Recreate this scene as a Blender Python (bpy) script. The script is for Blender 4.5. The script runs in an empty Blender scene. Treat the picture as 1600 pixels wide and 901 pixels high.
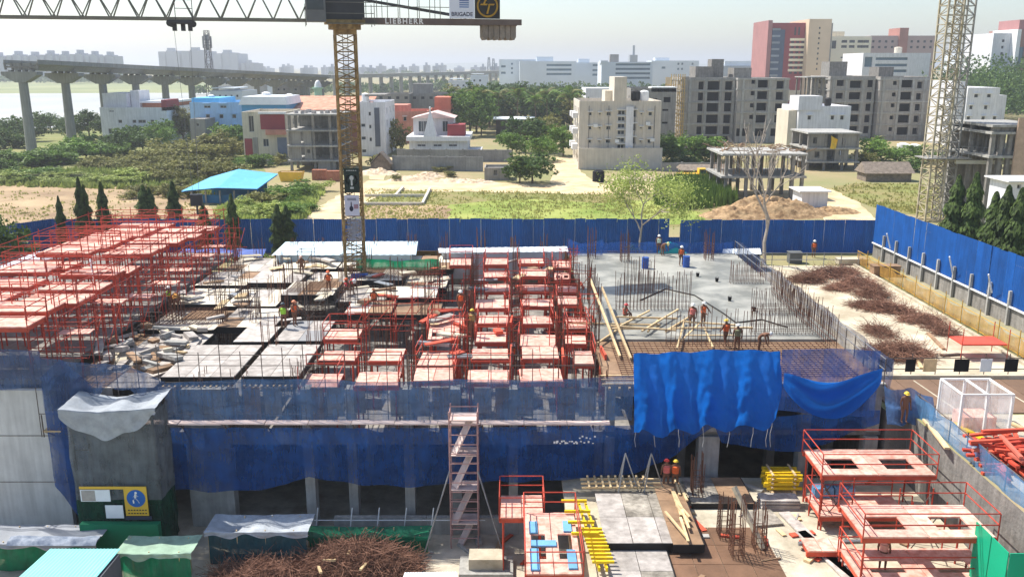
import bpy, math, random
from mathutils import Vector, Matrix, noise as mnoise
R = math.radians
random.seed(11)
rnd = random.Random(5)
U = rnd.uniform
scene = bpy.context.scene
COL = scene.collection

# ------------------------------------------------------------------ camera
CAM_H, PITCH, FPX = 18.6, R(13.93), 1400.0
cd = bpy.data.cameras.new('camera')
cam = bpy.data.objects.new('camera', cd)
COL.objects.link(cam)
cam.location = (0, 0, CAM_H)
cam.rotation_euler = (R(90) - PITCH, 0, 0)
cd.sensor_width = 36.0
cd.lens = FPX / 1600 * 36
cd.clip_start = 0.5
cd.clip_end = 20000
scene.camera = cam

# ------------------------------------------------------------------ world, sun, exposure
SUN_EL, SUN_AZ = R(56), R(-60)          # azimuth measured from +Y towards +X
world = bpy.data.worlds.new('World')
scene.world = world
world.use_nodes = True
wn = world.node_tree.nodes
wl = world.node_tree.links
wn.clear()
wo = wn.new('ShaderNodeOutputWorld')
wb = wn.new('ShaderNodeBackground')
sk = wn.new('ShaderNodeTexSky')
sk.sky_type = 'NISHITA'
sk.sun_disc = False
sk.sun_elevation = SUN_EL
sk.sun_rotation = SUN_AZ
sk.altitude = 0
sk.air_density = 1.0
sk.dust_density = 1.2
sk.ozone_density = 1.0
wb.inputs['Strength'].default_value = 0.13
wl.new(sk.outputs[0], wb.inputs['Color'])
wl.new(wb.outputs[0], wo.inputs['Surface'])
sd = bpy.data.lights.new('sun', 'SUN')
sd.energy = 5.0
sd.angle = R(0.55)
sd.color = (1.0, 0.955, 0.88)
sun = bpy.data.objects.new('sun', sd)
COL.objects.link(sun)
to_sun = Vector((math.sin(SUN_AZ) * math.cos(SUN_EL), math.cos(SUN_AZ) * math.cos(SUN_EL), math.sin(SUN_EL)))
sun.rotation_euler = (-to_sun).to_track_quat('-Z', 'Y').to_euler()
sun.location = to_sun * 200
vs = scene.view_settings
vs.view_transform = 'Standard'
vs.look = 'None'
vs.exposure = 0.56
vs.gamma = 1.0
vs.use_curve_mapping = False
scene.cycles.max_bounces = 6
scene.cycles.diffuse_bounces = 3
scene.cycles.glossy_bounces = 2
scene.cycles.transparent_max_bounces = 12
scene.cycles.volume_bounces = 0
scene.cycles.use_denoising = True

# ------------------------------------------------------------------ where a picture point stands in the place
CP, SP = math.cos(PITCH), math.sin(PITCH)
def ray(x, y):
    dx, dv = (x - 800) / FPX, -(y - 450.5) / FPX
    return Vector((dx, CP + SP * dv, -SP + CP * dv))
def at(x, y, z=0.0):
    d = ray(x, y)
    return Vector((0, 0, CAM_H)) + d * ((z - CAM_H) / d.z)
def onY(x, y, Y):
    d = ray(x, y)
    return Vector((0, 0, CAM_H)) + d * (Y / d.y)
def mpp(y, Y):                       # metres per picture pixel at distance Y on row y
    return Y / ray(800, y).y / FPX

# ------------------------------------------------------------------ materials
def lin(c):
    return tuple((v / 255 / 12.92 if v / 255 <= 0.04045 else ((v / 255 + 0.055) / 1.055) ** 2.4) for v in c)
MATS = {}
def M(name, col, rough=0.8, var=0.18, scale=2.0, bump=0.0, metal=0.0, rv=0.12, col2=None, streak=0.0, spec=0.3, detail=6.0, bscale=None, lo=0.35, hi=0.68):
    """procedural surface: noise between two tones, per-object brightness, optional vertical streaks and fine bump"""
    if name in MATS: return MATS[name]
    m = bpy.data.materials.new(name)
    m.use_nodes = True
    nt = m.node_tree; N = nt.nodes; L = nt.links
    b = N['Principled BSDF']
    a = lin(col)
    c1 = tuple(v * (1 - var) for v in a) + (1,)
    c2 = (lin(col2) if col2 else tuple(min(1, v * (1 + var)) for v in a)) + (1,)
    geo = N.new('ShaderNodeNewGeometry')
    nz = N.new('ShaderNodeTexNoise')
    nz.inputs['Scale'].default_value = scale
    nz.inputs['Detail'].default_value = detail
    nz.inputs['Roughness'].default_value = 0.62
    L.new(geo.outputs['Position'], nz.inputs['Vector'])
    rp = N.new('ShaderNodeValToRGB')
    rp.color_ramp.elements[0].position = lo; rp.color_ramp.elements[0].color = c1
    rp.color_ramp.elements[1].position = hi; rp.color_ramp.elements[1].color = c2
    L.new(nz.outputs['Fac'], rp.inputs['Fac'])
    out = rp.outputs['Color']
    if streak:
        mp = N.new('ShaderNodeMapping')
        mp.inputs['Scale'].default_value = (3.0, 3.0, 0.22)
        L.new(geo.outputs['Position'], mp.inputs['Vector'])
        n2 = N.new('ShaderNodeTexNoise'); n2.inputs['Scale'].default_value = 1.3; n2.inputs['Detail'].default_value = 5
        L.new(mp.outputs['Vector'], n2.inputs['Vector'])
        r2 = N.new('ShaderNodeValToRGB')
        r2.color_ramp.elements[0].position = 0.35; r2.color_ramp.elements[0].color = (1 - streak,) * 3 + (1,)
        r2.color_ramp.elements[1].position = 0.6; r2.color_ramp.elements[1].color = (1, 1, 1, 1)
        L.new(n2.outputs['Fac'], r2.inputs['Fac'])
        mx = N.new('ShaderNodeMix'); mx.data_type = 'RGBA'; mx.blend_type = 'MULTIPLY'
        mx.inputs[0].default_value = 1
        L.new(out, mx.inputs[6]); L.new(r2.outputs['Color'], mx.inputs[7])
        out = mx.outputs[2]
    if rv:
        oi = N.new('ShaderNodeObjectInfo')
        mr = N.new('ShaderNodeMapRange')
        mr.inputs[3].default_value = 1 - rv; mr.inputs[4].default_value = 1 + rv
        L.new(oi.outputs['Random'], mr.inputs[0])
        hs = N.new('ShaderNodeHueSaturation')
        L.new(mr.outputs[0], hs.inputs['Value']); L.new(out, hs.inputs['Color'])
        out = hs.outputs['Color']
    L.new(out, b.inputs['Base Color'])
    b.inputs['Roughness'].default_value = rough
    b.inputs['Metallic'].default_value = metal
    b.inputs['Specular IOR Level'].default_value = spec
    if bump:
        n3 = N.new('ShaderNodeTexNoise'); n3.inputs['Scale'].default_value = bscale or scale * 4; n3.inputs['Detail'].default_value = 5
        L.new(geo.outputs['Position'], n3.inputs['Vector'])
        bp = N.new('ShaderNodeBump'); bp.inputs['Strength'].default_value = bump; bp.inputs['Distance'].default_value = 0.13
        L.new(n3.outputs['Fac'], bp.inputs['Height']); L.new(bp.outputs['Normal'], b.inputs['Normal'])
    MATS[name] = m
    return m
def M_net(name, col, alpha=0.7, var=0.25, scale=1.2, trans=0.35, crease=0.4):
    if name in MATS: return MATS[name]
    """woven sheeting: part cloth, part open holes; lets some light through the cloth"""
    m = M(name, col, rough=0.75, var=var, scale=scale, rv=0.05)
    nt = m.node_tree; N = nt.nodes; L = nt.links
    b = N['Principled BSDF']; o = N['Material Output']
    src = b.inputs['Base Color'].links[0].from_socket
    t = N.new('ShaderNodeBsdfTranslucent'); L.new(src, t.inputs['Color'])
    m1 = N.new('ShaderNodeMixShader'); m1.inputs[0].default_value = trans
    L.new(b.outputs[0], m1.inputs[1]); L.new(t.outputs[0], m1.inputs[2])
    tr = N.new('ShaderNodeBsdfTransparent')
    m2 = N.new('ShaderNodeMixShader')
    geo = N.new('ShaderNodeNewGeometry')
    nz = N.new('ShaderNodeTexNoise'); nz.inputs['Scale'].default_value = 0.9; nz.inputs['Detail'].default_value = 5
    L.new(geo.outputs['Position'], nz.inputs['Vector'])
    mr = N.new('ShaderNodeMapRange'); mr.inputs[1].default_value = 0.3; mr.inputs[2].default_value = 0.7
    mr.inputs[3].default_value = max(0, alpha - 0.12); mr.inputs[4].default_value = min(1, alpha + 0.12)
    mp = N.new('ShaderNodeMapping'); mp.inputs['Scale'].default_value = (3.2, 3.2, 0.35)
    L.new(geo.outputs['Position'], mp.inputs['Vector'])
    n4 = N.new('ShaderNodeTexNoise'); n4.inputs['Scale'].default_value = 1.6; n4.inputs['Detail'].default_value = 6
    L.new(mp.outputs['Vector'], n4.inputs['Vector'])
    bp = N.new('ShaderNodeBump'); bp.inputs['Strength'].default_value = crease; bp.inputs['Distance'].default_value = 0.15
    L.new(n4.outputs['Fac'], bp.inputs['Height']); L.new(bp.outputs['Normal'], b.inputs['Normal']); L.new(bp.outputs['Normal'], t.inputs['Normal'])
    av = N.new('ShaderNodeMath'); av.operation = 'MULTIPLY_ADD'; av.inputs[1].default_value = 0.55
    hf = N.new('ShaderNodeMath'); hf.operation = 'MULTIPLY'; hf.inputs[1].default_value = 0.45
    L.new(n4.outputs['Fac'], hf.inputs[0]); L.new(nz.outputs['Fac'], av.inputs[0]); L.new(hf.outputs[0], av.inputs[2])
    mr.inputs[1].default_value = 0.36; mr.inputs[2].default_value = 0.62; mr.inputs[3].default_value = max(0, alpha - 0.17); mr.inputs[4].default_value = min(1, alpha + 0.15)
    L.new(av.outputs[0], mr.inputs[0]); L.new(mr.outputs[0], m2.inputs[0])
    L.new(tr.outputs[0], m2.inputs[1]); L.new(m1.outputs[0], m2.inputs[2])
    L.new(m2.outputs[0], o.inputs['Surface'])
    return m
def M_leaf(name, col, col2, scale=0.8, rv=0.25, trans=0.3):
    m = M(name, col, rough=0.6, var=0.3, scale=scale, rv=rv, col2=col2, spec=0.25)
    nt = m.node_tree; N = nt.nodes; L = nt.links
    b = N['Principled BSDF']; o = N['Material Output']
    src = b.inputs['Base Color'].links[0].from_socket
    t = N.new('ShaderNodeBsdfTranslucent'); L.new(src, t.inputs['Color'])
    m1 = N.new('ShaderNodeMixShader'); m1.inputs[0].default_value = trans
    L.new(b.outputs[0], m1.inputs[1]); L.new(t.outputs[0], m1.inputs[2]); L.new(m1.outputs[0], o.inputs['Surface'])
    return m

# ------------------------------------------------------------------ mesh building
class MB:
    def __init__(s): s.v = []; s.f = []
    def add(s, vs, fs):
        k = len(s.v); s.v += [tuple(v) for v in vs]; s.f += [tuple(i + k for i in f) for f in fs]; return s
    def box(s, x0, x1, y0, y1, z0, z1):
        return s.add([(x0,y0,z0),(x1,y0,z0),(x1,y1,z0),(x0,y1,z0),(x0,y0,z1),(x1,y0,z1),(x1,y1,z1),(x0,y1,z1)],
                     [(0,3,2,1),(4,5,6,7),(0,1,5,4),(1,2,6,5),(2,3,7,6),(3,0,4,7)])
    def obox(s, c, sx, sy, sz, rz=0, rx=0, ry=0):
        m = Matrix.Rotation(rz,3,'Z') @ Matrix.Rotation(ry,3,'Y') @ Matrix.Rotation(rx,3,'X'); c = Vector(c)
        vs = [c + m @ Vector((a*sx/2,b*sy/2,d*sz/2)) for d in (-1,1) for a,b in ((-1,-1),(1,-1),(1,1),(-1,1))]
        return s.add(vs, [(0,3,2,1),(4,5,6,7),(0,1,5,4),(1,2,6,5),(2,3,7,6),(3,0,4,7)])
    def beam(s, p, q, w, h=None):
        p = Vector(p); q = Vector(q); d = (q - p)
        if d.length < 1e-6: return s
        d.normalize(); h = h or w
        up = Vector((0,0,1)) if abs(d.z) < 0.95 else Vector((0,1,0))
        a = d.cross(up).normalized() * w/2; b = a.normalized().cross(d) * h/2
        vs = [p-a-b,p+a-b,p+a+b,p-a+b,q-a-b,q+a-b,q+a+b,q-a+b]
        return s.add(vs, [(0,1,2,3),(7,6,5,4),(0,4,5,1),(1,5,6,2),(2,6,7,3),(3,7,4,0)])
    def tube(s, p, q, r, n=5, r2=None):
        p = Vector(p); q = Vector(q); d = (q - p)
        if d.length < 1e-6: return s
        d.normalize(); r2 = r if r2 is None else r2
        up = Vector((0,0,1)) if abs(d.z) < 0.95 else Vector((0,1,0))
        a = d.cross(up).normalized(); b = a.cross(d)
        vs = []
        for c, rr in ((p, r), (q, r2)):
            for i in range(n):
                t = 2*math.pi*i/n; vs.append(c + a*math.cos(t)*rr + b*math.sin(t)*rr)
        fs = [(i,(i+1)%n,n+(i+1)%n,n+i) for i in range(n)] + [tuple(range(n-1,-1,-1)), tuple(range(n,2*n))]
        return s.add(vs, fs)
    def path(s, pts, r, n=5):
        for a, b in zip(pts, pts[1:]): s.tube(a, b, r, n)
        return s
    def prism(s, pts, y0, y1):           # outline in x,z pushed along y
        n = len(pts)
        vs = [(x,y0,z) for x,z in pts] + [(x,y1,z) for x,z in pts]
        return s.add(vs, [tuple(range(n)), tuple(range(2*n-1,n-1,-1))] + [((i+1)%n,i,n+i,n+(i+1)%n) for i in range(n)])
    def slabpoly(s, pts, z0, z1):        # outline in x,y pushed along z
        n = len(pts)
        vs = [(x,y,z0) for x,y in pts] + [(x,y,z1) for x,y in pts]
        return s.add(vs, [tuple(range(n-1,-1,-1)), tuple(range(n,2*n))] + [(i,(i+1)%n,n+(i+1)%n,n+i) for i in range(n)])
    def quad(s, a, b, c, d): return s.add([a,b,c,d], [(0,1,2,3)])
    def grid(s, fn, nu, nv):
        vs = [fn(i/nu, j/nv) for j in range(nv+1) for i in range(nu+1)]
        return s.add(vs, [(j*(nu+1)+i, j*(nu+1)+i+1, (j+1)*(nu+1)+i+1, (j+1)*(nu+1)+i) for j in range(nv) for i in range(nu)])
    def ball(s, c, rx, ry, rz, nu=8, nv=6, a0=-1.0):
        cx, cy, cz = c
        vs = []
        for j in range(nv+1):
            t = math.pi/2 * (a0 + (1-a0)*j/nv)
            for i in range(nu):
                u = 2*math.pi*i/nu; vs.append((cx+rx*math.cos(t)*math.cos(u), cy+ry*math.cos(t)*math.sin(u), cz+rz*math.sin(t)))
        return s.add(vs, [(j*nu+i, j*nu+(i+1)%nu, (j+1)*nu+(i+1)%nu, (j+1)*nu+i) for j in range(nv) for i in range(nu)])
    def mesh(s, name, mat=None, smooth=False):
        me = bpy.data.meshes.new(name); me.from_pydata(s.v, [], s.f)
        if mat: me.materials.append(mat)
        if smooth:
            for p in me.polygons: p.use_smooth = True
        me.update(); return me
def ob(name, me, parent=None, loc=None, rz=0.0, label=None, cat=None, group=None, kind=None, scale=None, rot=None):
    o = bpy.data.objects.new(name, me); COL.objects.link(o)
    if parent is not None: o.parent = parent
    if loc is not None: o.location = loc
    if rz: o.rotation_euler = (0, 0, rz)
    if rot: o.rotation_euler = rot
    if scale is not None: o.scale = scale if hasattr(scale, '__len__') else (scale,)*3
    if label: o['label'] = label
    if cat: o['category'] = cat
    if group: o['group'] = group
    if kind: o['kind'] = kind
    return o
def T(name, label, cat, loc=(0,0,0), rz=0.0, group=None):
    return ob(name, None, None, loc, rz, label, cat, group)
CACHE = {}
def cached(key, fn):
    if key not in CACHE: CACHE[key] = fn()
    return CACHE[key]
ORD = ('first second third fourth fifth sixth seventh eighth ninth tenth eleventh twelfth thirteenth fourteenth fifteenth sixteenth seventeenth '
       'eighteenth nineteenth twentieth').split()
ORD += ['twenty-' + o for o in ORD[:9]] + ['thirtieth'] + ['thirty-' + o for o in ORD[:9]] + ['fortieth'] + ['forty-' + o for o in ORD[:9]] + ['fiftieth'] + ['fifty-' + o for o in ORD[:9]]
for tens in ('sixt','sevent','eight','ninet'): ORD += [tens + 'ieth'] + [tens + 'y-' + o for o in ORD[:9]]
def struct(name, me, **k): return ob(name, me, kind='structure', **k)
def text_mesh(s, size, mat, fn, bold=0.0, space=1.0):
    cu = bpy.data.curves.new('lettering', 'FONT'); cu.body = s; cu.size = size; cu.align_x = 'CENTER'; cu.offset = bold; cu.space_character = space; cu.resolution_u = 3
    o = bpy.data.objects.new('lettering', cu); COL.objects.link(o)
    dg = bpy.context.evaluated_depsgraph_get(); dg.update()
    me = bpy.data.meshes.new_from_object(o.evaluated_get(dg))
    bpy.data.objects.remove(o); bpy.data.curves.remove(cu)
    for v in me.vertices: v.co = fn(*v.co)
    me.materials.clear(); me.materials.append(mat); return me
def ordlabels(objs, make, key=None):
    """one label each, counted along the row in the photo"""
    objs = sorted(objs, key=key or (lambda o: o.location.x / max(1, o.location.y)))
    for i, o in enumerate(objs): o['label'] = make(ORD[i] if i < len(ORD) else 'last', o)

# ------------------------------------------------------------------ palette
concrete = M('concrete', (168,166,160), 0.9, 0.16, 1.2, 0.25, streak=0.22)
concrete_dark = M('concrete_raw', (138,134,128), 0.92, 0.2, 1.4, 0.3, streak=0.25)
slab_wet = M('slab_concrete', (128,128,120), 0.5, 0.14, 0.3, 0.15, rv=0, col2=(166,164,154), spec=0.45, lo=0.4, hi=0.6)
rebar_m = M('rebar_rust', (104,70,54), 0.85, 0.3, 3, rv=0.25)
redsteel = M('red_steel', (178,68,50), 0.6, 0.2, 2, rv=0.2)
reddeck = M('red_deck', (214,140,120), 0.75, 0.1, 2.6, rv=0.16, col2=(236,186,168), streak=0.12, bump=0.1, lo=.3, hi=.6)
redside = M('red_side', (198,86,62), 0.7, 0.18, 1.5, rv=0.15)
steelgrey = M('galvanised', (150,152,154), 0.45, 0.15, 3, metal=0.5, rv=0.15)
darkpipe = M('scaffold_pipe', (92,82,76), 0.6, 0.2, 3, rv=0.2)
ply = M('plywood_grey', (164,156,148), 0.75, 0.16, 1.6, rv=0.2, col2=(196,188,180), streak=0.15, bump=.1)
ply_brown = M('plywood_brown', (146,118,92), 0.8, 0.25, 1.2, rv=0.2)
timber = M('timber', (206,180,138), 0.85, 0.2, 2, rv=0.18)
yellowbeam = M('yellow_beam', (232,196,32), 0.6, 0.12, 2, rv=0.1)
blacksheet = M('black_edge', (34,32,32), 0.7, 0.2, 2)
white = M('white_paint', (232,232,230), 0.6, 0.06, 1.5, rv=0.05, streak=0.08)
whitesheet = M('white_sheet', (224,230,234), 0.5, 0.06, 0.8, rv=0.04)
glass = M('window_glass', (52,60,68), 0.12, 0.3, 0.3, rv=0.3, spec=0.5)
dark = M('black_and_void_shade', (22,22,24), 0.9, 0.2, 1)  # near black for black things, and for shade painted into unglazed openings
framew = M('window_frame', (190,190,188), 0.5, 0.1, 2)
# ================================================================== THE SETTING
PIT, DECK, FLOOR1, FRONT = -7.0, 1.8, -1.2, 46.5
soil = M('soil', (176,156,120), 0.95, 0.2, 0.05, 0.5, rv=0, col2=(128,132,84), bscale=2.0)
g = MB()
for x0,x1,y0,y1 in ((-9000,9000,81.5,11000), (22,9000,-300,46.5), (20.8,9000,46.5,81.5), (-9000,-80,-300,81.5), (-80,22,-300,-10)):
    g.quad((x0,y0,0),(x1,y0,0),(x1,y1,0),(x0,y1,0))
struct('ground', g.mesh('ground', soil))
g = MB(); g.quad((-80,-10,PIT),(22,-10,PIT),(22,81.5,PIT),(-80,81.5,PIT))
struct('pit_floor', g.mesh('pit_floor', M('pit_earth', (168,154,134), 0.95, 0.22, 0.5, 0.4, rv=0, col2=(206,196,176))))
g = MB(); g.box(22,22.3,-10,46.5,PIT,-0.004); g.box(20.8,21.1,46.5,81.5,PIT,-0.004); g.box(-80,20.8,81.5,81.8,PIT,-0.004); g.box(-80.3,-80,-10,81.8,PIT,-0.004); g.box(21.1,22,46.5,46.8,PIT,-0.004)
struct('retaining_wall', g.mesh('retaining_wall', concrete_dark))

def patch(name, pts, z, mat, jit=1.5, n=7, label=None):
    w = [at(x, y, 0) for x, y in pts]; out = []
    for i, a in enumerate(w):
        b = w[(i+1) % len(w)]
        for k in range(n):
            t = k/n; p = a.lerp(b, t); e = 0 if k == 0 else jit*min(1,(b-a).length/40)
            out.append((p.x+U(-e,e), p.y+U(-e,e), z))
    g = MB(); g.add(out, [tuple(range(len(out)))])
    me = g.mesh(name, mat)
    if me.polygons[0].normal.z < 0: me.flip_normals()
    return struct(name, me)
drygrass = M('dry_grass', (158,142,96), 0.95, 0.22, 0.12, 0.6, rv=0, col2=(120,128,66), bscale=3)
brownfield = M('ploughed_earth', (150,124,96), 0.95, 0.2, 0.1, 0.6, rv=0, col2=(184,160,124), bscale=2.5)
greengrass = M('green_grass', (118,140,54), 0.95, 0.15, 0.12, 0.4, rv=0, col2=(160,164,88), bscale=3)
sandroad = M('sandy_track', (196,172,132), 0.95, 0.14, 0.3, 0.5, rv=0, col2=(222,202,164), bscale=2)
scrubland = M('scrub_ground', (122,134,70), 0.95, 0.25, 0.06, 0.6, rv=0, col2=(140,136,88), bscale=2)
river_m = M('backwater', (158,160,154), 0.4, 0.06, 0.01, 0.0, rv=0, col2=(182,180,170), spec=0.4)
marsh = M('marsh_grass', (128,138,92), 0.95, 0.15, 0.01, 0.3, rv=0, col2=(150,152,108), bscale=0.3)
patch('marsh', [(-300,150.5),(-300,126),(420,126),(420,150.5)], 0.10, marsh, 12)
patch('river', [(-300,206),(-300,148),(200,146),(345,145),(335,152),(300,160),(240,176),(190,192),(120,198),(60,202)], 0.14, river_m, 3)
patch('scrub_land', [(-200,300),(-200,205),(60,204),(150,199),(300,192),(420,200),(420,290),(360,305)], 0.02, scrubland, 3)
patch('brown_field', [(-150,372),(-150,285),(90,285),(210,292),(330,302),(330,352)], 0.03, brownfield, 2)
patch('dry_field', [(560,350),(575,296),(940,300),(1130,300),(1130,352)], 0.02, drygrass, 2)
patch('bare_earth', [(560,350),(572,323),(640,318),(702,322),(722,350)], 0.04, brownfield, 1.5)
patch('grass_field', [(700,350),(704,320),(800,311),(870,313),(935,318),(1010,312),(1100,335),(1100,350)], 0.045, greengrass, 1.5)
patch('dry_plot', [(1290,296),(1330,287),(1445,287),(1500,300),(1500,345),(1380,330)], 0.03, drygrass, 2)
patch('dirt_track', [(462,350),(500,322),(545,297),(578,282),(660,284),(862,288),(864,262),(868,246),(904,246),(908,270),(938,289),(1020,288),(1120,300),(1140,296),(1300,296),(1345,318),(1375,350),(1290,350),(1285,330),(1190,312),(1010,302),(940,304),(660,299),(604,297),(562,326),(542,350)], 0.06, sandroad, 0.8)
patch('footpath', [(578,281),(582,262),(596,246),(622,246),(612,264),(600,282)], 0.055, sandroad, 0.6)

# -------------------------------------------------- vegetation
leaf_a = M_leaf('leaf_green', (82,118,44), (128,154,70))
leaf_b = M_leaf('leaf_dark', (56,84,40), (98,122,58))
leaf_c = M_leaf('leaf_olive', (112,116,60), (156,152,90))
leaf_d = M_leaf('leaf_pale', (140,162,70), (188,196,116))
leaf_e = M_leaf('leaf_ashoka', (38,56,24), (104,126,60), scale=3.2)
bark = M('bark', (104,88,70), 0.95, 0.3, 4, 0.3)
palebark = M('pale_bark', (176,164,150), 0.95, 0.2, 4, 0.2)
def leafquad(g, p, size, asp, rr, droop=None):
    if droop is None:
        n = Vector((rr.gauss(0,1), rr.gauss(0,1), rr.gauss(0.5,0.8)))
    else: n = droop
    if n.length < 1e-4: n = Vector((0,0,1))
    n.normalize()
    a = n.orthogonal().normalized(); a = Matrix.Rotation(rr.uniform(0,6.28),3,n) @ a; b = n.cross(a)
    a = a*size*0.5; b = b*size*asp*0.5
    k = len(g.v)
    g.v += [tuple(p-a), tuple(p-b*0.9+a*0.1), tuple(p+a), tuple(p+b)]; g.f.append((k,k+1,k+2,k+3))
def crown(seed, lobes, n, size, spread=0.45, gaps=0.35):
    """clumps of leaf-sized faces through the volume of several uneven lobes"""
    rr = random.Random(seed); g = MB()
    tot = sum(l[3]*l[4]*l[5] for l in lobes)
    for cx,cy,cz,rx,ry,rz in lobes:
        m = max(12, int(n*rx*ry*rz/tot)); nc = max(6, m//14)
        for _ in range(nc):
            d = Vector((rr.gauss(0,1), rr.gauss(0,1), rr.gauss(0.15,1))).normalized(); q = rr.random()**gaps
            c = Vector((cx+d.x*rx*q, cy+d.y*ry*q, cz+d.z*rz*q)); s = spread*rr.uniform(0.6,1.3)*min(rx,rz)*0.8
            for _ in range(m//nc):
                p = c + Vector((rr.gauss(0,s*0.5), rr.gauss(0,s*0.5), rr.gauss(0,s*0.4)))
                leafquad(g, p, size*rr.uniform(0.6,1.4), 0.6, rr)
    return g
def lobes_round(seed, k=9):
    rr = random.Random(seed); L = [(0,0,0.55,0.36,0.36,0.32)]
    for i in range(k+4):
        a = rr.uniform(0,6.28); r = rr.uniform(0.2,0.42); h = rr.uniform(0.24,0.86)
        L.append((r*math.cos(a), r*math.sin(a), h, rr.uniform(0.14,0.24), rr.uniform(0.14,0.24), rr.uniform(0.12,0.19)))
    return L
def lobes_bush(seed, k=8):
    rr = random.Random(seed); L = []
    for i in range(k):
        a = rr.uniform(0,6.28); r = rr.uniform(0,0.36)
        L.append((r*math.cos(a), r*math.sin(a), rr.uniform(0.15,0.66), rr.uniform(0.18,0.28), rr.uniform(0.18,0.28), rr.uniform(0.18,0.3)))
    return L
def wood(seed, h0=0.55, k=6):
    rr = random.Random(seed); g = MB(); g.tube((0,0,0),(0.01,0.01,h0*0.6),0.030,7,0.022); 
    for i in range(k):
        a = i*6.28/k+rr.uniform(-.4,.4); z = h0*rr.uniform(0.4,0.62); e = Vector((0.2*math.cos(a),0.2*math.sin(a),z+rr.uniform(0.15,0.3)))
        g.tube((0.01,0.01,z),e,0.014,5,0.008)
        for j in range(2):
            g.tube(e, e+Vector((rr.uniform(-.12,.12),rr.uniform(-.12,.12),rr.uniform(.05,.16))),0.007,4,0.003)
    g.tube((0.01,0.01,h0*0.6),(0.02,0,h0*1.35),0.022,6,0.006)
    return g
CROWNS = {}
def crown_me(kind, i, mat):
    def mk():
        if kind == 'tree': g = crown(100+i, lobes_round(i), 3200, 0.062)
        elif kind == 'bush': g = crown(200+i, lobes_bush(i), 2000, 0.07)
        return g.mesh('crown', mat)
    return cached((kind, i, mat.name), mk)
def tree(name, x, y, Y, hpx, wratio, mat, label, group, i=0, kind='tree', z=0.0, sink=0.0):
    """x,y: foot of the plant in the picture when Y is None, else column x at distance Y; hpx: its height in picture pixels"""
    p = at(x, y, 0) if Y is None else onY(x, y, Y); p.z = z - sink
    h = hpx * mpp(y, p.y) * 1.02
    t = T(name, label, 'tree' if kind == 'tree' else 'shrub', p, U(0,6.28), group)
    w = h*wratio
    ob('crown', crown_me(kind, i % 4, mat), t, (0,0,0), scale=(w,w,h))
    ob('trunk' if kind == 'tree' else 'stem', cached(('wood',kind,i%3), lambda: wood(i, 0.55 if kind == 'tree' else 0.3).mesh('trunk', bark)), t, (0,0,0), scale=(w*0.8,w*0.8,h))
    return t
def ashoka(x, Y, ytop, label, group, w=1.0, i=0, z=0.0, ybase=None):
    p = onY(x, ytop, Y); h = p.z - z
    def mk():
        rr = random.Random(300+i); g = MB()
        for k in range(4200):
            q = rr.random()**0.85; zz = 0.06+0.94*q
            prof = (0.55+0.45*math.sin(min(1,zz*1.5)*math.pi*0.55))*(1-zz**2.6)+0.05
            prof *= 1 + 0.4*math.sin(zz*31+i) * rr.uniform(0.3,1)
            a = rr.uniform(0,6.28); r = prof*rr.uniform(0.45,1.0)
            d = Vector((math.cos(a)*0.75, math.sin(a)*0.75, 0.55+rr.uniform(-.2,.2)))
            c = Vector((r*math.cos(a), r*math.sin(a), zz)); 
            tdir = Vector((math.cos(a)*0.5, math.sin(a)*0.5, -0.0)); s = rr.uniform(0.6,1.3)
            side = Vector((-math.sin(a), math.cos(a), 0))*0.10*s
            tip = c + Vector((tdir.x*0.34*s, tdir.y*0.34*s, -0.05*s)); mid = c.lerp(tip,0.45)+Vector((0,0,0.004))
            n = len(g.v); g.v += [tuple(c), tuple(mid-side), tuple(tip), tuple(mid+side)]; g.f.append((n,n+1,n+2,n+3))
        return g.mesh('crown', leaf_e)
    t = T('columnar_tree', label, 'tree', (p.x, Y, z), U(0,6), group)
    ob('crown', cached(('ashoka',i%3), mk), t, scale=(w,w,h))
    ob('trunk', cached('ashoka_trunk', lambda: MB().tube((0,0,0),(0,0,0.97),0.14,7,0.02).mesh('trunk', bark)), t, scale=(1,1,h))
    return t
def palm(x, y, Y, hpx, label, group, i=0):
    p = onY(x, y, Y); p.z = 0; h = hpx*mpp(y,Y)
    rr = random.Random(i); t = T('palm_tree', label, 'palm', p, U(0,6), group)
    g = MB(); pts = [Vector((0.06*h*(k/6)**2, 0, h*0.8*k/6)) for k in range(7)]
    for k in range(6): g.tube(pts[k], pts[k+1], 0.2-0.015*k, 7, 0.2-0.015*(k+1))
    ob('trunk', g.mesh('trunk', bark), t)
    top = pts[-1]
    def frond(seed):
        r2 = random.Random(seed); g = MB(); L = 1.0
        for k in range(16):
            q = k/15; c = Vector((q*0.85, 0, 0.34*math.sin(q*2.4)-0.32*q*q)); 
            for sd in (-1,1):
                w = 0.30*(1-abs(q-0.4))*r2.uniform(0.7,1.1)
                n = len(g.v); tip = c+Vector((0.14, sd*w, -w*0.4)); g.v += [tuple(c), tuple(c+Vector((0.06,0,0))), tuple(tip), tuple(tip-Vector((0.03,0,0)))]; g.f.append((n,n+1,n+2,n+3))
            if k: g.beam(last, c, 0.02)
            last = c
        return g.mesh('frond', leaf_c if seed % 2 else leaf_a)
    for k in range(15):
        ob('frond', cached(('frond',k%3), lambda: frond(k%3)), t, top, rot=(0, rr.uniform(-0.95,0.25), k*2.4), scale=h*0.36*rr.uniform(0.85,1.1))
    return t

def strip_of(spec, maker): 
    return [maker(*s) for s in spec]
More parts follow.
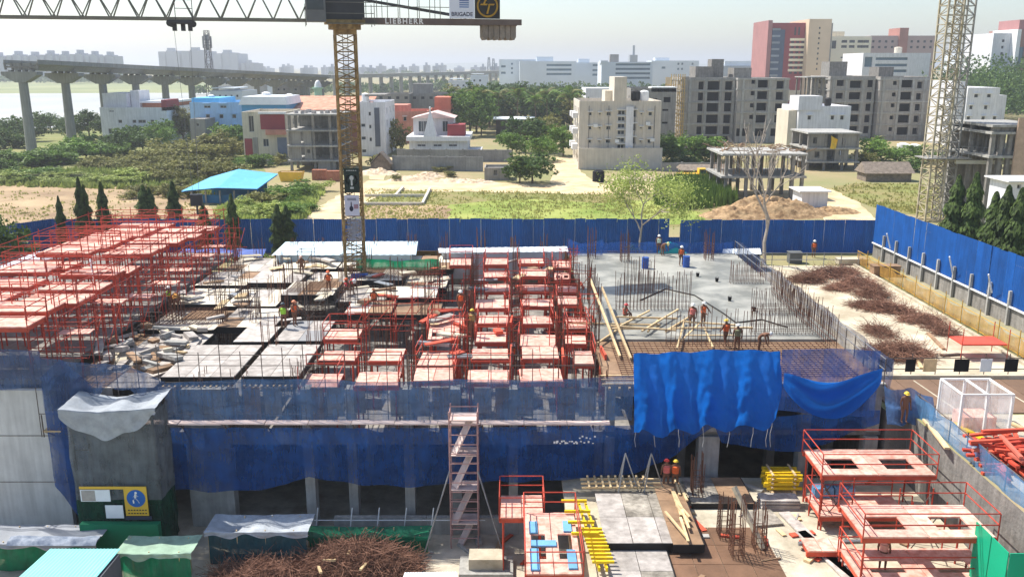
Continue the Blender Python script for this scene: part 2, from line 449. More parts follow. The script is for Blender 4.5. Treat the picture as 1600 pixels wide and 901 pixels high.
# scrub and trees left of the site
scr = []
for (x,y,h,w,m,k,i) in [(30,218,30,1.5,leaf_b,'tree',0),(8,232,30,1.6,leaf_b,'bush',1),(80,206,26,1.5,leaf_b,'tree',1),(140,214,34,1.3,leaf_b,'tree',2),(135,236,26,1.9,leaf_a,'bush',3),
    (120,250,36,2.0,leaf_a,'bush',0),(80,258,26,2.6,leaf_a,'bush',1),(40,262,26,2.4,leaf_a,'bush',2),(5,266,30,2.2,leaf_a,'bush',3),(160,262,20,2.6,leaf_c,'bush',0),(200,238,34,1.5,leaf_b,'tree',0),(178,246,22,1.8,leaf_a,'bush',2),
    (245,228,34,1.3,leaf_a,'tree',1),(272,222,46,1.15,leaf_c,'tree',2),(228,258,26,2.2,leaf_c,'bush',1),(285,250,34,2.2,leaf_c,'bush',2),(340,248,40,1.8,leaf_c,'bush',3),(362,238,38,1.5,leaf_a,'tree',3),(300,276,34,2.2,leaf_c,'bush',0),
    (250,280,28,2.4,leaf_c,'bush',1),(345,282,32,2.0,leaf_c,'bush',2),(200,284,20,3.0,leaf_d,'bush',3),(150,286,16,3.2,leaf_d,'bush',0),(100,284,16,3.4,leaf_d,'bush',1),(55,280,18,3.2,leaf_a,'bush',2),(15,286,18,3.0,leaf_d,'bush',3),
    (395,262,22,1.9,leaf_a,'bush',1),(422,252,22,1.6,leaf_c,'bush',2),(280,304,26,2.0,leaf_c,'bush',0),(225,306,18,2.4,leaf_c,'bush',1),(320,222,20,1.7,leaf_b,'tree',0)]:
    for dx,dy,f in ((0,0,1.25),(U(12,26),U(-5,6),1.0),(U(-26,-12),U(-4,7),.9)):
     scr.append(tree('scrub_tree' if k == 'tree' else 'scrub_bush', x+dx, y+dy, None, h*f, w, m, '', 'scrub on the waste ground', i+int(dx) % 3, k))
TONE = {leaf_a.name:'mid green', leaf_b.name:'dark green', leaf_c.name:'olive', leaf_d.name:'yellowish green'}
def tone(o): return TONE.get(o.children[0].data.materials[0].name, 'green')
ordlabels(scr, lambda n, o: f"{tone(o)} scrub {'tree' if 'tree' in o.name else 'bush'} on the waste ground by the viaduct, {n} from its left end")
# the wood behind the temple and beside the beige flats
wd = []
for (x,y,h,w,m,i) in [(735,213,66,1.05,leaf_a,0),(705,200,40,1.3,leaf_b,1),(765,200,62,1.2,leaf_b,2),(800,196,52,1.3,leaf_c,3),(838,200,56,1.2,leaf_b,0),(872,200,56,1.2,leaf_b,1),(893,202,48,1.1,leaf_c,2),
    (820,238,52,1.25,leaf_b,3),(850,228,44,1.2,leaf_c,0),(880,244,46,1.2,leaf_a,1),(845,252,36,1.4,leaf_a,2),(800,246,38,1.3,leaf_a,3),(612,238,48,1.15,leaf_c,1),(590,262,20,1.4,leaf_c,0),
    (832,287,44,1.55,leaf_b,2),(812,285,34,1.4,leaf_b,0),(748,185,46,1.3,leaf_c,1),(782,180,40,1.4,leaf_b,2),(820,178,36,1.4,leaf_c,3),(862,180,40,1.3,leaf_b,0)]:
    for dx,dy,f in ((0,0,1.12),(U(8,20),U(-9,-2),1.0),(U(-20,-8),U(-8,-1),1.0)):
     if dx == 0 or (700 < x+dx < 892 and y < 226): wd.append(tree('wood_tree', x+dx, y+dy, None, h*f, w, m, '', 'trees behind the white temple', i+int(abs(dx))%3))
ordlabels(wd, lambda n, o: f"{tone(o)} leafy tree in the wood around the temple, {n} from its left end")
pm = [palm(x,y,Y,h,'', 'palms in the wood', i) for i,(x,y,Y,h) in enumerate([(752,190,250,74),(808,190,262,66),(855,178,258,70),(893,178,262,68),(780,186,270,62),(838,186,255,60),(722,186,262,58)])]
ordlabels(pm, lambda n, o: f"coconut palm rising out of the wood left of the beige flats, {n} palm from left")
palm(1372,225,188,34,'short palm with a pale crown beside the grey unfinished house','palms by the house',9)
sh = []
for (x,y,h,w,m,i) in [(1050,250,38,1.5,leaf_a,0),(1085,252,40,1.5,leaf_a,1),(1112,252,34,1.5,leaf_a,2),(1040,240,30,1.4,leaf_b,3),(1070,262,22,2.0,leaf_b,0),
    (1368,250,34,1.3,leaf_a,1),(1400,254,24,1.9,leaf_a,2),(1436,254,26,1.7,leaf_a,3),(1420,268,20,2.0,leaf_b,0),(1352,262,24,1.3,leaf_c,1),(1530,250,28,1.8,leaf_c,2),(1500,262,30,1.7,leaf_a,3),(1545,262,24,1.8,leaf_a,0),(1520,215,20,1.6,leaf_c,1)]:
    sh.append(tree('roadside_bush', x, y, None, h*1.3, w*1.1, m, '', 'bushes along the sandy road', i, 'bush'))
ordlabels(sh, lambda n, o: f"{tone(o)} bush on the far side of the sandy road, {n} from the flats")
# low growth by the blue shed and along the track
lo = []
for (x,y,h,w,m,i) in [(410,322,30,2.2,leaf_c,0),(440,318,34,2.2,leaf_a,1),(470,308,30,2.2,leaf_a,2),(425,340,30,2.6,leaf_d,3),(395,340,24,2.8,leaf_d,0),(455,338,30,2.4,leaf_a,1),(495,300,20,2.4,leaf_d,2),(380,326,22,2.4,leaf_d,3),(360,344,20,3,leaf_d,0),
    (705,276,12,2.6,leaf_c,1),(690,268,10,3,leaf_c,2),(620,282,12,2.2,leaf_c,3),(480,330,18,2.2,leaf_a,0)]:
    lo.append(tree('field_bush', x, y, None, h, w, m, '', 'bushes by the blue shed and track', i, 'bush'))
ordlabels(lo, lambda n, o: f"{tone(o)} low bush between the blue shed and the sandy track, {n} from the shed")
# columnar trees
L_ = [(90,87.2,305,0.55,0),(121,87.5,276,0.72,1),(129,88,287,0.66,0),(156,87.5,283,0.74,2),(222,96,288,1.0,0),(232,96,292,0.8,1),(268,95,282,0.9,2),(316,87.3,315,0.8,0),(360,87.3,302,0.75,1),(432,87,318,0.8,2),(446,87.2,320,0.85,0)]
aa = [ashoka(x,Y,yt,'','columnar trees along the back fence',w,i) for x,Y,yt,w,i in L_]
ordlabels(aa, lambda n, o: f"dark columnar tree beside the blue back fence, {n} from the left edge")
R_ = [(1500,84,272,1.15,0),(1528,83,268,1.15,1),(1558,76,298,1.1,2),(1578,75,288,1.15,0),(1599,74,292,1.2,1)]
aa = [ashoka(x,Y,yt,'','columnar trees behind the side fence',w,i) for x,Y,yt,w,i in R_]
ordlabels(aa, lambda n, o: f"tall columnar tree behind the bright blue side fence, {n} from the crane tower")
tree('broad_tree', 4, 420, 80, 102, 0.9, leaf_b, 'dark leafy tree cut off by the left edge beside the fence', None, 1)
tree('fence_bush', 18, 400, 84, 46, 1.6, leaf_b, 'dark bush at the foot of the broad tree on the left edge', None, 2, 'bush')
for x,y,h,l in ((335,398,18,'bright green shrub at the fence foot between two columnar trees'),(408,398,20,'dark round shrub at the fence foot beside the white roof')):
    tree('fence_bush', x, y, 86, h, 1.7, leaf_a, l, None, 0, 'bush')
# pale wispy tree and bare tree in front of the back fence
def branchy(seed, h, levels, spread, r0, mat, nb=3):
    rr = random.Random(seed); g = MB(); tips = []
    def grow(p, d, L, r, lv):
        q = p + d*L; mid = p.lerp(q,0.5) + Vector((rr.uniform(-1,1),rr.uniform(-1,1),0))*L*0.06
        g.tube(p, mid, r, 5, r*0.85); g.tube(mid, q, r*0.85, 5, r*0.62)
        if lv == 0: tips.append(q); return
        for k in range(nb):
            e = Vector((rr.gauss(0,1),rr.gauss(0,1),rr.gauss(0.2,0.6))).normalized()
            grow(q if k else mid.lerp(q,0.6), (d+e*spread).normalized(), L*rr.uniform(0.62,0.85), r*0.6, lv-1)
    grow(Vector((0,0,0)), Vector((0.03,0,1)).normalized(), h, r0, levels)
    return g, tips
p = onY(1000,395,87.5); t = T('wispy_tree','pale green wispy tree in front of the blue back fence','tree',(p.x,87.5,0))
g, tips = branchy(3, 3.3, 4, 0.8, 0.14, palebark)
ob('trunk', g.mesh('trunk', palebark), t)
g = MB(); rr = random.Random(8)
for q in tips:
    for k in range(60):
        leafquad(g, q + Vector((rr.gauss(0,.75),rr.gauss(0,.75),rr.gauss(0,.6))), rr.uniform(0.16,0.36), 0.5, rr)
ob('crown', g.mesh('crown', leaf_d), t)
tree('fence_bush', 985, 390, 87.6, 26, 1.2, leaf_b, 'dark bush at the foot of the wispy pale tree', None, 3, 'bush')
p = onY(1196,392,84.5); t = T('bare_tree','leafless grey tree with forking branches behind the concrete slab','tree',(p.x,84.5,0))
g, tips = branchy(14, 4.4, 4, 0.55, 0.2, palebark)
ob('trunk', g.mesh('trunk', palebark), t)
blade = M_leaf('grass_blade', (150,148,84), (182,180,112), trans=.4)
# reeds, field tufts: nobody could count them
def tufts(name, poly, n, hgt, wid, mat, label, cat, lean=0.25):
    rr = random.Random(len(name)); g = MB(); xs=[a for a,b in poly]; ys=[b for a,b in poly]
    def inside(x,y):
        c=False; j=len(poly)-1
        for i in range(len(poly)):
            if (poly[i][1]>y)!=(poly[j][1]>y) and x<(poly[j][0]-poly[i][0])*(y-poly[i][1])/(poly[j][1]-poly[i][1])+poly[i][0]: c=not c
            j=i
        return c
    k=0
    while k<n:
        x,y=rr.uniform(min(xs),max(xs)),rr.uniform(min(ys),max(ys))
        if not inside(x,y): continue
        k+=1; p=at(x,y,0)
        if mnoise.noise(Vector((p.x*0.09,p.y*0.05,3))) < -0.15 and rr.random()<0.7: continue
        for b in range(3):
            a=rr.uniform(0,6.28); h=hgt*rr.uniform(0.5,1.2); w=wid*rr.uniform(0.6,1.3)
            c=p+Vector((rr.gauss(0,.3),rr.gauss(0,.3),0)); d=Vector((math.cos(a),math.sin(a),0)); tp=c+Vector((rr.gauss(0,lean)*h,rr.gauss(0,lean)*h,h))
            i=len(g.v); g.v+=[tuple(c-d*w),tuple(c+d*w),tuple(tp)]; g.f.append((i,i+1,i+2))
    return ob(name, g.mesh(name, mat), label=label, cat=cat, kind='stuff')
tufts('reeds',[(1025,320),(1030,292),(1060,288),(1110,288),(1128,300),(1150,318),(1110,326),(1060,328)],2600,2.1,0.16,leaf_a,'dense stand of tall green reeds on the plot behind the fence','reeds',0.12)
tufts('field_grass',[(560,345),(575,296),(940,302),(1010,320),(1100,335),(1100,345)],2600,0.32,0.16,blade,'tufts of rough grass over the plot behind the back fence','grass')
tufts('verge_grass',[(1290,298),(1330,288),(1445,288),(1500,302),(1500,342),(1380,328)],1000,0.4,0.18,blade,'dry grass tufts over the plot beside the crane tower','grass')
tufts('scrub_grass',[(-40,290),(0,268),(120,266),(330,268),(400,300),(330,305),(180,296)],3000,0.9,0.3,leaf_d,'yellow green weeds at the edge of the brown field','weeds')
tufts('field_weeds',[(-60,350),(-60,300),(210,298),(320,306),(320,346)],700,0.3,0.18,blade,'dry weeds scattered over the brown field','weeds')
tufts('track_weeds',[(350,348),(340,330),(390,312),(470,296),(505,300),(470,345)],2400,0.8,0.3,leaf_d,'light green weeds between the blue shed and the track','weeds')
# far woods: one mass each
def far_wood(name, bands, mat, label, leaf=2.2):
    rr = random.Random(len(name)*7); g = MB()
    for x0,x1,Y,h,n in bands:
        X0,X1 = onY(x0,110,Y).x, onY(x1,110,Y).x
        for k in range(n):
            c = Vector((rr.uniform(X0,X1), Y+rr.uniform(-0.06,0.06)*Y, 0)); r = h*rr.uniform(0.35,0.8); hh = h*rr.uniform(0.55,1.1)
            for q in range(34):
                d = Vector((rr.gauss(0,1),rr.gauss(0,1),abs(rr.gauss(0,1))*0.9)).normalized()
                leafquad(g, c+Vector((d.x*r,d.y*r,hh*0.25+d.z*hh*0.75)), leaf*rr.uniform(0.6,1.3)*Y/600, 0.7, rr)
    return ob(name, g.mesh(name, mat), label=label, cat='woods', kind='stuff')
far_wood('far_forest', [(-60,430,1050,9,150),(330,620,640,7,110),(600,800,700,8,100),(520,900,1500,11,90)], leaf_b, 'hazy dark line of trees beyond the river marsh')
far_wood('campus_woods', [(690,930,430,9,150),(700,1080,520,9,170),(900,1110,380,8,90),(1080,1240,520,8,60),(480,720,360,6,60)], leaf_b, 'broad belt of trees in front of the far white offices')
far_wood('hillside_woods', [(1490,1620,330,17,220),(1500,1640,380,22,220),(1480,1560,420,14,90)], leaf_b, 'green wooded slope behind the white flats by the crane tower')
# ================================================================== BUILDINGS BEYOND THE FENCE
def wall_with_openings(g, w, h, ops, t, tf):
    """front of a wall in x,z with real openings and reveals t deep; tf places a local (x, y, z)"""
    ops = [o for o in ops if o[0] > 0.02 and o[2] < w-0.02 and o[1] > 0.0 and o[3] < h-0.02]
    us = sorted({0, w} | {round(o[k],3) for o in ops for k in (0,2)}); vs = sorted({0, h} | {round(o[k],3) for o in ops for k in (1,3)})
    for i in range(len(us)-1):
        for j in range(len(vs)-1):
            cu, cv = (us[i]+us[i+1])/2, (vs[j]+vs[j+1])/2
            if any(o[0] < cu < o[2] and o[1] < cv < o[3] for o in ops): continue
            g.quad(tf(us[i],0,vs[j]), tf(us[i+1],0,vs[j]), tf(us[i+1],0,vs[j+1]), tf(us[i],0,vs[j+1]))
    for u0,v0,u1,v1 in ops:
        g.quad(tf(u0,0,v0),tf(u1,0,v0),tf(u1,t,v0),tf(u0,t,v0)); g.quad(tf(u0,t,v1),tf(u1,t,v1),tf(u1,0,v1),tf(u0,0,v1))
        g.quad(tf(u0,0,v0),tf(u0,t,v0),tf(u0,t,v1),tf(u0,0,v1)); g.quad(tf(u1,t,v0),tf(u1,0,v0),tf(u1,0,v1),tf(u1,t,v1))
    return ops
def window(parent, w, h, loc, rz=0, simple=False, frame=None, shade=None, t=0.22, mat=None):
    w, h = round(w,1), round(h,1); mat = mat or glass
    if simple:
        return ob('window', cached(('pane',w,h,mat.name), lambda: MB().box(0,w,0.0,0.05,0,h).mesh('window', mat)), parent, loc, rz)
    frame = frame or framew
    def mk():
        g = MB(); b = 0.07
        g.box(0,w,0,.08,0,b); g.box(0,w,0,.08,h-b,h); g.box(0,b,0,.08,b,h-b); g.box(w-b,w,0,.08,b,h-b)
        if w > 0.9: g.box(w/2-.03,w/2+.03,0.005,.075,b,h-b)
        return g.mesh('window', frame)
    o = ob('window', cached(('win',w,h,frame.name), mk), parent, loc, rz)
    ob('pane', cached(('pane',w,h,mat.name), lambda: MB().box(0,w,0.0,0.05,0,h).mesh('window', mat)), o, (0,0.03,0))
    if shade:
        ob('sunshade', cached(('shade',w,shade.name), lambda: MB().box(-.2,w+.2,-.55,0.0,0,0.1).mesh('sunshade', shade)), o, (0,-t,h+0.12))
    return o
def building(name, label, cat, xl, xr, yt, Y, depth, wall, wins=(), side=None, group=None, base=0.0, parapet=0.8, rz=0.0, simple=False, roofm=None, frame=None, shade=None, glassm=None, t=0.22, back_open=False, bandm=None, bands=()):
    """xl, xr, yt: picture columns and roof row of the front, which stands at distance Y; wins: (xs, ys, width px, height px)"""
    ym = (yt + 110)/2 if Y > 400 else yt + 25
    a, b = onY(xl, ym, Y), onY(xr, ym, Y); z = onY(xl, yt, Y).z
    W, Hh = b.x - a.x, z - base
    r = T(name, label, cat, (a.x, Y, base), rz, group); k = mpp(ym, Y)
    ops = []
    for xs, ys, wp, hp in wins:
        for x in xs:
            for y in ys:
                p = onY(x, y, Y); u, v = (x - xl)/(xr - xl)*W, p.z - base
                ops.append((u - wp*k/2, v - hp*k/2, u + wp*k/2, v + hp*k/2))
    g = MB()
    used = wall_with_openings(g, W, Hh, ops, t, lambda x,y,zz: (x,y,zz))
    sops = []
    left = a.x + b.x > 0
    if side:
        n, m, sw, shh = side
        fh = (Hh - parapet)/m
        sops = [((i+.5)*depth/n - sw/2, j*fh + fh*0.35, (i+.5)*depth/n + sw/2, min(j*fh + fh*0.35 + shh, Hh-0.3)) for i in range(n) for j in range(m)]
    tl = (lambda x,y,zz: (y, depth - x, zz)); tr = (lambda x,y,zz: (W - y, x, zz))
    su = wall_with_openings(g, depth, Hh, sops if left else [], t, tl)
    sv = wall_with_openings(g, depth, Hh, [] if left else sops, t, tr)
    g.quad((W,depth,0),(0,depth,0),(0,depth,Hh),(W,depth,Hh))
    # roof set down behind the parapet
    pz = Hh - parapet; q = 0.2
    g.quad((q,q,pz),(W-q,q,pz),(W-q,depth-q,pz),(q,depth-q,pz))
    for (x0,y0,x1,y1) in ((0,0,W,q),(0,depth-q,W,depth),(0,q,q,depth-q),(W-q,q,W,depth-q)):
        g.quad((x0,y0,Hh),(x1,y0,Hh),(x1,y1,Hh),(x0,y1,Hh))
    g.quad((q,q,Hh),(W-q,q,Hh),(W-q,q,pz),(q,q,pz)); g.quad((W-q,depth-q,Hh),(q,depth-q,Hh),(q,depth-q,pz),(W-q,depth-q,pz))
    g.quad((q,depth-q,Hh),(q,q,Hh),(q,q,pz),(q,depth-q,pz)); g.quad((W-q,q,Hh),(W-q,depth-q,Hh),(W-q,depth-q,pz),(W-q,q,pz))
    ob('wall', g.mesh('wall', wall), r)
    for o in used: window(r, o[2]-o[0], o[3]-o[1], (o[0], t*0.8, o[1]), 0, simple, frame, shade, t*0.8, glassm)
    for o in (su if left else sv):
        if left: window(r, o[2]-o[0], o[3]-o[1], (t*0.8, depth-o[0], o[1]), -R(90), simple, frame, None, t, glassm)
        else: window(r, o[2]-o[0], o[3]-o[1], (W-t*0.8, o[0], o[1]), R(90), simple, frame, None, t, glassm)
    for y in bands:
        zz = onY(xl, y, Y).z - base
        ob('band', MB().box(-.12,W+.12,-.12,depth+.12,zz-.14,zz+.14).mesh('band', bandm or white), r)
    r['_w'] = W; r['_h'] = Hh; r['_d'] = depth
    return r
def onroof(r, name, mat, u0, u1, h, d0=0.2, d1=0.7, z=None, me=None):
    W, Hh, D = r['_w'], r['_h'], r['_d']; zz = (Hh - 0.8 if z is None else z)
    return ob(name, (me or MB().box(W*u0, W*u1, D*d0, D*d1, zz, Hh + h).mesh(name, mat)), r)
def tank(r, u, d, rad=0.8, h=1.6, mat=None):
    W, Hh, D = r['_w'], r['_h'], r['_d']
    g = MB(); c = (W*u, D*d, Hh-0.8); g.tube(c, (c[0],c[1],Hh-0.8+0.7), rad*0.8, 8, rad*0.8); g.tube((c[0],c[1],Hh-.1), (c[0],c[1],Hh-.1+h), rad, 12); g.tube((c[0],c[1],Hh-.1+h), (c[0],c[1],Hh+.15+h), rad, 12, rad*0.35)
    return ob('water_tank', g.mesh('water_tank', mat or blacksheet), r)

cream = M('cream_wall', (214,204,184), 0.85, 0.08, 0.4, 0.1, streak=0.15, rv=0.03)
beige = M('beige_wall', (208,199,184), 0.85, 0.08, 0.5, 0.1, streak=0.12, rv=0.03)
whitew = M('white_wall', (222,222,224), 0.85, 0.07, 0.5, 0.1, streak=0.16, rv=0.03)
greyw = M('grey_wall', (150,146,140), 0.9, 0.12, 0.5, 0.2, streak=0.2, rv=0.05)
bluew = M('pale_blue_wall', (168,200,228), 0.85, 0.08, 0.5, 0.1, streak=0.12, rv=0.03)
pinkw = M('pink_wall', (204,142,122), 0.85, 0.1, 0.5, 0.1, streak=0.15, rv=0.04)
maroon = M('maroon_wall', (150,66,70), 0.85, 0.1, 0.5, 0.1, rv=0.03)
terracotta = M('terracotta_roof', (196,132,108), 0.85, 0.15, 0.8, 0.1, col2=(222,168,140))
officew = M('office_wall', (206,214,222), 0.7, 0.05, 0.1, rv=0.02)
officeg = M('office_glass', (92,118,134), 0.2, 0.2, 0.1, rv=0.1)
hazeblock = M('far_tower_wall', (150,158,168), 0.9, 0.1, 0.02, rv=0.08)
brickm = M('raw_brick', (170,112,86), 0.9, 0.2, 1.5, 0.2)
bluesheet = M('blue_roof_sheet', (96,176,218), 0.5, 0.08, 0.5, rv=0.03)
thatch = M('thatch', (128,116,104), 0.95, 0.3, 2, 0.6)

# ---- elevated railway on hammerhead piers
va = T('viaduct', 'long grey concrete viaduct on tapered piers crossing the river flats', 'viaduct')
piers = []
for k in range(13):
    d = 201 + 13.6*k; X = -106.9 + 2.6*k; topy = 104 + 1.35*k
    piers.append(Vector((X, d, 19.0 - 0.40*k)))
pier_m = M('viaduct_concrete', (142,142,136), 0.9, 0.1, 0.3, 0.1, streak=0.2, rv=0.03)
dirv = (piers[-1]-piers[0]).normalized(); side_v = Vector((dirv.y, -dirv.x, 0)).normalized()
for k, p in enumerate(piers):
    h = p.z - 1.6
    g = MB(); n = 12
    g.tube((0,0,-1),(0,0,h-2.2),1.15,n,.92)
    ob('pier', g.mesh('pier', pier_m), va, (p.x,p.y,0))
    g = MB(); g.add([(-1.2,-1,-2.3),(1.2,-1,-2.3),(4.4,-1,-0.7),(4.4,-1,0),(-4.4,-1,0),(-4.4,-1,-0.7),(-1.2,1,-2.3),(1.2,1,-2.3),(4.4,1,-0.7),(4.4,1,0),(-4.4,1,0),(-4.4,1,-0.7)],
        [(0,1,2,3,4,5),(11,10,9,8,7,6),(0,6,7,1),(1,7,8,2),(2,8,9,3),(3,9,10,4),(4,10,11,5),(5,11,6,0)])
    for s in (-2.6,-0.9,0.9,2.6): g.box(s-.35,s+.35,-.5,.5,0,0.35)
    ob('pier_cap', g.mesh('pier_cap', pier_m), va, (p.x,p.y,h), rz=math.atan2(side_v.y, side_v.x))
    if k < len(piers)-1:
        q = piers[k+1]; a = p.copy(); b = q.copy(); L = (b-a).length
        g = MB(); prof = [(-2.2,-1.25),(2.2,-1.25),(2.9,-0.25),(4.3,-0.05),(4.3,0.9),(4.05,0.9),(4.05,0.2),(-4.05,0.2),(-4.05,0.9),(-4.3,0.9),(-4.3,-0.05),(-2.9,-0.25)]
        ns = len(prof); e = 0.06
        vs_ = []
        for f_ in (e/L, 1-e/L):
            c = a.lerp(b, f_)
            for u, w_ in prof: vs_.append(c + side_v*u + Vector((0,0,w_)))
        g.add(vs_, [tuple(range(ns)), tuple(range(2*ns-1,ns-1,-1))] + [((i+1)%ns,i,ns+i,ns+(i+1)%ns) for i in range(ns)])
        ob('deck_span', g.mesh('deck_span', pier_m), va)
g = MB(); c = piers[0] + Vector((0,0,-1.2))
for s in (-3.9,-2.2,0,2.2,3.9): g.beam(c+side_v*s, c+side_v*(s*1.05)+Vector((0,0,1.5)), 0.35)
g.beam(c+side_v*-3.9+Vector((0,0,.6)), c+side_v*3.9+Vector((0,0,.6)), 0.4)
ob('girder_end', g.mesh('girder_end', concrete_dark), va)
fv = T('far_viaduct', 'faint far stretch of the viaduct seen past the crane mast', 'viaduct')
fa, fb = onY(480,121,520), onY(800,112,880)
for k in range(25):
    p = fa.lerp(fb, k/24); 
    ob('pier', cached('farpier', lambda: MB().tube((0,0,-1),(0,0,1),1.3,8).mesh('pier', pier_m)), fv, (p.x,p.y,(p.z-1)/2), scale=(1,1,max(1,(p.z-1)/2)))
ob('deck_span', MB().beam(fa, fb, 8, 2.2).mesh('deck_span', pier_m), fv)

# ---- hazy far towers
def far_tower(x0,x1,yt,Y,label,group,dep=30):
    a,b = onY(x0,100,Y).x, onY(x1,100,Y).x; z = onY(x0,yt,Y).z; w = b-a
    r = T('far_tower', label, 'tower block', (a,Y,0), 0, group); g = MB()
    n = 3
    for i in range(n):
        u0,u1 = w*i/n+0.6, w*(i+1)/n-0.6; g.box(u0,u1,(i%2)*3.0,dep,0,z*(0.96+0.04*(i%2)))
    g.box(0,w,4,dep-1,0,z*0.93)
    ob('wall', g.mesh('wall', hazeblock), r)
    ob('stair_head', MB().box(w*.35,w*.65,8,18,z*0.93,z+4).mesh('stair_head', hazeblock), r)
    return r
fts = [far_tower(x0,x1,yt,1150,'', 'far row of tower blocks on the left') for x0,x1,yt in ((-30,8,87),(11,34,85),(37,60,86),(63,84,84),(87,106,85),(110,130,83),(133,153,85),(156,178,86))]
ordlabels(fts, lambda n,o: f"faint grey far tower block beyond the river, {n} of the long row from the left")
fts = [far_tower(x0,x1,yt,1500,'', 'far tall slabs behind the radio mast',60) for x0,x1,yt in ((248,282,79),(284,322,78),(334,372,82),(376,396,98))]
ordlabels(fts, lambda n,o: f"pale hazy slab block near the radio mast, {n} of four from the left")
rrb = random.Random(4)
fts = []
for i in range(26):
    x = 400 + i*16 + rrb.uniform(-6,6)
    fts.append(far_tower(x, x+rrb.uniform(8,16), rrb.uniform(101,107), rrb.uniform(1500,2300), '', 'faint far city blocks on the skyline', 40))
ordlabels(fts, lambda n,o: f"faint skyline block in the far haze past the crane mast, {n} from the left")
hl = MB()
hl.grid(lambda u,v: (-900+2600*u, 5200+v*600, (60*math.sin(u*math.pi)*(0.7+0.3*math.sin(u*9)))*math.sin(v*math.pi)-2), 30, 6)
struct('hills', hl.mesh('hills', M('far_hill', (120,130,118), 0.95, 0.1, 0.002, rv=0), True))

# ---- radio mast, minaret
def lattice(g, w0, w1, h, n, r, x=0, y=0, z=0):
    for s in range(n):
        za, zb = z+h*s/n, z+h*(s+1)/n; wa, wb = w0+(w1-w0)*s/n, w0+(w1-w0)*(s+1)/n
        ca = [(x+sx*wa/2,y+sy*wa/2,za) for sx,sy in ((-1,-1),(1,-1),(1,1),(-1,1))]; cb = [(x+sx*wb/2,y+sy*wb/2,zb) for sx,sy in ((-1,-1),(1,-1),(1,1),(-1,1))]
        for i in range(4):
            j=(i+1)%4; g.beam(ca[i],cb[i],r*1.6); g.beam(cb[i],cb[j],r); g.beam(ca[i],cb[j],r) if (s+i)%2 else g.beam(ca[j],cb[i],r)
p = onY(330,150,290); zt = onY(325,48,290).z
t = T('radio_mast','grey lattice radio mast behind the pale blue house','mast',(onY(327,110,290).x,290,0))
g = MB(); lattice(g,2.6,1.3,zt,16,0.1); ob('lattice', g.mesh('lattice', M('mast_steel',(112,108,110),0.6,0.2,1)), t)
g = MB(); g.box(-.5,.5,-.5,.5,zt-6,zt-1.2)
for a in range(6): g.obox((1.3*math.cos(a*1.05),1.3*math.sin(a*1.05),zt-3.5),0.28,0.3,3.6,a*1.05)
ob('antenna', g.mesh('antenna', M('antenna_grey',(150,150,152),0.6,0.1,1)), t)
t = T('minaret','pale green minaret with white cap rising behind the terracotta roof','minaret',(onY(497,140,255).x,255,0))
zt = onY(497,124,255).z; mint = M('mint_paint',(150,182,160),0.8,0.1,1)
g = MB(); g.tube((0,0,0),(0,0,zt-6),1.0,10); g.tube((0,0,zt-6),(0,0,zt-5.4),1.6,10); g.tube((0,0,zt-5.4),(0,0,zt-2.6),1.1,10); g.tube((0,0,zt-2.6),(0,0,zt-2.2),1.5,10)
ob('shaft', g.mesh('shaft', mint), t); ob('dome', MB().ball((0,0,zt-2.2),1.0,1.0,2.0,10,6,0).mesh('dome', white), t)

# ---- houses on the left
r = building('white_factory','long white building with small windows in front of the river','building',158,262,168,222,22,whitew,[((188,210,238),(190,),6,5),((222,),(190,),12,5),((172,),(205,),8,8),((200,),(206,),10,8),((176,),(172.5,),8,5)],(2,2,1.4,1.2),t=0.3)
onroof(r,'upper_room',whitew,0.0,0.36,3.3,0.1,0.6); onroof(r,'stair_room',whitew,0.37,0.5,3.9,0.2,0.5); onroof(r,'shed_roof',whitesheet,0.5,0.98,1.4,0.2,0.9,z=r['_h']+0.9); tank(r,0.33,0.3,0.7); tank(r,0.2,0.3,0.7,mat=white)
onroof(r,'shed_wall',brickm,0.51,0.97,0.9,0.25,0.85)
onroof(r,'red_gable',maroon,0.93,1.0,1.8,0.0,0.4)
r = building('blue_house','pale blue flat-roofed house with square dark windows left of the crane','house',298,384,160,212,16,bluew,[((325,346,366),(182,),6,6),((345,366),(198,),6,5),((325,350),(166,),10,6)],(2,3,1.2,1.2),shade=bluew)
tank(r,0.2,0.5,0.8,1.4,white); onroof(r,'lean_to',bluesheet,0.0,0.5,0.9,0.1,0.9)
building('gable_shed','small grey gabled shed in front of the pale blue house','shed',298,322,186,205,8,greyw,[((310,),(195,),5,5)],None,parapet=0.1)
r = building('colour_house','cream and maroon modern house beside the unfinished concrete frame','house',379,447,175,178,13,cream,[((393,),(191,),8,30),((414,),(223,),9,12),((412,),(243,),6,6)],(3,3,1.3,1.2))
W,Hh = r['_w'], r['_h']
ob('panel', MB().box(W*0.03,W*0.2,-0.15,-0.003,1,Hh*0.48).mesh('panel', maroon), r)
ob('panel', MB().box(W*0.22,W*0.33,-0.12,-0.003,1.2,Hh*0.5).mesh('panel', greyw), r)
ob('panel', MB().box(W*0.42,W*0.98,-0.12,-0.003,Hh*0.66,Hh*0.95).mesh('panel', maroon), r)
ob('panel', MB().box(W*0.78,W*1.0,-0.1,-0.003,1.2,Hh*0.5).mesh('panel', M('blue_grey',(110,120,138),0.8,0.1,1)), r)
ob('balcony', MB().box(W*0.55,W*1.0,-1.0,-0.003,Hh*0.56,Hh*0.66).mesh('balcony', pinkw), r)
ob('porch_roof', MB().box(W*0.4,W*1.02,-0.7,-0.003,Hh*0.96,Hh*1.0).mesh('porch_roof', white), r)
r = building('blue_roof_house','house with bright blue upper wall and white pitched roof','house',379,448,163,195,12,M('bright_blue_wall',(82,150,196),0.8,0.08,0.5,rv=0),[((410,432),(172,),5,5)],(2,3,1.2,1.2))
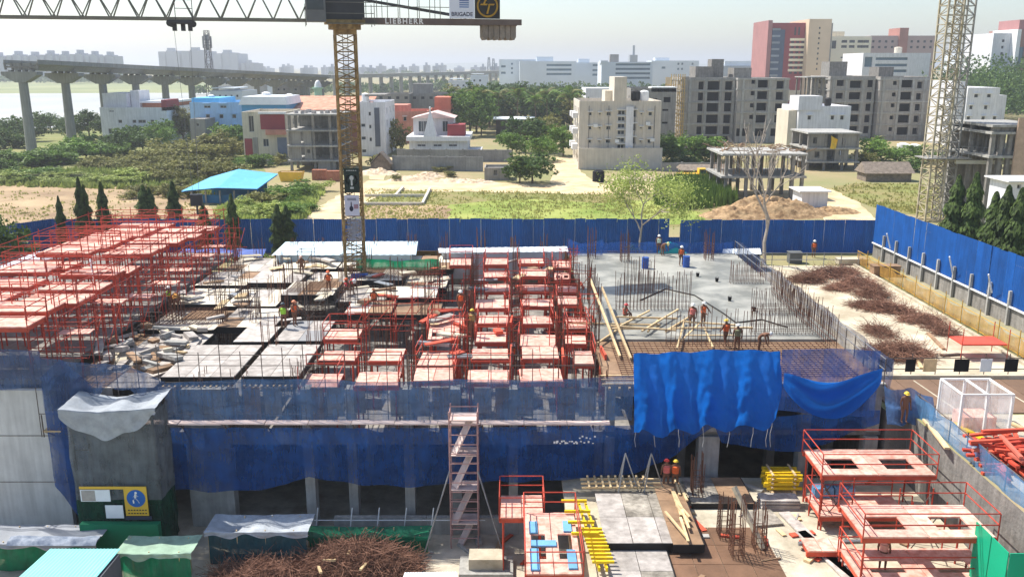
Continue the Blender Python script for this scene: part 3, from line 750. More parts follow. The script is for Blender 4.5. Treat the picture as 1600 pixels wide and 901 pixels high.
g = MB(); W,Hh,D = r['_w'],r['_h'],r['_d']; g.prism([(-.5,Hh-.1),(W+.5,Hh-.1),(W+.1,Hh+1.6),(0.4,Hh+1.6)],-0.6,D+.6); ob('roof', g.mesh('roof', whitesheet), r)
tank(r,0.3,0.8,1.0,2.2,white); tank(r,0.85,0.8,0.9,1.8,white)
r = building('terracotta_roof_house','long house under a faded terracotta roof behind the crane mast','house',453,572,172,200,14,M('brown_wall',(128,84,74),0.85,0.1,0.5),[((470,490,545,560),(180,),6,5)],(2,3,1.2,1.2))
g = MB(); W,Hh,D = r['_w'],r['_h'],r['_d']; g.prism([(-.6,Hh-.2),(W+.6,Hh-.2),(W+.2,Hh+.1),(-.2,Hh+.1)],-.8,0.0); g.add([(-.6,-.8,Hh-.1),(W+.6,-.8,Hh-.1),(W+.6,D,Hh+2.6),(-.6,D,Hh+2.6),(-.6,-.8,Hh-.3),(W+.6,-.8,Hh-.3),(W+.6,D,Hh+2.4),(-.6,D,Hh+2.4)],[(0,1,2,3),(7,6,5,4),(0,4,5,1),(1,5,6,2),(2,6,7,3),(3,7,4,0)]); ob('roof', g.mesh('roof', terracotta), r)
r = building('white_flats','narrow white block of flats right of the crane mast','building',558,602,160,192,16,whitew,[((567,),(196,216,236),7,5),((578,),(178,198,218),4,6)],(3,4,1.3,1.3))
ob('glass_strip', MB().box(r['_w']*0.62,r['_w']*0.8,-.12,-.003,2,r['_h']*0.9).mesh('glass_strip', M('slate',(86,92,104),0.5,0.1,1)), r); onroof(r,'roof_frame',greyw,0.3,1.0,1.6,0.0,0.6,z=r['_h']+1.2); tank(r,0.15,0.4,0.8,1.6,white)
# unfinished concrete frame beside it
def frame_building(name, label, xl, xr, yrows, Y, depth, xcols, mat=None, infill=(), group=None, nd=3, colw=0.45, rz=0.0, base=0.0, back=True):
    """bare slabs on columns: yrows are the slab rows from the roof down, xcols the column rows in the picture"""
    mat = mat or concrete_dark; ym = sum(yrows)/len(yrows)
    a, b = onY(xl, ym, Y), onY(xr, ym, Y); W = b.x-a.x
    zs = [onY(xl, y, Y).z-base for y in yrows]
    r = T(name, label, 'building', (a.x, Y, base), rz, group)
    for z in zs: ob('slab', cached((name,'slab',round(W,2),depth), lambda: MB().box(-.25,W+.25,-.35,depth+.2,-0.28,0).mesh('slab', concrete)), r, (0,0,z))
    us = [(x-xl)/(xr-xl)*W for x in xcols]
    lv = zs + [0.0]
    for i in range(len(zs)):
        top, bot = zs[i]-0.28, lv[i+1]
        if top-bot < 0.3: continue
        me = cached(('col',name,round(top-bot,2)), lambda: MB().box(-colw/2,colw/2,-colw/2,colw/2,0,top-bot).mesh('column', mat))
        for u in us:
            for j in range(nd): ob('column', me, r, (min(max(u,colw/2),W-colw/2), colw/2 + j*(depth-colw)/(nd-1), bot))
        if back: ob('back_wall', cached(('bw',name,round(top-bot,2)), lambda: MB().box(0,W,0,.2,0,top-bot).mesh('back_wall', mat)), r, (0,depth*0.93,bot))
    for lvl,u0,u1,ops in infill:
        z1, z0 = zs[lvl]-0.28, lv[lvl+1]; h = z1-z0; w = (u1-u0)*W
        g = MB(); wall_with_openings(g, w, h, [(o[0]*w,max(0.02,o[1]*h),o[2]*w,o[3]*h) for o in ops], 0.2, lambda x,y,zz:(x,y,zz)); g.quad((0,.2,0),(0,.2,h),(0,0,h),(0,0,0)); g.quad((w,0,0),(w,0,h),(w,.2,h),(w,.2,0))
        ob('infill_wall', g.mesh('infill_wall', greyw), r, (u0*W, 0.1, z0+0.001))
    r['_w']=W; r['_h']=zs[0]; r['_d']=depth
    return r
r = frame_building('concrete_frame_house','bare four-storey concrete frame left of the crane mast',450,531,(178,203,227,250),164,10,(453,490,516,529),infill=[(1,.03,.45,[(.5,.0,.62,.98)]),(2,.03,.45,[(.5,.0,.66,.98),(.75,.5,.9,.8)]),(3,.55,.9,[])],nd=3)
ob('roof_clutter', (lambda g: [g.obox((rrb.uniform(1,8.5),rrb.uniform(.5,6),r['_h']+.3),rrb.uniform(.5,1.5),.5,.6,rrb.uniform(0,3)) for _ in range(12)] and g.mesh('roof_clutter', ply))(MB()), r)
# pink houses and grey terrace behind the temple
r = building('pink_house','salmon pink two-storey house behind the white temple','house',603,668,174,225,14,pinkw,[((614,633),(186,),5,6)],(2,2,1.2,1.2),shade=white)
onroof(r,'roof_room',pinkw,0.1,0.5,1.4,0.2,0.8)
r = building('salmon_house','orange pink house with roof room beside the leafy trees','house',668,704,172,238,14,pinkw,[((680,),(180,),5,5)],(2,2,1.2,1.2)); onroof(r,'roof_room',M('salmon',(206,120,96),0.85,0.1,0.5),0.3,1.0,3.2,0.1,0.8)
g_ = [building('grey_terrace',l,'building',a,b,yt,Y,18,greyw,[(tuple(range(a+8,b-3,13)),(153,),5,4)],None,simple=True) for a,b,yt,Y,l in ((575,640,147,290,'long grey terrace with a row of dark windows behind the crane mast'),(640,714,146,296,'grey terrace with rooftop clutter beside the dark green wood'))]
onroof(g_[1],'stair_head',greyw,0.05,0.45,3.0,0.2,0.6); tank(g_[1],0.12,0.3,0.7)
for i,(a,b,yt,Y,mm,l) in enumerate([(340,400,122,330,whitew,'far white shed with a curved bright roof by the radio mast'),(395,440,118,420,officew,'far pale grey works building left of the crane mast'),(330,380,142,270,officew,'low pale roof cluster beside the radio mast'),(700,730,126,430,whitew,'small far white house among the trees left of the offices'),(735,762,118,480,officew,'small far pale block beside the office campus'),(430,470,132,350,greyw,'far grey low building under the viaduct')]):
    r = building('far_house',l,'building',a,b,yt,Y,16,mm,[(tuple(range(a+6,b-3,9)),(yt+8,),3,3)],None,simple=True)
    onroof(r,'roof_sheet',whitesheet,0.05,0.75,0.9,0.0,0.9,z=r['_h']+0.6)
# ---- white temple
r = building('temple','white temple with a pointed spire and stepped terraces','temple',640,730,220,185,14,whitew,[((659,684,708),(225,),13,8),((680,708),(240.5,),8,3)],(2,1,1.5,1.2))
W,Hh = r['_w'],r['_h']
ob('terrace', MB().box(-.5,W+.6,-.9,14.3,Hh+.003,Hh+.9).mesh('terrace', white), r)
ob('upper_room', MB().box(W*.05,W*.74,3,12,Hh+.9,Hh+4.4).mesh('upper_room', M('temple_grey_white',(196,194,196),.85,.08,.5,streak=.15)), r)
ob('gable_roof', MB().prism([(W*.02,Hh+4.4),(W*.78,Hh+4.4),(W*.42,Hh+5.6)],2.4,12.6).mesh('gable_roof', M('pale_pink_roof',(226,196,188),.8,.1,.6)), r)
g = MB(); c=(W*.37,0.3); 
g.add([(c[0]-1.35,c[1]-1.2,Hh+.9),(c[0]+1.35,c[1]-1.2,Hh+.9),(c[0]+1.35,c[1]+1.2,Hh+.9),(c[0]-1.35,c[1]+1.2,Hh+.9),(c[0],c[1],Hh+6.4)],[(0,1,4),(1,2,4),(2,3,4),(3,0,4)]); g.ball((c[0],c[1],Hh+6.5),.2,.2,.35)
ob('spire', g.mesh('spire', white), r)
for u in (.14,.22,.56): window(r,1.2,2.2,(W*u,2.95,Hh+1.6))
ob('red_room', MB().box(W*.66,W*.96,0.6,6,Hh+.9,Hh+3.2).mesh('red_room', maroon), r)
r = building('annex','low white annex beside the temple','house',727,752,236,186,10,whitew,[((733,744),(239,),4,4)],None,parapet=.2)
r = building('wood_shed','dark open shed with pale roof in the wood','shed',775,832,187,250,10,M('dark_timber',(70,62,56),0.9,0.2,1),[],None,parapet=.1); ob('roof', MB().box(-.8,r['_w']+.8,-1,11,r['_h'],r['_h']+.25).mesh('roof', whitesheet), r)
# low walls, huts
def boundary(name,label,pts,z,mat,th=0.25,cap=None):
    r = T(name,label,'wall',(pts[0].x,pts[0].y,0)); n=0
    for a,b in zip(pts,pts[1:]):
        L=(b-a).length; k=max(1,round(L/3.2))
        for i in range(k):
            p,q=a.lerp(b,i/k),a.lerp(b,(i+1)/k); o=pts[0]
            ob('wall_panel', MB().beam(Vector((p.x-o.x,p.y-o.y,z/2)),Vector((q.x-o.x,q.y-o.y,z/2))-(q-p).normalized()*0.03,th,z).mesh('wall_panel',mat), r)
            ob('wall_post', cached(('wpost',round(z,2),mat.name),lambda: MB().box(-.18,.18,-.18,.18,0,z+.12).mesh('wall_post',mat)), r, (p.x-o.x,p.y-o.y,0))
    return r
blockw = M('block_wall',(140,140,138),0.9,0.15,0.8,0.3,streak=0.15)
boundary('compound_wall','grey block compound wall in front of the temple',[at(615,266),at(755,268)],2.6,blockw)
boundary('compound_wall','upper grey block wall running from the temple to the wood',[at(622,252),at(800,253)],2.4,blockw)
boundary('compound_wall','cream wall along the foot of the beige flats',[at(905,265),at(1034,264)],3.9,beige)
boundary('compound_wall','dark low wall between the bushes and the skeleton building',[at(1034,268),at(1128,268)],1.6,blockw)
boundary('plot_wall','mossy low wall edging the scrub above the brown field',[at(-20,286),at(80,283),at(190,285)],1.2,M('mossy_wall',(120,118,84),0.95,0.2,0.8,0.3))
t = building('brick_hut','grey roofless block hut beside the track','hut',757,796,262,150,5,greyw,[((774,),(270,),7,9)],(1,1,1,1.2),parapet=.4)
t = T('gable_hut','tiny thatched gable hut on the sandy path','hut',at(595,268)); g=MB(); g.prism([(-1.8,0),(1.8,0),(1.8,1.2),(0,3.2),(-1.8,1.2)],0,3); ob('wall',g.mesh('wall',thatch),t); g=MB(); g.obox((-1.05,1.4,2.3),2.9,3.6,.12,0,0,-R(48)); g.obox((1.05,1.4,2.3),2.9,3.6,.12,0,0,R(48)); ob('roof',g.mesh('roof',thatch),t)
def prism_hut(name,label,x,y,w,d,h,rf,wm,rm,rz=0):
    t=T(name,label,'hut',at(x,y),rz); g=MB(); g.box(-w/2,w/2,0,d,0,h); ob('wall',g.mesh('wall',wm),t)
    g=MB(); g.add([(-w/2-.4,-.5,h),(w/2+.4,-.5,h),(w/2+.2,d/2,h+rf),(-w/2-.2,d/2,h+rf),(-w/2-.4,d+.5,h),(w/2+.4,d+.5,h)],[(0,1,2,3),(3,2,5,4),(0,3,4),(1,5,2),(0,4,5,1)]); ob('roof',g.mesh('roof',rm),t); return t
prism_hut('thatched_hut','long thatched hut beside the sandy road left of the crane tower',1388,284,7.5,4,1.4,1.7,thatch,thatch)
prism_hut('dark_hut','low dark brick hut with earth heaped roof beside the skeleton',1104,283,8,4,1.8,.8,M('dark_brick',(110,88,76),0.95,0.2,1),thatch)
# blue shed
a,b = at(300,318),at(412,308); t = T('blue_shed','open-sided shed with bright light blue sheet roof','shed',(a.x,a.y,0)); W=b.x-a.x
g=MB(); zb=onY(300,297,a.y).z; zr=onY(360,282,a.y+5).z
g.add([(-1,-1,zb),(W*.5,-1.4,zb+.5),(W+1.2,-1,zb+.3),(W+1.6,9,zr+.5),(W*.5,9,zr+1.2),(-.2,9,zr)],[(0,1,4,5),(1,2,3,4)]); g.add([(-1,-1,zb-.15),(W*.5,-1.4,zb+.35),(W+1.2,-1,zb+.15),(W+1.6,9,zr+.35),(W*.5,9,zr+1.05),(-.2,9,zr-.15)],[(5,4,1,0),(4,3,2,1)])
ob('roof',g.mesh('roof',bluesheet),t)
ob('wall',MB().box(0,W*.9,0.4,.6,0,zb*.62).mesh('wall',M('shed_blue',(40,120,170),0.6,0.1,1)),t)
for i in range(5): ob('post',cached('shedpost',lambda:MB().box(-.1,.1,-.1,.1,0,1).mesh('post',steelgrey)),t,(W*i/4.2,0.1,0),scale=(1,1,zb-.1))
ob('back_wall',MB().box(0,W,8.4,8.6,0,zb).mesh('back_wall',M('shed_blue',(40,120,170))),t)
# field foundation lines
t=T('foundation','low brick foundation lines laid out on the plot behind the fence','foundation',at(560,321)); o=at(560,321)
for q in (((560,321),(660,321)),((660,321),(672,297)),((570,308),(664,308)),((618,308),(630,295))):
    p1,p2=at(*q[0])-o,at(*q[1])-o; ob('wall_course',MB().beam(p1+Vector((0,0,.2)),p2+Vector((0,0,.2)),.35,.45).mesh('wall_course',beige),t)

# ---- beige flats
ys=(178,200,221); r = building('beige_flats','beige four-storey flats with white sunshades beside the sandy lane','building',905,1033,158,168,16,beige,[((922,),ys,5,5.5),((951,),ys,7,6),((971,),(176,186,197,207,219,229),11,7),((992,),(178,199,220),4.5,11),((1016,),ys,6,6),((937,),ys,3,2.5),((985,),ys,2.5,4),((1002,),ys,3,2.5),((950,986,1002),(240,),9,8)],(4,4,1.4,1.4),frame=white,shade=white,t=0.3)
W,Hh=r['_w'],r['_h']
ob('stair_tower',MB().box(W*.42,W*.57,-.05,9,Hh-.003,Hh+4.3).mesh('stair_tower',beige),r); ob('stair_tower',MB().box(W*.33,W*.42,3,9,Hh-.8,Hh+1.8).mesh('stair_tower',cream),r)
ob('rib',MB().box(W*.27,W*.3,-.14,-.003,3.5,Hh-.6).mesh('rib',beige),r); ob('rib',MB().box(W*.78,W*.81,-.14,-.003,3.5,Hh-.6).mesh('rib',beige),r)
ob('stair_bay',MB().box(W*.57,W*.66,-.5,-.003,3.4,Hh-1).mesh('stair_bay',whitew),r)
for z in (3.3,6.2,9.1): ob('balcony',MB().box(-1.0,-.003,3,6,z,z+1.0).mesh('balcony',whitew),r); ob('balcony',MB().box(-1.0,-.003,9,12,z,z+1.0).mesh('balcony',whitew),r)
tank(r,.75,.5,.9,1.6); tank(r,.86,.5,.9,1.6,white)
for u in (.12,.36,.68,.92): ob('drainpipe',cached('dpp',lambda:MB().tube((0,-.06,.2),(0,-.06,11.5),.06,6).mesh('drainpipe',M('pipe_grey',(128,124,118),.6,.1,1))),r,(W*u,0,0))
for u,z in ((.2,7.6),(.47,4.8),(.84,8.0),(.9,5.0)): ob('cooling_unit',cached('acu',lambda:MB().box(-.4,.4,-.4,-.01,0,.6).mesh('cooling_unit',white)),r,(W*u,0,z))
r = building('grey_flats','raw grey block standing behind the beige flats','building',985,1056,138,205,16,greyw,[((990,1042),(156,),11,8),((1020,),(158,),14,8),((1040,),(172,192),9,3),((1000,1015),(178,),9,6)],(3,4,1.2,1.2),glassm=dark,t=.4,simple=True); onroof(r,'parapet_block',white,0.45,1.0,.3,0,.3)
r = building('low_white_shed','long low white shed roof behind the beige flats','shed',915,985,138,330,20,whitew,[],None,parapet=.2)
# ---- unfinished grey tower blocks
def raw_block(name,label,xl,xr,yt,Y,depth,wins,slabs,xcols,sider=None):
    r = building(name,label,'building',xl,xr,yt,Y,depth,M('raw_block_wall',(166,160,152),.92,.12,.5,.2,streak=.22,rv=.05),wins,sider,simple=True,glassm=dark,t=.9,parapet=.3)  # openings have no glass; the dark panes paint in the shade behind them
    W,Hh=r['_w'],r['_h']
    for y in slabs:
        z=onY(xl,y,Y).z; ob('slab_edge',cached(('se',round(W,1),depth),lambda:MB().box(-.15,W+.15,-.25,depth*.98,-.16,.16).mesh('slab_edge',concrete)),r,(0,0,z))
    for x in xcols: ob('column',cached(('cf',round(Hh,1)),lambda:MB().box(-.3,.3,-.18,-.003,0,Hh-.2).mesh('column',concrete)),r,((x-xl)/(xr-xl)*W,0,0))
    return r
ys=(134,151,168,186,204)
r = raw_block('unfinished_block','unfinished grey concrete block with bamboo scaffold on its corner',1064,1148,121,228,16,[((1095,),ys,8,12),((1114,),ys,19,13),((1138,),ys,11,13),((1090,1113,1135),(217,),14,8)],(125,142,160,177,194,211),(1078,1103,1126,1146),(3,6,1.5,1.6))
onroof(r,'lift_room',concrete_dark,0.3,0.62,2.6,.2,.7); onroof(r,'lift_room',concrete_dark,0.62,.85,4.4,.3,.6)
g=MB(); Hh=r['_h']; bam=M('bamboo',(190,164,112),0.85,0.2,2)
for i in range(7):
    for yy in (-.9,-.3): g.tube((-2.6+i*.55,yy-.3*(i%2),0),(-2.6+i*.55,yy-.3*(i%2),Hh+.8),.07,4)
for z in range(1,int(Hh)): 
    g.tube((-2.8,-.9,z),(1.0,-.9,z+.1),.06,4); g.tube((-2.6,-.9,z),(-2.4,8,z),.06,4)
    if z%3==0: g.beam((-2.6,-.9,z),(.8,-.9,z+2.6),.07)
for i in range(8): g.tube((-2.6,i*1.1,0),(-2.6,i*1.1,Hh),.07,4)
ob('scaffold',g.mesh('scaffold',bam),r)
r = raw_block('unfinished_block','unfinished pale grey block beside the bamboo scaffold one',1152,1232,122,226,16,[((1176,),(128,146,165,183),6,6.5),((1191,),(131,149,167,186),16,12),((1218,),(133,150,168,186),11,12),((1163,1191,1217),(207,),18,12)],(124,140,158,176,194),(1161,1181,1203,1226),(3,6,1.5,1.6))
onroof(r,'lift_room',concrete_dark,0.0,.35,2.4,.3,.7)
r = raw_block('unfinished_block','long unfinished grey block behind the white house',1296,1366,119,236,16,[((1312,),(130,150,167,186,203),11,9),((1336,),(132,150,168,185,203),18,11),((1359,),(131,150,168,186,203),9,11)],(124,141,159,177,195,212),(1302,1322,1348,1364),(3,6,1.5,1.6))
onroof(r,'lift_room',concrete_dark,.1,.5,3.6,.3,.7)
r = raw_block('unfinished_block','unfinished grey block right next to the pale crane tower',1374,1452,120,234,16,[((1397,),(130,148,165,184,202),6,6),((1416,),(131,150,168,186,205),18,12),((1436,),(133,151,168,186,205),8,10),((1392,1420,1440),(219,),16,9)],(124,141,159,177,195,212),(1380,1405,1426,1444))
onroof(r,'lift_room',concrete_dark,.1,.4,2.4,.3,.7)
frame_building('frame_wing','thin columned concrete frame wing linking the two unfinished blocks',1262,1298,(120,),240,10,(1264,1271,1278,1285,1292,1298),nd=2,colw=.35,back=False)
# ---- white house and grey frame in front
r = building('white_house','white cubic house with small windows in front of the unfinished blocks','house',1247,1328,166,186,12,whitew,[((1264,1300,1315),(184,),5,6)],(2,3,1.2,1.6),frame=dark,shade=white); onroof(r,'stair_room',whitew,-.02,.43,2.0,-.02,.5)
tank(r,.7,.4,.7,1.4); onroof(r,'side_block',cream,-.16,-.003,-.9,.1,.8,z=-r['_h']*0)
r = frame_building('grey_frame_house','grey block house under construction with yellow tarp on its roof',1262,1342,(207,231,252),165,10,(1264,1290,1318,1340),infill=[(0,0,.33,[(.3,.3,.55,.75)]),(0,.58,.98,[(.2,.25,.4,.7)]),(1,0,.33,[(.45,.3,.75,.8)]),(1,.36,.98,[(.05,.0,.3,.95),(.42,.5,.52,.9),(.72,.0,.95,.95)])])
g=MB(); g.grid(lambda u,v:(r['_w']*(.42+.13*u),-.5-.3*math.sin(v*3+u*4),r['_h']-2.9+2.4*v*(1-.3*u)),6,6); ob('tarp',g.mesh('tarp',M('yellow_tarp',(240,196,60),.6,.1,2)),r)
# ---- low skeleton
r = frame_building('skeleton_house','low bare concrete skeleton with props and debris on top',1130,1258,(240,275),128,10,(1136,1168,1205,1240,1256),nd=3,back=False)
g=MB(); W=r['_w']; 
for _ in range(60):
    p=Vector((rrb.uniform(-.5,W+.5),rrb.uniform(-.5,10),r['_h']+rrb.uniform(0,.5))); g.beam(p,p+Vector((rrb.uniform(-2,2),rrb.uniform(-.8,.8),rrb.uniform(-.1,.6))),.12)
ob('debris',g.mesh('debris',ply_brown),r)
for _ in range(46):
    x,y_=rrb.uniform(0,W),rrb.uniform(.2,9); ob('prop',cached('skp',lambda:MB().tube((0,0,0),(.1,0,2.9),.05,4).mesh('prop',ply_brown)),r,(x,y_,3.0),rz=_)
# ---- kiosk, campus on the right
r = building('white_cabin','small white site cabin with flat roof by the soil heap','cabin',1252,1292,300,118,4,whitew,[],None,parapet=.05); ob('roof',MB().box(-.5,r['_w']+.3,-.4,4.4,r['_h']+.002,r['_h']+.16).mesh('roof',white),r)
r = building('red_tower','tall maroon and cream tower with rows of dark windows','tower',1200,1262,36,430,26,maroon,[(tuple(range(1238,1262,8)),tuple(range(66,118,8)),5,3),((1241,1247),(49,),3,12)],None,simple=True,t=.5)
W,Hh=r['_w'],r['_h']
ob('glass_front',MB().box(W*.08,W*.4,-.5,-.003,3,Hh*.92).mesh('glass_front',M('tower_glass',(70,86,112),.2,.2,.3)),r)
for i in range(11): ob('spandrel',cached('spn',lambda:MB().box(W*.08,W*.28,-.7,-.503,0,.9).mesh('spandrel',M('spandrel_grey',(140,148,158),.6,.1,.5))),r,(0,0,5+i*Hh*.078))
ob('end_wall',MB().box(-.6,W*.07,-.6,26,0,Hh*1.03).mesh('end_wall',M('rose_wall',(164,116,114),.8,.1,.2)),r)
ob('white_grid',MB().box(W*.53,W*1.0,-.06,-.003,3,Hh*.2).mesh('white_grid',cream),r)
for y in range(62,118,8): 
    z=onY(1238,y,430).z; ob('spandrel',cached('spn2',lambda:MB().box(W*.54,W*1.0,-.35,-.003,-.55,.55).mesh('spandrel',M('cream_band',(236,226,200),.8,.05,.3))),r,(0,0,z))
r = building('sand_tower','sand coloured tower with a single strip of small windows','tower',1262,1297,30,425,30,M('sand_wall',(206,184,156),.85,.06,.1),[((1279,),tuple(range(44,116,8)),2.5,3)],None,simple=True,t=.4); ob('side_fin',MB().box(r['_w'],r['_w']+2,4,30,0,r['_h']*.96).mesh('side_fin',greyw),r)
r = building('cream_offices','cream office block with dark ribbon windows right of the sand tower','office',1297,1360,57,470,24,M('cream_office',(232,222,196),.8,.05,.1),[((1318,1330,1343,1352),(65,73),9,4),((1302,),(70,),7,12),((1318,1330),(90,98),8,2)],None,simple=True,t=.5); onroof(r,'plant_room',cream,.1,.4,2.5,.2,.7)
r = building('rose_offices','rose and grey office block with a brown lift tower','office',1358,1462,56,500,24,M('rose_office',(190,166,160),.8,.05,.1),[(tuple(range(1363,1456,10)),(65,74),4,3.5)],None,simple=True,t=.5); ob('lift_tower',MB().box(r['_w']*.42,r['_w']*.55,-1,14,0,r['_h']+4).mesh('lift_tower',M('brown_rose',(160,112,100),.8,.1,.2)),r)
r = building('white_offices','white framed office with long glass ribbons above the unfinished blocks','office',1347,1452,83,390,24,whitew,[((1392,),(92,102,111),50,4),((1356,),(97,),12,15)],None,glassm=officeg,simple=True,t=.7); tank(r,.65,.4,1.6,2.5,cream)
r = building('grey_offices','pale grey hazy office seen past the crane tower','office',1504,1550,84,520,24,officew,[((1514,),(97,),6,18),((1543,),(94,102,109),9,3)],None,glassm=officeg,simple=True,t=.5)
r = building('corner_offices','white and brown office tower at the right edge of the skyline','office',1550,1592,52,400,24,whitew,[((1566,),(64,74,84,94),4,4)],None,simple=True,t=.5)
r = building('brown_offices','brown topped glass office cut off by the right edge','office',1588,1640,46,396,24,M('brown_office',(150,112,100),.8,.08,.2),[((1597,),(90,),7,32)],None,glassm=officeg,simple=True,t=.5); onroof(r,'roof_block',M('rose_wall',(186,150,146)),.1,1,4,.1,.8); ob('white_fin',MB().box(-.4,1.2,-.6,20,0,r['_h']).mesh('white_fin',white),r)
# ---- white flats and works at the right edge
r = building('white_apartments','white apartment block with sunshades beside the crane tower','building',1510,1560,137,215,16,whitew,[((1524,1544),(150,),6,5),((1518,1541),(168,),5,6),((1516,1539,1557),(185,),5,6),((1518,1540),(198,),12,3)],(3,4,1.4,1.3),shade=white); onroof(r,'side_wing',whitew,-.3,-.003,1.4,.1,.9,z=-r['_h']*0); onroof(r,'end_wing',M('white_wall',(222,222,224)),1.003,1.35,-1.8,.1,.9,z=-r['_h']*0)
# balconies of the side wing
for z in range(1,5): ob('balcony',MB().box(-.42*r['_w'],-.3*r['_w']-.003,2,7,z*3.1-.4,z*3.1+.7).mesh('balcony',whitew),r)
r = frame_building('brick_works','raw concrete and block building under construction at the right edge',1550,1640,(195,206,243),105,10,(1553,1566,1580,1596,1620),infill=[(0,0,.42,[]),(1,.45,1.0,[])],nd=3)
ob('block_pier',MB().box(r['_w']*.38,r['_w']*.7,-.6,-.352,0,r['_h']+.8).mesh('block_pier',M('pale_block',(186,160,138),.9,.12,1.5,.2)),r)
r = building('white_container','white site container roof at the right edge behind the columnar trees','container',1576,1640,284,92,4,whitew,[((1590,),(292,),6,7)],None,parapet=.05); ob('roof',MB().box(-.5,r['_w']+.3,-.5,4.4,r['_h']+.002,r['_h']+.14).mesh('roof',white),r)

# ---- far office campus
def office(label,xl,xr,yt,Y,bandx,bandy,wx=(),wy=(),d=26):
    r = building('campus_office',label,'office',xl,xr,yt,Y,d,officew,[((bandx[0]+bandx[1])/2 and ((bandx[0]+bandx[1])/2,),bandy,bandx[1]-bandx[0],3.2)] and [(((bandx[0]+bandx[1])/2,),bandy,bandx[1]-bandx[0],3.2),(wx,wy,3,3)],None,'far white office campus',simple=True,glassm=officeg,t=.7)
    return r
r = office('far white office with three green glass ribbons beside the small tower',780,838,93,640,(783,790),(104,114),(800,),(100,107,114)); 
r = office('far white office with ribbon windows, middle of the campus',812,900,96,610,(854,893),(102,109,116)); onroof(r,'plant_room',officew,.3,.6,3,.2,.6)
r = office('far white office block with blank end wall left of the ribbon block',900,944,98,650,(926,938),(102,110,117)); onroof(r,'plant_room',officew,.1,.5,2.6,.2,.6)
r = office('far white office with four long ribbons behind the beige flats',940,1020,97,560,(962,1016),(101,108,115,122)); onroof(r,'end_block',officew,-.02,.12,.8,-.02,.5); onroof(r,'roof_frame',greyw,.18,.35,4.5,.2,.4)
r = office('far grey white office with scattered windows left of the bamboo scaffold',1018,1092,95,620,(1034,1040),(106,),(1060,1066,1082),(100,108)); onroof(r,'plant_room',officew,.1,.4,2,.2,.6)
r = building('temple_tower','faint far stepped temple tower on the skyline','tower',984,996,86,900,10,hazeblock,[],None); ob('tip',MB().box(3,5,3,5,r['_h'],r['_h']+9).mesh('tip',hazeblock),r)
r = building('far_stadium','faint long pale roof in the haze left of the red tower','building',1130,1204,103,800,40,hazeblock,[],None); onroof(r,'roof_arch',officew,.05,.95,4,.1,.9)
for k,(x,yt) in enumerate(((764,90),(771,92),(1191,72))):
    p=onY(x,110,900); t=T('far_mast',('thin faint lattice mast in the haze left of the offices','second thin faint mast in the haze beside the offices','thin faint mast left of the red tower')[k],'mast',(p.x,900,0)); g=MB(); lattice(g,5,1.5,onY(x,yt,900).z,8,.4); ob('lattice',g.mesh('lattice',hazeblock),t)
# ================================================================== THE BUILDING SITE
def Xat(x, y, Y): return onY(x, y, Y).x
# ---- crane over the site
crane_y = M('crane_ochre', (122,98,54), 0.6, 0.3, 1.8, rv=0.08, col2=(164,138,88))
crane_g = M('crane_olive', (112,112,100), 0.6, 0.15, 1.2, rv=0.05)
crane_d = M('crane_dark', (58,60,64), 0.5, 0.15, 1.0, rv=0.05)
CX, CY = Xat(547,240,72), 72.0
cr = T('tower_crane', 'yellow lattice tower crane with long jib and banners above the site', 'crane', (CX, CY, FLOOR1))
ztop = onY(547,54,CY).z - FLOOR1; NS = 11; sh_ = ztop/NS
def mast_section(w, h, n, leg, lace, mat):
    g = MB(); c = [(-w/2,-w/2),(w/2,-w/2),(w/2,w/2),(-w/2,w/2)]
    for x,y in c: g.box(x-leg/2,x+leg/2,y-leg/2,y+leg/2,0,h-.01)
    for s in range(n):
        z0,z1 = h*s/n, h*(s+1)/n
        for i in range(4):
            a,b = c[i],c[(i+1)%4]; g.beam((*a,z0+.04),(*b,z0+.04),lace)
            if (s+i)%2: g.beam((*a,z0),(*b,z1),lace)
            else: g.beam((*b,z0),(*a,z1),lace)
    return g.mesh('mast_section', mat)
ms = mast_section(1.55, sh_, 3, 0.17, 0.075, crane_y)
for k in range(NS): ob('mast_section', ms, cr, (0,0,k*sh_), rz=R(14))
g = MB()
for k in range(int(ztop*3)): g.beam((-.2,.1,k/3),(.2,.1,k/3),.035)
g.beam((-.2,.1,0),(-.2,.1,ztop),.05); g.beam((.2,.1,0),(.2,.1,ztop),.05)
ob('ladder', g.mesh('ladder', crane_g), cr, rz=R(14))
JR = R(194); zt = ztop
def cpart(name, g, mat, par=None): return ob(name, g.mesh(name, mat), par or cr, (0,0,zt), rz=JR)
g = MB(); g.box(-.85,.85,-.85,.85,0,.35); g.tube((0,0,.35),(0,0,.75),1.25,20); g.box(-1.5,1.5,-1.1,1.1,.75,1.05)
cpart('slewing_ring', g, crane_y)
g = MB(); g.box(-1.5,1.4,-.75,.75,1.05,3.2); g.beam((-1.2,-.7,3.2),(0,0,8),.16); g.beam((-1.2,.7,3.2),(0,0,8),.16); g.beam((1.2,-.7,3.2),(0,0,8),.16); g.beam((1.2,.7,3.2),(0,0,8),.16)
cpart('tower_head', g, crane_d)
g = MB(); g.box(1.45,2.9,.3,1.7,.85,3.1); cabin = cpart('cabin', g, M('cabin_grey',(104,108,108),.5,.1,1))
ob('cabin_glass', MB().box(1.6,2.8,1.703,1.73,1.7,2.9).mesh('cabin_glass', glass), cabin); ob('cabin_glass', MB().box(2.903,2.93,.45,1.6,1.7,2.9).mesh('cabin_glass', glass), cabin)
g = MB()
for x in (-2.2,2.9):
    for y in (1.2,-1.2): g.beam((x,y,.6),(x,y,2.3),.05)
for z in (1.5,2.3): g.beam((-2.2,1.2,z),(1.4,1.2,z),.05)
g.box(-2.4,1.4,.9,1.4,.72,.8)
cpart('slew_platform', g, crane_g)
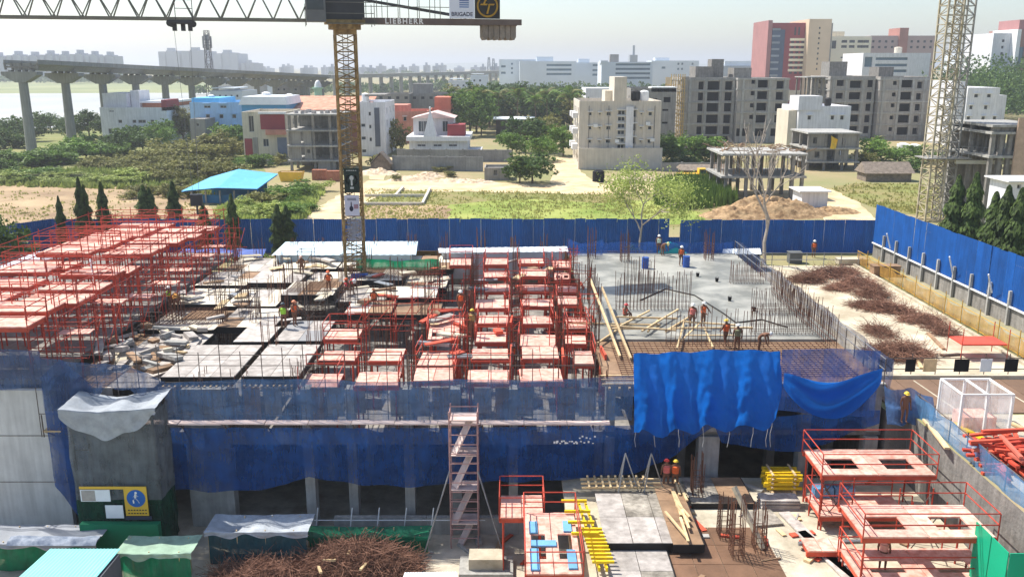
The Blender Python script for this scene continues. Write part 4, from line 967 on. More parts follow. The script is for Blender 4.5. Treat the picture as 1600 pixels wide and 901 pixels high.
# jib: triangular truss
JL, jb, jh, jw = 46.0, 1.0, 2.0, 0.65
g = MB()
for s in (-1,1): g.beam((1.5,s*jw,jb),(JL,s*jw,jb),.2)
g.beam((1.5,0,jb+jh),(JL,0,jb+jh),.18)
cpart('jib_chords', g, crane_g)
g = MB(); st = 1.9; n = int((JL-1.5)/st)
for i in range(n):
    x0 = 1.5+i*st
    for s in (-1,1): g.beam((x0,s*jw,jb),(x0+st/2,0,jb+jh),.075); g.beam((x0+st,s*jw,jb),(x0+st/2,0,jb+jh),.075)
    g.beam((x0,-jw,jb),(x0,jw,jb),.06); g.beam((x0,-jw,jb),(x0+st,jw,jb),.05)
cpart('jib_lacing', g, crane_g)
# trolley on the jib with ropes
g = MB(); tx = (Xat(275,36,68)-CX)/math.cos(JR) ; 
g.box(tx-.9,tx+.9,-.8,.8,jb-.35,jb-.12)
for a in (-.75,.75):
    for b in (-.6,.6): g.tube((tx+a,b-.05,jb-.32),(tx+a,b+.05,jb-.32),.26,10)
for a in (-.6,-.1,.5): g.box(tx+a-.14,tx+a+.14,-.3,.3,jb-.85,jb-.35)
tro = cpart('trolley', g, crane_d)
g = MB()
for a in (-.9,.3): g.beam((tx+a,.9,jb-.1),(tx+a,.9,jb+1.3),.05)
for z in (.7,1.3): g.beam((tx-.9,.9,jb+z),(tx+.3,.9,jb+z),.045)
ob('trolley_cage', g.mesh('trolley_cage', crane_d), tro)
g = MB(); 
for a in (-.55,.55): g.tube((tx+a,0,jb-.8),(tx+a*.4,0,-12),.014,4)
ob('hoist_rope', g.mesh('hoist_rope', M('rope_grey',(120,124,128),.6,.1,1)), tro)
g = MB(); g.box(tx-.45,tx+.45,-.2,.2,-12.9,-12); g.tube((tx,0,-12.9),(tx,0,-13.6),.08,6)
ob('hook_block', g.mesh('hook_block', crane_d), tro)
# counter-jib
CJ = -13.9
g = MB(); g.box(CJ,-1.3,.62,.88,.78,1.22); g.box(CJ,-1.3,-.88,-.62,.78,1.22); g.box(CJ,-1.3,-.6,.6,1.1,1.16)
cj = cpart('counter_jib', g, M('counterjib_brown',(104,92,84),.6,.15,1))
g = MB()
for i in range(11): x = -1.6-i*.82; g.beam((x,.85,1.2),(x,.85,2.9),.05)
for z in (2.05,2.85): g.beam((-1.4,.85,z),(-9.6,.85,z),.05)
for i in range(7): x = -1.6-i*1.4; g.beam((x,-.85,1.2),(x,-.85,2.9),.045)
cpart('counter_jib_railing', g, crane_g)
g = MB(); g.beam((-.3,.55,2.75),(-9.7,.7,1.35),.12); g.beam((-.3,-.55,2.75),(-9.7,-.7,1.35),.12); cpart('tie_bar', g, crane_d)
for i in range(6):
    g = MB(); x = -11.0-i*.46; g.prism([(x-.21,-.12),(x-.07,-.36),(x+.07,-.36),(x+.21,-.12),(x+.21,.77),(x-.21,.77)],-.58,.58)
    cpart('counterweight', g, M('ballast',(136,128,116),.9,.2,2,.3))
tf = lambda ox,oz,oy: (lambda a,b,c: (ox-a, oy+c, oz+b))
lt = text_mesh('LIEBHERR', .56, M('letter_white',(226,226,220),.6,.05,1), tf(-4.5,.8,.892), .016, 1.3)
ob('lettering', lt, cj, (0,0,0))
sb = MB(); sb.box(-12.05+2.0,-10.05+2.0-.0,.9,.96,1.24,3.1); so = cpart('sign_board', sb, M('sign_white',(214,220,228),.5,.04,.5,rv=0))
for i in range(6): ob('logo_bar', MB().box(-9.6,-8.85,.965,.975,2.05+i*.16,2.14+i*.16).mesh('logo_bar', M('logo_blue',(96,124,170),.5,.05,1)), so)
g = MB(); g.add([(-9.75,.97,2.9),(-9.3,.97,3.05),(-9.2,.97,3.0),(-9.5,.97,2.72)],[(3,2,1,0),(0,1,2,3)]); ob('logo_leaf', g.mesh('logo_leaf', M('logo_orange',(214,150,70),.5,.05,1)), so)
ob('lettering', text_mesh('BRIGADE', .42, M('letter_navy',(40,50,76),.6,.05,1), tf(-9.05,1.42,.968), .01), so)
sb = MB(); sb.box(-12.1,-10.08,.9,.96,1.24,3.15); so = cpart('sign_board', sb, M('sign_black',(34,32,28),.5,.1,.5,rv=0))
lg = M('logo_yellow',(224,178,60),.5,.08,1)
def ring(cx,cz,r0,r1,y,n=28,a0=0,a1=6.2832):
    g = MB()
    for i in range(n):
        t0,t1 = a0+(a1-a0)*i/n, a0+(a1-a0)*(i+1)/n
        pts = [(cx+r0*math.cos(t0),y,cz+r0*math.sin(t0)),(cx+r1*math.cos(t0),y,cz+r1*math.sin(t0)),(cx+r1*math.cos(t1),y,cz+r1*math.sin(t1)),(cx+r0*math.cos(t1),y,cz+r0*math.sin(t1))]
        g.add(pts,[(3,2,1,0),(0,1,2,3)])
    return g
ob('logo_ring', ring(-11.09,2.2,.72,.86,.966).mesh('logo_ring', lg), so)
def bar(pts, y=.968): 
    g = MB(); n=len(pts); g.add([(-11.09-a,y,2.2+b) for a,b in pts],[tuple(range(n)),tuple(range(n-1,-1,-1))]); return g
ob('logo_stroke', bar([(-.62,.05),(-.5,.17),(.05,.17),(-.05,.05)]).mesh('logo_stroke', lg), so)
ob('logo_stroke', bar([(.02,.05),(.12,.17),(.6,.17),(.5,.05),(.22,.05),(.05,-.6),(-.1,-.6),(.08,.05)]).mesh('logo_stroke', lg), so)
ob('logo_stroke', bar([(-.35,.17),(-.1,.68),(.06,.68),(-.2,.17)]).mesh('logo_stroke', lg), so)
# banners on the mast
def banner(name, x0,x1,y0,y1, mat):
    a = onY(x0,y0,CY-1.1); b = onY(x1,y1,CY-1.1)
    return ob(name, MB().box(a.x-CX,b.x-CX,-1.14,-1.06,b.z-FLOOR1,a.z-FLOOR1).mesh(name, mat), cr), (a.x+b.x)/2-CX, (a.z+b.z)/2-FLOOR1
bn, bx_, bz_ = banner('banner',537,562,263,301, M('banner_green',(30,48,40),.6,.1,.5,rv=0))
wl_ = M('banner_white',(190,198,190),.6,.05,1)
def frontring(cx,cz,r0,r1,a0,a1,y=-1.146,n=14):
    g = MB()
    for i in range(n):
        t0,t1 = a0+(a1-a0)*i/n, a0+(a1-a0)*(i+1)/n
        g.add([(cx+r0*math.cos(t0),y,cz+r0*math.sin(t0)),(cx+r1*math.cos(t0),y,cz+r1*math.sin(t0)),(cx+r1*math.cos(t1),y,cz+r1*math.sin(t1)),(cx+r0*math.cos(t1),y,cz+r0*math.sin(t1))],[(0,1,2,3),(3,2,1,0)])
    return g
ob('emblem', frontring(bx_,bz_+.05,.36,.47,R(120),R(240)).mesh('emblem', wl_), bn); ob('emblem', frontring(bx_,bz_+.05,.36,.47,R(-60),R(60)).mesh('emblem', wl_), bn)
ob('emblem', MB().ball((bx_,-1.15,bz_+.2),.17,.02,.2).mesh('emblem', wl_), bn); ob('emblem', MB().box(bx_-.07,bx_+.07,-1.16,-1.142,bz_-.4,bz_).mesh('emblem', wl_), bn); ob('emblem', MB().box(bx_-.14,bx_+.14,-1.16,-1.142,bz_-.66,bz_-.5).mesh('emblem', wl_), bn)
for i in range(5): ob('print_line', MB().box(bx_-.4+i*.17,bx_-.28+i*.17,-1.16,-1.142,bz_+.76,bz_+.82).mesh('print_line', wl_), bn)
bn, bx_, bz_ = banner('banner',538,562,305,337, M('banner_pale',(206,210,222),.6,.05,.5,rv=0))
nv = M('ink_navy',(30,38,64),.6,.1,1)
g = MB(); g.ball((bx_-.05,-1.145,bz_-.25),.16,.015,.22); g.prism([(bx_-.1,bz_-.1),(bx_+.0,bz_-.1),(bx_-.02,bz_+.3),(bx_-.08,bz_+.3)],-1.155,-1.142); ob('printed_figure', g.mesh('printed_figure', nv), bn)
ob('printed_figure', MB().box(bx_+.15,bx_+.5,-1.155,-1.142,bz_-.25,bz_+.1).mesh('printed_figure', M('ink_pink',(170,140,150),.6,.1,1)), bn)
for z in (.42,.54): ob('print_line', MB().box(bx_-.35,bx_+.35,-1.155,-1.142,bz_+z,bz_+z+.05).mesh('print_line', nv), bn)
a = onY(542,342,CY-1); b = onY(566,376,CY-1)
ob('mesh_cage', MB().box(a.x-CX,b.x-CX,-1.02,.9,b.z-FLOOR1,a.z-FLOOR1).mesh('mesh_cage', M_net('mesh_grey',(168,176,190),.35)), cr)
ob('blue_box', MB().box(-.1,1.2,-1.3,-.85,onY(555,438,CY).z-FLOOR1,onY(555,423,CY).z-FLOOR1).mesh('blue_box', M('blue_paint',(40,76,150),.5,.1,1)), cr)

# ---- the other crane tower, behind the side fence
t = T('crane_tower', 'tall pale lattice tower rising behind the blue side fence', 'crane', (Xat(1459,345,110),110,0))
pale = M('pale_ochre',(168,154,118),.6,.25,1.5,rv=.05,col2=(190,182,164)); palg = M('pale_grey_steel',(150,148,142),.6,.15,1.5,rv=.05)
h2 = 28.6
m1 = mast_section(1.9, h2/9, 3, .2, .085, pale); m2 = mast_section(1.6, h2/9, 3, .18, .085, palg)
for k in range(9): ob('mast_section', m1, t, (-.75,0,k*h2/9), rz=R(6)); ob('hoist_section', m2, t, (1.25,.9,k*h2/9), rz=R(6))
ob('ladder', (lambda g:[g.beam((-.95,.2,k*.35),(-.55,.2,k*.35),.04) for k in range(80)] and g.mesh('ladder',pale))(MB()), t)
zz = onY(1460,247,110).z
g = MB(); g.box(-2.4,3.0,-1.6,1.9,zz,zz+.12); 
for x in (-2.2,-.6,1,2.6): g.beam((x,-1.5,zz),(x,-1.5,zz+1.1),.06)
g.beam((-2.3,-1.5,zz+1.1),(2.8,-1.5,zz+1.1),.06); ob('tie_collar', g.mesh('tie_collar', palg), t)
g = MB(); z3 = onY(1540,252,110).z; g.beam((1.5,-.6,z3),(12,-2,z3),.45); g.beam((1.5,1.2,z3),(12,0,z3),.3); ob('tie_arm', g.mesh('tie_arm', M('tie_white',(196,196,190),.6,.08,1)), t)
g = MB(); g.beam((1.8,.4,zz+.4),(7.5,.4,zz+.4),.12); g.beam((1.8,-1,zz+1.5),(7.5,-1,zz+1.2),.08)
for k in range(5): g.beam((2+k*1.3,-1,zz+.3),(2+k*1.3,-1,zz+1.4),.07)
ob('gangway', g.mesh('gangway', palg), t)

# ---- blue sheet fences, one corrugated sheet after the other
fence_b = M('fence_blue', (16,92,170), .5, .14, .8, rv=.12, streak=.16, spec=.4)
def sheet_mesh(w, h):
    def mk():
        g = MB(); n = 10; pr = [(w*i/n, (0.028 if i % 2 else -0.028)) for i in range(n+1)]
        for (x0,y0),(x1,y1) in zip(pr,pr[1:]):
            g.quad((x0,y0,0),(x1,y1,0),(x1,y1,h),(x0,y0,h)); g.quad((x1,y1+.004,0),(x0,y0+.004,0),(x0,y0+.004,h),(x1,y1+.004,h))
        return g.mesh('sheet', fence_b)
    return cached(('sheet',round(w,2),round(h,2)), mk)
def sheet_fence(name, label, a, b, z0, h, posts=True, gap=()):
    a, b = Vector(a), Vector(b); L = (b-a).length; n = round(L/1.06); rz = math.atan2(b.y-a.y, b.x-a.x)
    r = T(name, label, 'fence', a, rz); w = L/n
    for i in range(n):
        if i in gap: continue
        ob('sheet', sheet_mesh(w*.995, h), r, (i*w, U(-.012,.012), z0), rot=(U(-.006,.006),U(-.006,.006),0), scale=(1,1,1+U(-.012,.016)))
        if posts and i % 3 == 0: ob('post', cached(('fpost',round(h,1)), lambda: MB().box(-.05,.05,.05,.15,-z0*0,h*.9).mesh('post', steelgrey)), r, (i*w,0,0 if z0 < .3 else z0))
    for zf in (.2,.8): ob('rail', cached(('frail',round(L,1)), lambda: MB().box(0,L,.045,.1,0,.08).mesh('rail', steelgrey)), r, (0,0,z0+h*zf))
    return r
fz = onY(600,342,90).z
xl_ = Xat(80,342,90); xg0, xg1, xr_ = Xat(1046,345,90), Xat(1064,345,90), Xat(1369,345,90)
sheet_fence('sheet_fence','long dark blue sheet fence along the back of the site',(xl_,90,0),(xg0,90,0),0,fz)
sheet_fence('sheet_fence','dark blue sheet fence between the gap and the right corner',(xg1,90,0),(xr_,90,0),0,fz-.1)
sheet_fence('sheet_fence','blue sheet fence bending towards the viewer at the left edge',(xl_-9,77,0),(xl_,90,0),0,fz)
sheet_fence('low_sheet','low blue sheet closing the gap in the back fence',(xg0-.1,90.3,0),(xg1+.1,90.3,0),0,1.6)
SX = 37.0
ft = sheet_fence('side_fence','bright blue sheet fence raised on a grey wall along the right side',(SX-.7,88.5,0),(SX,50,0),1.35,3.9,posts=False)
wr = T('fence_wall','grey compound wall with posts under the bright blue fence','wall',(SX+.05,50,0))
for k in range(14):
    y0 = k*2.75; ob('wall_panel', cached('swp',lambda:MB().box(-.1,.1,.12,2.68,0,1.48).mesh('wall_panel',concrete_dark)), wr, (-.018*y0,y0,0))
    ob('wall_post', cached('swpo',lambda:MB().box(-.32,-.12,-.1,.1,0,2.6).mesh('wall_post',concrete)), wr, (-.018*y0,y0,0))
ob('coping', MB().beam((-.22,0,1.44),(-.92,38.3,1.44),.12,.1).mesh('coping',white), wr)
for k,(y,z) in enumerate(((58,3.4),(66,3.2),(72,3.3),(84,3.0))):
    ob('stay', MB().beam((-.3-.018*(y-50),y-50,z-1.3),(-.9-.018*(y-50),y-50.3,z+.2),.1).mesh('stay',white), wr)

# ---- the podium building
pb = T('podium_building', 'multi-level concrete podium under construction filling the site', 'building')
def pbox(name, x0,x1,y0,y1,z0,z1, mat=None): return ob(name, MB().box(x0,x1,y0,y1,z0,z1).mesh(name, mat or concrete), pb)
pbox('floor_slab',-79.9,20.7,FRONT+.4,81.4,FLOOR1-.3,FLOOR1, concrete_dark)
pbox('slab',-79.9,-25.8,FRONT+.4,81.4,DECK-.3,DECK, concrete_dark)
pbox('slab',5.2,20.6,54.4,81.3,DECK-.28,DECK, slab_wet)
pbox('slab',5.2,20.6,FRONT+.45,54.35,DECK-.45,DECK-.16, ply_brown)
pbox('edge_beam',5.2,20.6,FRONT+.1,FRONT+.44,DECK-.9,DECK-.16)
pbox('edge_beam',-25.7,5.1,FRONT+.1,FRONT+.39,FLOOR1-.75,FLOOR1-.005)
pbox('back_wall',-79,20.5,64,64.3,PIT,FLOOR1-.31, concrete_dark)  # added inner wall, blocks light so the bottom storey stays dark
pbox('shear_wall',-79.5,Xat(100,700,FRONT),FRONT,FRONT+.35,PIT,1.3, M('shear_concrete',(204,206,204),.9,.1,.6,.2,rv=0,streak=.15))
for z in (-4.2,-1.4): pbox('pour_joint',-79.5,Xat(100,700,FRONT)-.02,FRONT-.015,FRONT-.002,z,z+.05, concrete_dark)
for x0,x1 in ((300,368),(480,495),(547,561),(634,649),(706,722),(795,809),(942,957),(1086,1118),(1240,1256),(1340,1360)):
    a,b = Xat(x0,780,FRONT+.3), Xat(x1,780,FRONT+.3)
    pbox('column',a,b,FRONT+.12,FRONT+.9,PIT,FLOOR1-.31); pbox('column',a+.02,b-.02,FRONT+.13,FRONT+.9,FLOOR1,DECK-.5)
    for yy in (52.5,58.5): pbox('column',a,a+.5,yy,yy+.6,PIT,FLOOR1-.31)
for k in range(5): pbox('wall_panel',19.9-.02*k,20.55,47+k*7,53.9+k*7,FLOOR1,DECK-.5, concrete_dark)
# low deck on the right of the forecourt
fd = T('forecourt_slab','bright pale concrete slab in front of the podium on the right','slab',(0,0,0))
LOW = -3.9
paleconc = M('pale_concrete',(172,162,140),.9,.14,.7,.3,rv=0,col2=(206,196,174))
ob('slab', MB().box(2.8,21.95,26,FRONT-.05,LOW-.3,LOW).mesh('slab',paleconc), fd)
for x in (4,9,14,19):
    for y in (30,36,42): ob('prop', MB().tube((x,y,PIT),(x,y,LOW-.3),.09,6).mesh('prop',redsteel), fd)

# ---- formwork tables
def ftable(x, y, z, w, d, zleg, label, group, rails='nsew', np_=2, rz=0.0, holes=False, rh=1.1, deckm=None, blue=False):
    """a pink deck in panels on red beams and props, with guard rails on the sides named"""
    rh = round(rh,1)
    w, d = round(w,1), round(d,1); r = T('formwork_table', label, 'formwork', (x,y,zleg), rz, group); h = round(z - zleg,2); dm = deckm or reddeck
    pw = w/np_
    def panel():
        g = MB()
        if holes:
            a0,a1,b0,b1 = -pw/2+.02,pw/2-.02,-d/2,d/2; hx,hy = pw*.26,d*.2
            for q in ((a0,a1,b0,-hy-d*.08),(a0,a1,hy-d*.08,b1),(a0,-hx,-hy-d*.08,hy-d*.08),(hx,a1,-hy-d*.08,hy-d*.08)): g.box(*q,-.07,0)
        else: g.box(-pw/2+.02,pw/2-.02,-d/2,d/2,-.07,0)
        return g.mesh('deck_panel', dm)
    for i in range(np_): ob('deck_panel', cached(('dp',w,d,np_,holes,dm.name),panel), r, (-w/2+pw*(i+.5),0,h+U(-.01,.01)))
    for s in (-1,1): ob('edge_beam', cached(('eb',w),lambda:MB().box(-w/2-.05,w/2+.05,-.06,.06,-.32,-.075).mesh('edge_beam',redside)), r, (0,s*(d/2-.08),h))
    for s in (-1,1): ob('cross_beam', cached(('cb',d),lambda:MB().box(-.06,.06,-d/2+.16,d/2-.16,-.3,-.08).mesh('cross_beam',redside)), r, (s*(w/2-.1),0,h))
    for sx in (-1,1):
        for sy in (-1,1):
            ob('prop', cached(('pr',h),lambda:MB().tube((0,0,0),(0,0,h-.3),.05,5).mesh('prop',redsteel)), r, (sx*(w/2-.15),sy*(d/2-.2),0))
    pm_ = cached(('gp',rh),lambda:MB().tube((0,0,-.2),(0,0,rh),.032,5).mesh('guard_post',redsteel))
    if rails:
        for sx in (-1,1):
            for sy in (-1,1): ob('guard_post', pm_, r, (sx*(w/2+.04),sy*(d/2+.04),h))
    for s in rails:
        for zf in (.52,1.0):
            if s in 'ns': ob('guard_rail', cached(('gr',w),lambda:MB().tube((-w/2,0,0),(w/2,0,0),.03,5).mesh('guard_rail',redsteel)), r, (0,(d/2+.04)*(1 if s=='n' else -1),h+rh*zf))
            else: ob('guard_rail', cached(('gr',d,'y'),lambda:MB().tube((0,-d/2,0),(0,d/2,0),.03,5).mesh('guard_rail',redsteel)), r, ((w/2+.04)*(1 if s=='e' else -1),0,h+rh*zf))
    return r
# the raised block at the left edge
yy = 48.2; row = 0; Z5 = 5.0
while yy < 80:
    near = ORD[row]
    w1, w2 = U(3.6,4.8), U(3.4,4.4)
    zj = U(-.35,.3)
    ftable(-33.2+U(-.3,.3)+.0*row, yy, Z5+zj, w1, U(1.7,2.6), DECK, f'red formwork table in the raised left block, outer table of the {near} row', 'raised formwork at the left', rnd.choice(('nsw','nw','sw','nsew')), rnd.choice((1,2,3)), U(-.03,.03), rh=U(.8,1.3))
    ftable(-28.6+U(-.3,.3), yy+U(-.3,.3), Z5+zj-U(0,.3), w2, U(1.5,2.4), DECK, f'red formwork table in the raised left block, inner table of the {near} row', 'raised formwork at the left', rnd.choice(('nse','ne','nsew')), rnd.choice((1,2,3)), U(-.04,.04), holes=rnd.random()<.3, rh=U(.8,1.3))
    g = MB()
    yy += U(2.75,3.1); row += 1
# scaffold between its rows: standards and ledgers
st_ = T('red_scaffold','dark red scaffold grid carrying the raised formwork at the left edge','scaffold',(-31,48,DECK))
for i in range(12):
    for x in (-5.6,-3.2,-1.0,1.4,3.6,5.3):
        ob('standard', cached('rstd',lambda:MB().tube((0,0,0),(0,0,4.6),.032,5).mesh('standard',redsteel)), st_, (x+U(-.1,.1),i*2.8+.6,0))
    for z in (1.0,2.2,4.25): ob('ledger', cached('rled',lambda:MB().tube((-5.7,0,0),(5.4,0,0),.028,5).mesh('ledger',redsteel)), st_, (0,i*2.8+.66,z+U(-.1,.1)))
    if i%2==0: ob('brace', cached('rbr',lambda:MB().tube((3.6,0,.2),(5.3,2.8,3),.026,5).mesh('brace',redsteel)), st_, (U(-.2,.2),i*2.8+.6,0))
for x in (-5.6,-1.0,3.6,5.3):
    for z in (1.6,3.0,4.4): ob('ledger', cached('rled2',lambda:MB().tube((0,0,0),(0,31.5,0),.028,5).mesh('ledger',redsteel)), st_, (x,.5,z))
for i in range(24):
    yy_ = .6+i*1.35
    for x in (4.4,5.9,6.6): ob('standard', cached(('rstd2',i%3),lambda:MB().tube((0,0,-.6),(U(-.1,.1),0,2.6+.5*(i%3)),.03,5).mesh('standard',redsteel)), st_, (x+U(-.25,.25),yy_+U(-.2,.2),0))
    for z in (.7,1.5,2.4): 
        if rnd.random() < .7: ob('ledger', cached('rled3',lambda:MB().tube((0,0,0),(3.4,0,.05),.027,5).mesh('ledger',redsteel)), st_, (3.4+U(-.5,.3),yy_,z+U(-.25,.25)))
    if i%2: ob('brace', cached('rbr2',lambda:MB().tube((0,0,0),(.3,1.6,2.2),.026,5).mesh('brace',redsteel)), st_, (6.2+U(-.3,.2),yy_,U(.0,.4)))
for i in range(7): ob('toe_board', cached('rtb',lambda:MB().box(-.9,.9,-.5,.5,0,.05).mesh('toe_board',reddeck)), st_, (5.6+U(-.3,.3),2.5+i*4.2+U(-.6,.6),1.9+U(-.4,.5)),rz=U(-.1,.1))
ob('pole', MB().tube((4.2,-.5,.3),(2.6,2.0,4.2),.06,6).mesh('pole',white), st_, (0,9,0))
# tables in the middle
colX = (-10.6,-7.6,-4.5,-1.35,1.75,4.2); rows_ = (48.0,51.3,55.0,58.6,62.6,66.8,71.0,75.4); cname = ('leftmost','second','third','fourth','fifth','rightmost')
for ci,cx in enumerate(colX):
    for ri,ry in enumerate(rows_):
        if ci < 2 and ri > 2: continue
        if ci == 2 and ri in (4,5,6): continue
        if (ci,ri) in ((5,0),(1,2)): continue
        w = 2.3 if ci < 5 else 1.5
        d = U(1.7,2.6) if ri else 2.2
        z = DECK + U(-.25,.2) + (.35 if ri > 3 else 0) - (.25 if ri == 0 else 0)
        rails = rnd.choice(('','n','ew','nw','ne')) if ri < 2 else rnd.choice(('nsew','nse','new','nsw','we'))
        w = w*U(.8,1.06); z += U(-.2,.25)
        ftable(cx+U(-.2,.2), ry+U(-.5,.5), z, w, d, FLOOR1, f'red formwork table in the {cname[ci]} middle column, {ORD[ri]} back from the front net', 'formwork tables in the middle', rails, rnd.choice((1,2,2)), U(-.06,.06), holes=(ri > 1 and rnd.random() < .4), rh=U(.8,1.25))
for ci,cx in enumerate(colX[2:],2):      # small step platforms and shutters standing between the tables
    for k in range(3):
        y = 49.5+k*8+U(-1,3); r = T('shutter_panel',f'upright red shutter panel beside the {cname[ci]} middle column of tables, {ORD[k]} back','formwork',(cx+1.3,y,FLOOR1),U(-.1,.1),'shutter panels in the middle')
        ob('panel',cached('shp',lambda:MB().box(-.06,.06,-.9,.9,.2,3.2).mesh('panel',redside)),r)
        for z in (.6,1.6,2.6): ob('waler',cached('shw',lambda:MB().box(.062,.16,-.95,.95,-.07,.07).mesh('waler',redsteel)),r,(0,0,z))
# ---- plywood decks on the left of the middle
def plydeck(x0,x1,y0,y1,z,label,mats=(ply,),joists=True,group='plywood decks'):
    r = T('plywood_deck',label,'formwork',((x0+x1)/2,(y0+y1)/2,FLOOR1 if z > 0 else LOW),0,group); W,D = x1-x0,y1-y0; h = z-(FLOOR1 if z > 0 else LOW)
    nx,ny = max(1,round(W/1.5)),max(1,round(D/2.44))
    for i in range(nx):
        for j in range(ny):
            m = rnd.choice(mats); sx,sy = W/nx-.03,D/ny-.03
            ob('sheet',cached(('ps',round(sx,2),round(sy,2),m.name),lambda:MB().box(-sx/2,sx/2,-sy/2,sy/2,-.04,0).mesh('sheet',m)),r,(-W/2+(i+.5)*W/nx,-D/2+(j+.5)*D/ny,h+U(-.006,.006)),rz=U(-.004,.004))
    ob('edge_board',MB().box(-W/2,W/2,-D/2-.04,-D/2-.003,h-.42,h-.01).mesh('edge_board',blacksheet),r); ob('edge_board',MB().box(W/2+.003,W/2+.04,-D/2,D/2,h-.4,h-.01).mesh('edge_board',blacksheet),r)
    if joists:
        for i in range(int(W/.33)): ob('joist',cached(('jo',round(D,1)),lambda:MB().box(-.05,.05,-D/2-.35,D/2,-.66,-.44).mesh('joist',timber)),r,(-W/2+.2+i*.33,0,h))
    if h > 1.5:
        for sx in (-1,1):
            for sy in (-1,1): ob('prop',cached(('pp',round(h,2)),lambda:MB().tube((0,0,0),(0,0,h-.1),.05,5).mesh('prop',darkpipe)),r,(sx*(W/2-.4),sy*(D/2-.4),0))
    return r
plydeck(-19.6,-15.5,47.3,53.2,DECK,'large pale plywood deck at the front edge beside the debris',joists=True)
plydeck(-15.1,-11.9,47.3,53.2,DECK+.03,'large pale plywood deck at the front edge next to the pink tables',joists=True)
plydeck(-17.6,-15.4,54.0,57.4,DECK-.05,'grey plywood deck behind the front left deck',(ply,M('ply_cool_grey',(150,150,150),.7,.1,.6)),False)  # two greys of plywood, picked at random sheet by sheet
plydeck(-15.0,-12.0,54.0,58.6,DECK,'grey plywood deck where two workers stand',(ply,M('ply_cool_grey',(150,150,150))),False)
k=0
for (x0,x1,y0,y1,z) in ((-24.6,-20.2,58,62.5,1.5),(-19.8,-16.2,58.2,62.6,1.6),(-11.6,-8.6,60.6,63.6,1.9),(-8.2,-5.2,60.4,63.2,1.7),(-24.8,-21.4,63.4,67.8,1.7),(-21,-17.4,63.4,68,1.5),(-17,-13.4,64.4,68.2,2.1),(-13,-9.6,64.6,68.4,1.7),(-9.2,-5.8,64.4,67.6,1.9),(-25,-21.2,69,73.4,1.7),(-20.8,-17,69,73.2,2.0),(-16.6,-13,69.4,74,1.6),(-12.4,-9,70,74.2,1.9),(-8.6,-5.4,69.2,73,1.6),(-24.6,-20.4,74.6,79.6,1.6),(-20,-15.2,75,79.8,1.8),(-14.8,-10,75.4,80,1.7),(-9.6,-5.2,74.6,79.8,1.8)):
    plydeck(x0-.12,x1+.14,y0-.2,y1+.2,z+U(-.1,.1),f'weathered plywood deck behind the rebar left of the pink tables, {ORD[k]} counting back',(ply,ply_brown,M('ply_pale',(206,194,174),.8,.12,.8,col2=(232,222,204)),M('ply_pale',(0,0,0))),False); k+=1
# debris left of the front deck
k=0
for _ in range(46):
    x,y = U(-25.4,-19.9),U(47.4,60); 
    if _ % 23 == 0: g = T('rubble_heap',('heap of broken boards and rubble beside the raised formwork','second heap of boards and offcuts left of the plywood decks')[_//23],'debris',(-22.6,50.5+6*(_//23),DECK-.6))
    o = g.location; s = rnd.choice((ply,timber,ply_brown,paleconc,concrete,ply))
    ob('board',MB().obox((x-o.x,(y-o.y)*.5,U(.1,.75)),U(.5,2.6),U(.12,.7),U(.05,.3),U(0,3.1),U(-.2,.2),U(-.2,.2)).mesh('board',s),g)
plydeck(-25.4,-20,47.2,57.6,DECK-.62,'dirty plywood deck buried under debris beside the raised formwork',(ply_brown,ply),False)
# ================================================================== NETS, TARPS AND SCAFFOLD ON THE FRONT
net_hi = M_net('net_slate_blue', (66,100,142), .64, trans=.3)
net_lo = M_net('net_dark_blue', (22,78,148), .72, trans=.3)
net_edge = M_net('net_grey_blue', (66,78,108), .62, trans=.25)
net_sky = M_net('net_light_blue', (96,150,196), .6, trans=.3)
net_grey = M_net('net_grey', (116,124,130), .7, trans=.3)
net_green = M_net('net_green', (10,140,96), .95, trans=.45)
net_green_d = M_net('net_dark_green', (12,70,52), .85, trans=.3)
tarp_m = M_net('tarp_blue', (20,108,200), 1.2, trans=.5, var=.1, scale=.7, crease=.15)
def cloth(name, label, cat, x0, x1, ztop, zbot, Y, mat, nu=90, nv=14, amp=.09, freq=2.2, lean=0.0, seed=1, parent=None, group=None):
    """hanging sheet: ztop, zbot give heights along x (0..1); vertical folds deepen towards the hem"""
    ft_ = ztop if callable(ztop) else (lambda u: ztop); fb_ = zbot if callable(zbot) else (lambda u: zbot)
    def fn(u, v):
        x = x0+(x1-x0)*u; zt_, zb_ = ft_(u), fb_(u); z = zb_+(zt_-zb_)*v
        k = amp*(.35+.65*(1-v))
        dy = k*math.sin(x*freq+seed+.8*math.sin(x*.7+v*2)) + k*.6*mnoise.noise(Vector((x*1.7,seed*3.1,z*.8))) + k*.35*mnoise.noise(Vector((x*3.7+z,seed*1.3,z*2.6))) + lean*(1-v)
        return (x, Y+dy, z)
    g = MB(); g.grid(fn, nu, nv)
    return ob(name, g.mesh(name, mat, True), parent, label=label, cat=cat, group=group)
def lerp_pts(pts):
    def f(u):
        for (a,za),(b,zb) in zip(pts,pts[1:]):
            if u <= b: return za+(zb-za)*((u-a)/(b-a) if b > a else 0)
        return pts[-1][1]
    return f
def pxcurve(pts, Y, x0, x1):                       # picture points along an edge -> height along u
    return lerp_pts([((p[0]-x0)/(x1-x0), onY(p[0],p[1],Y).z) for p in pts])
NY = FRONT-.75
def pxcloth(name,label,cat,top,bot,Y,mat,**k):
    xa,xb = top[0][0],top[-1][0]
    return cloth(name,label,cat,Xat(xa,top[0][1],Y),Xat(xb,top[-1][1],Y),pxcurve(top,Y,xa,xb),pxcurve(bot,Y,xa,xb),Y,mat,**k)
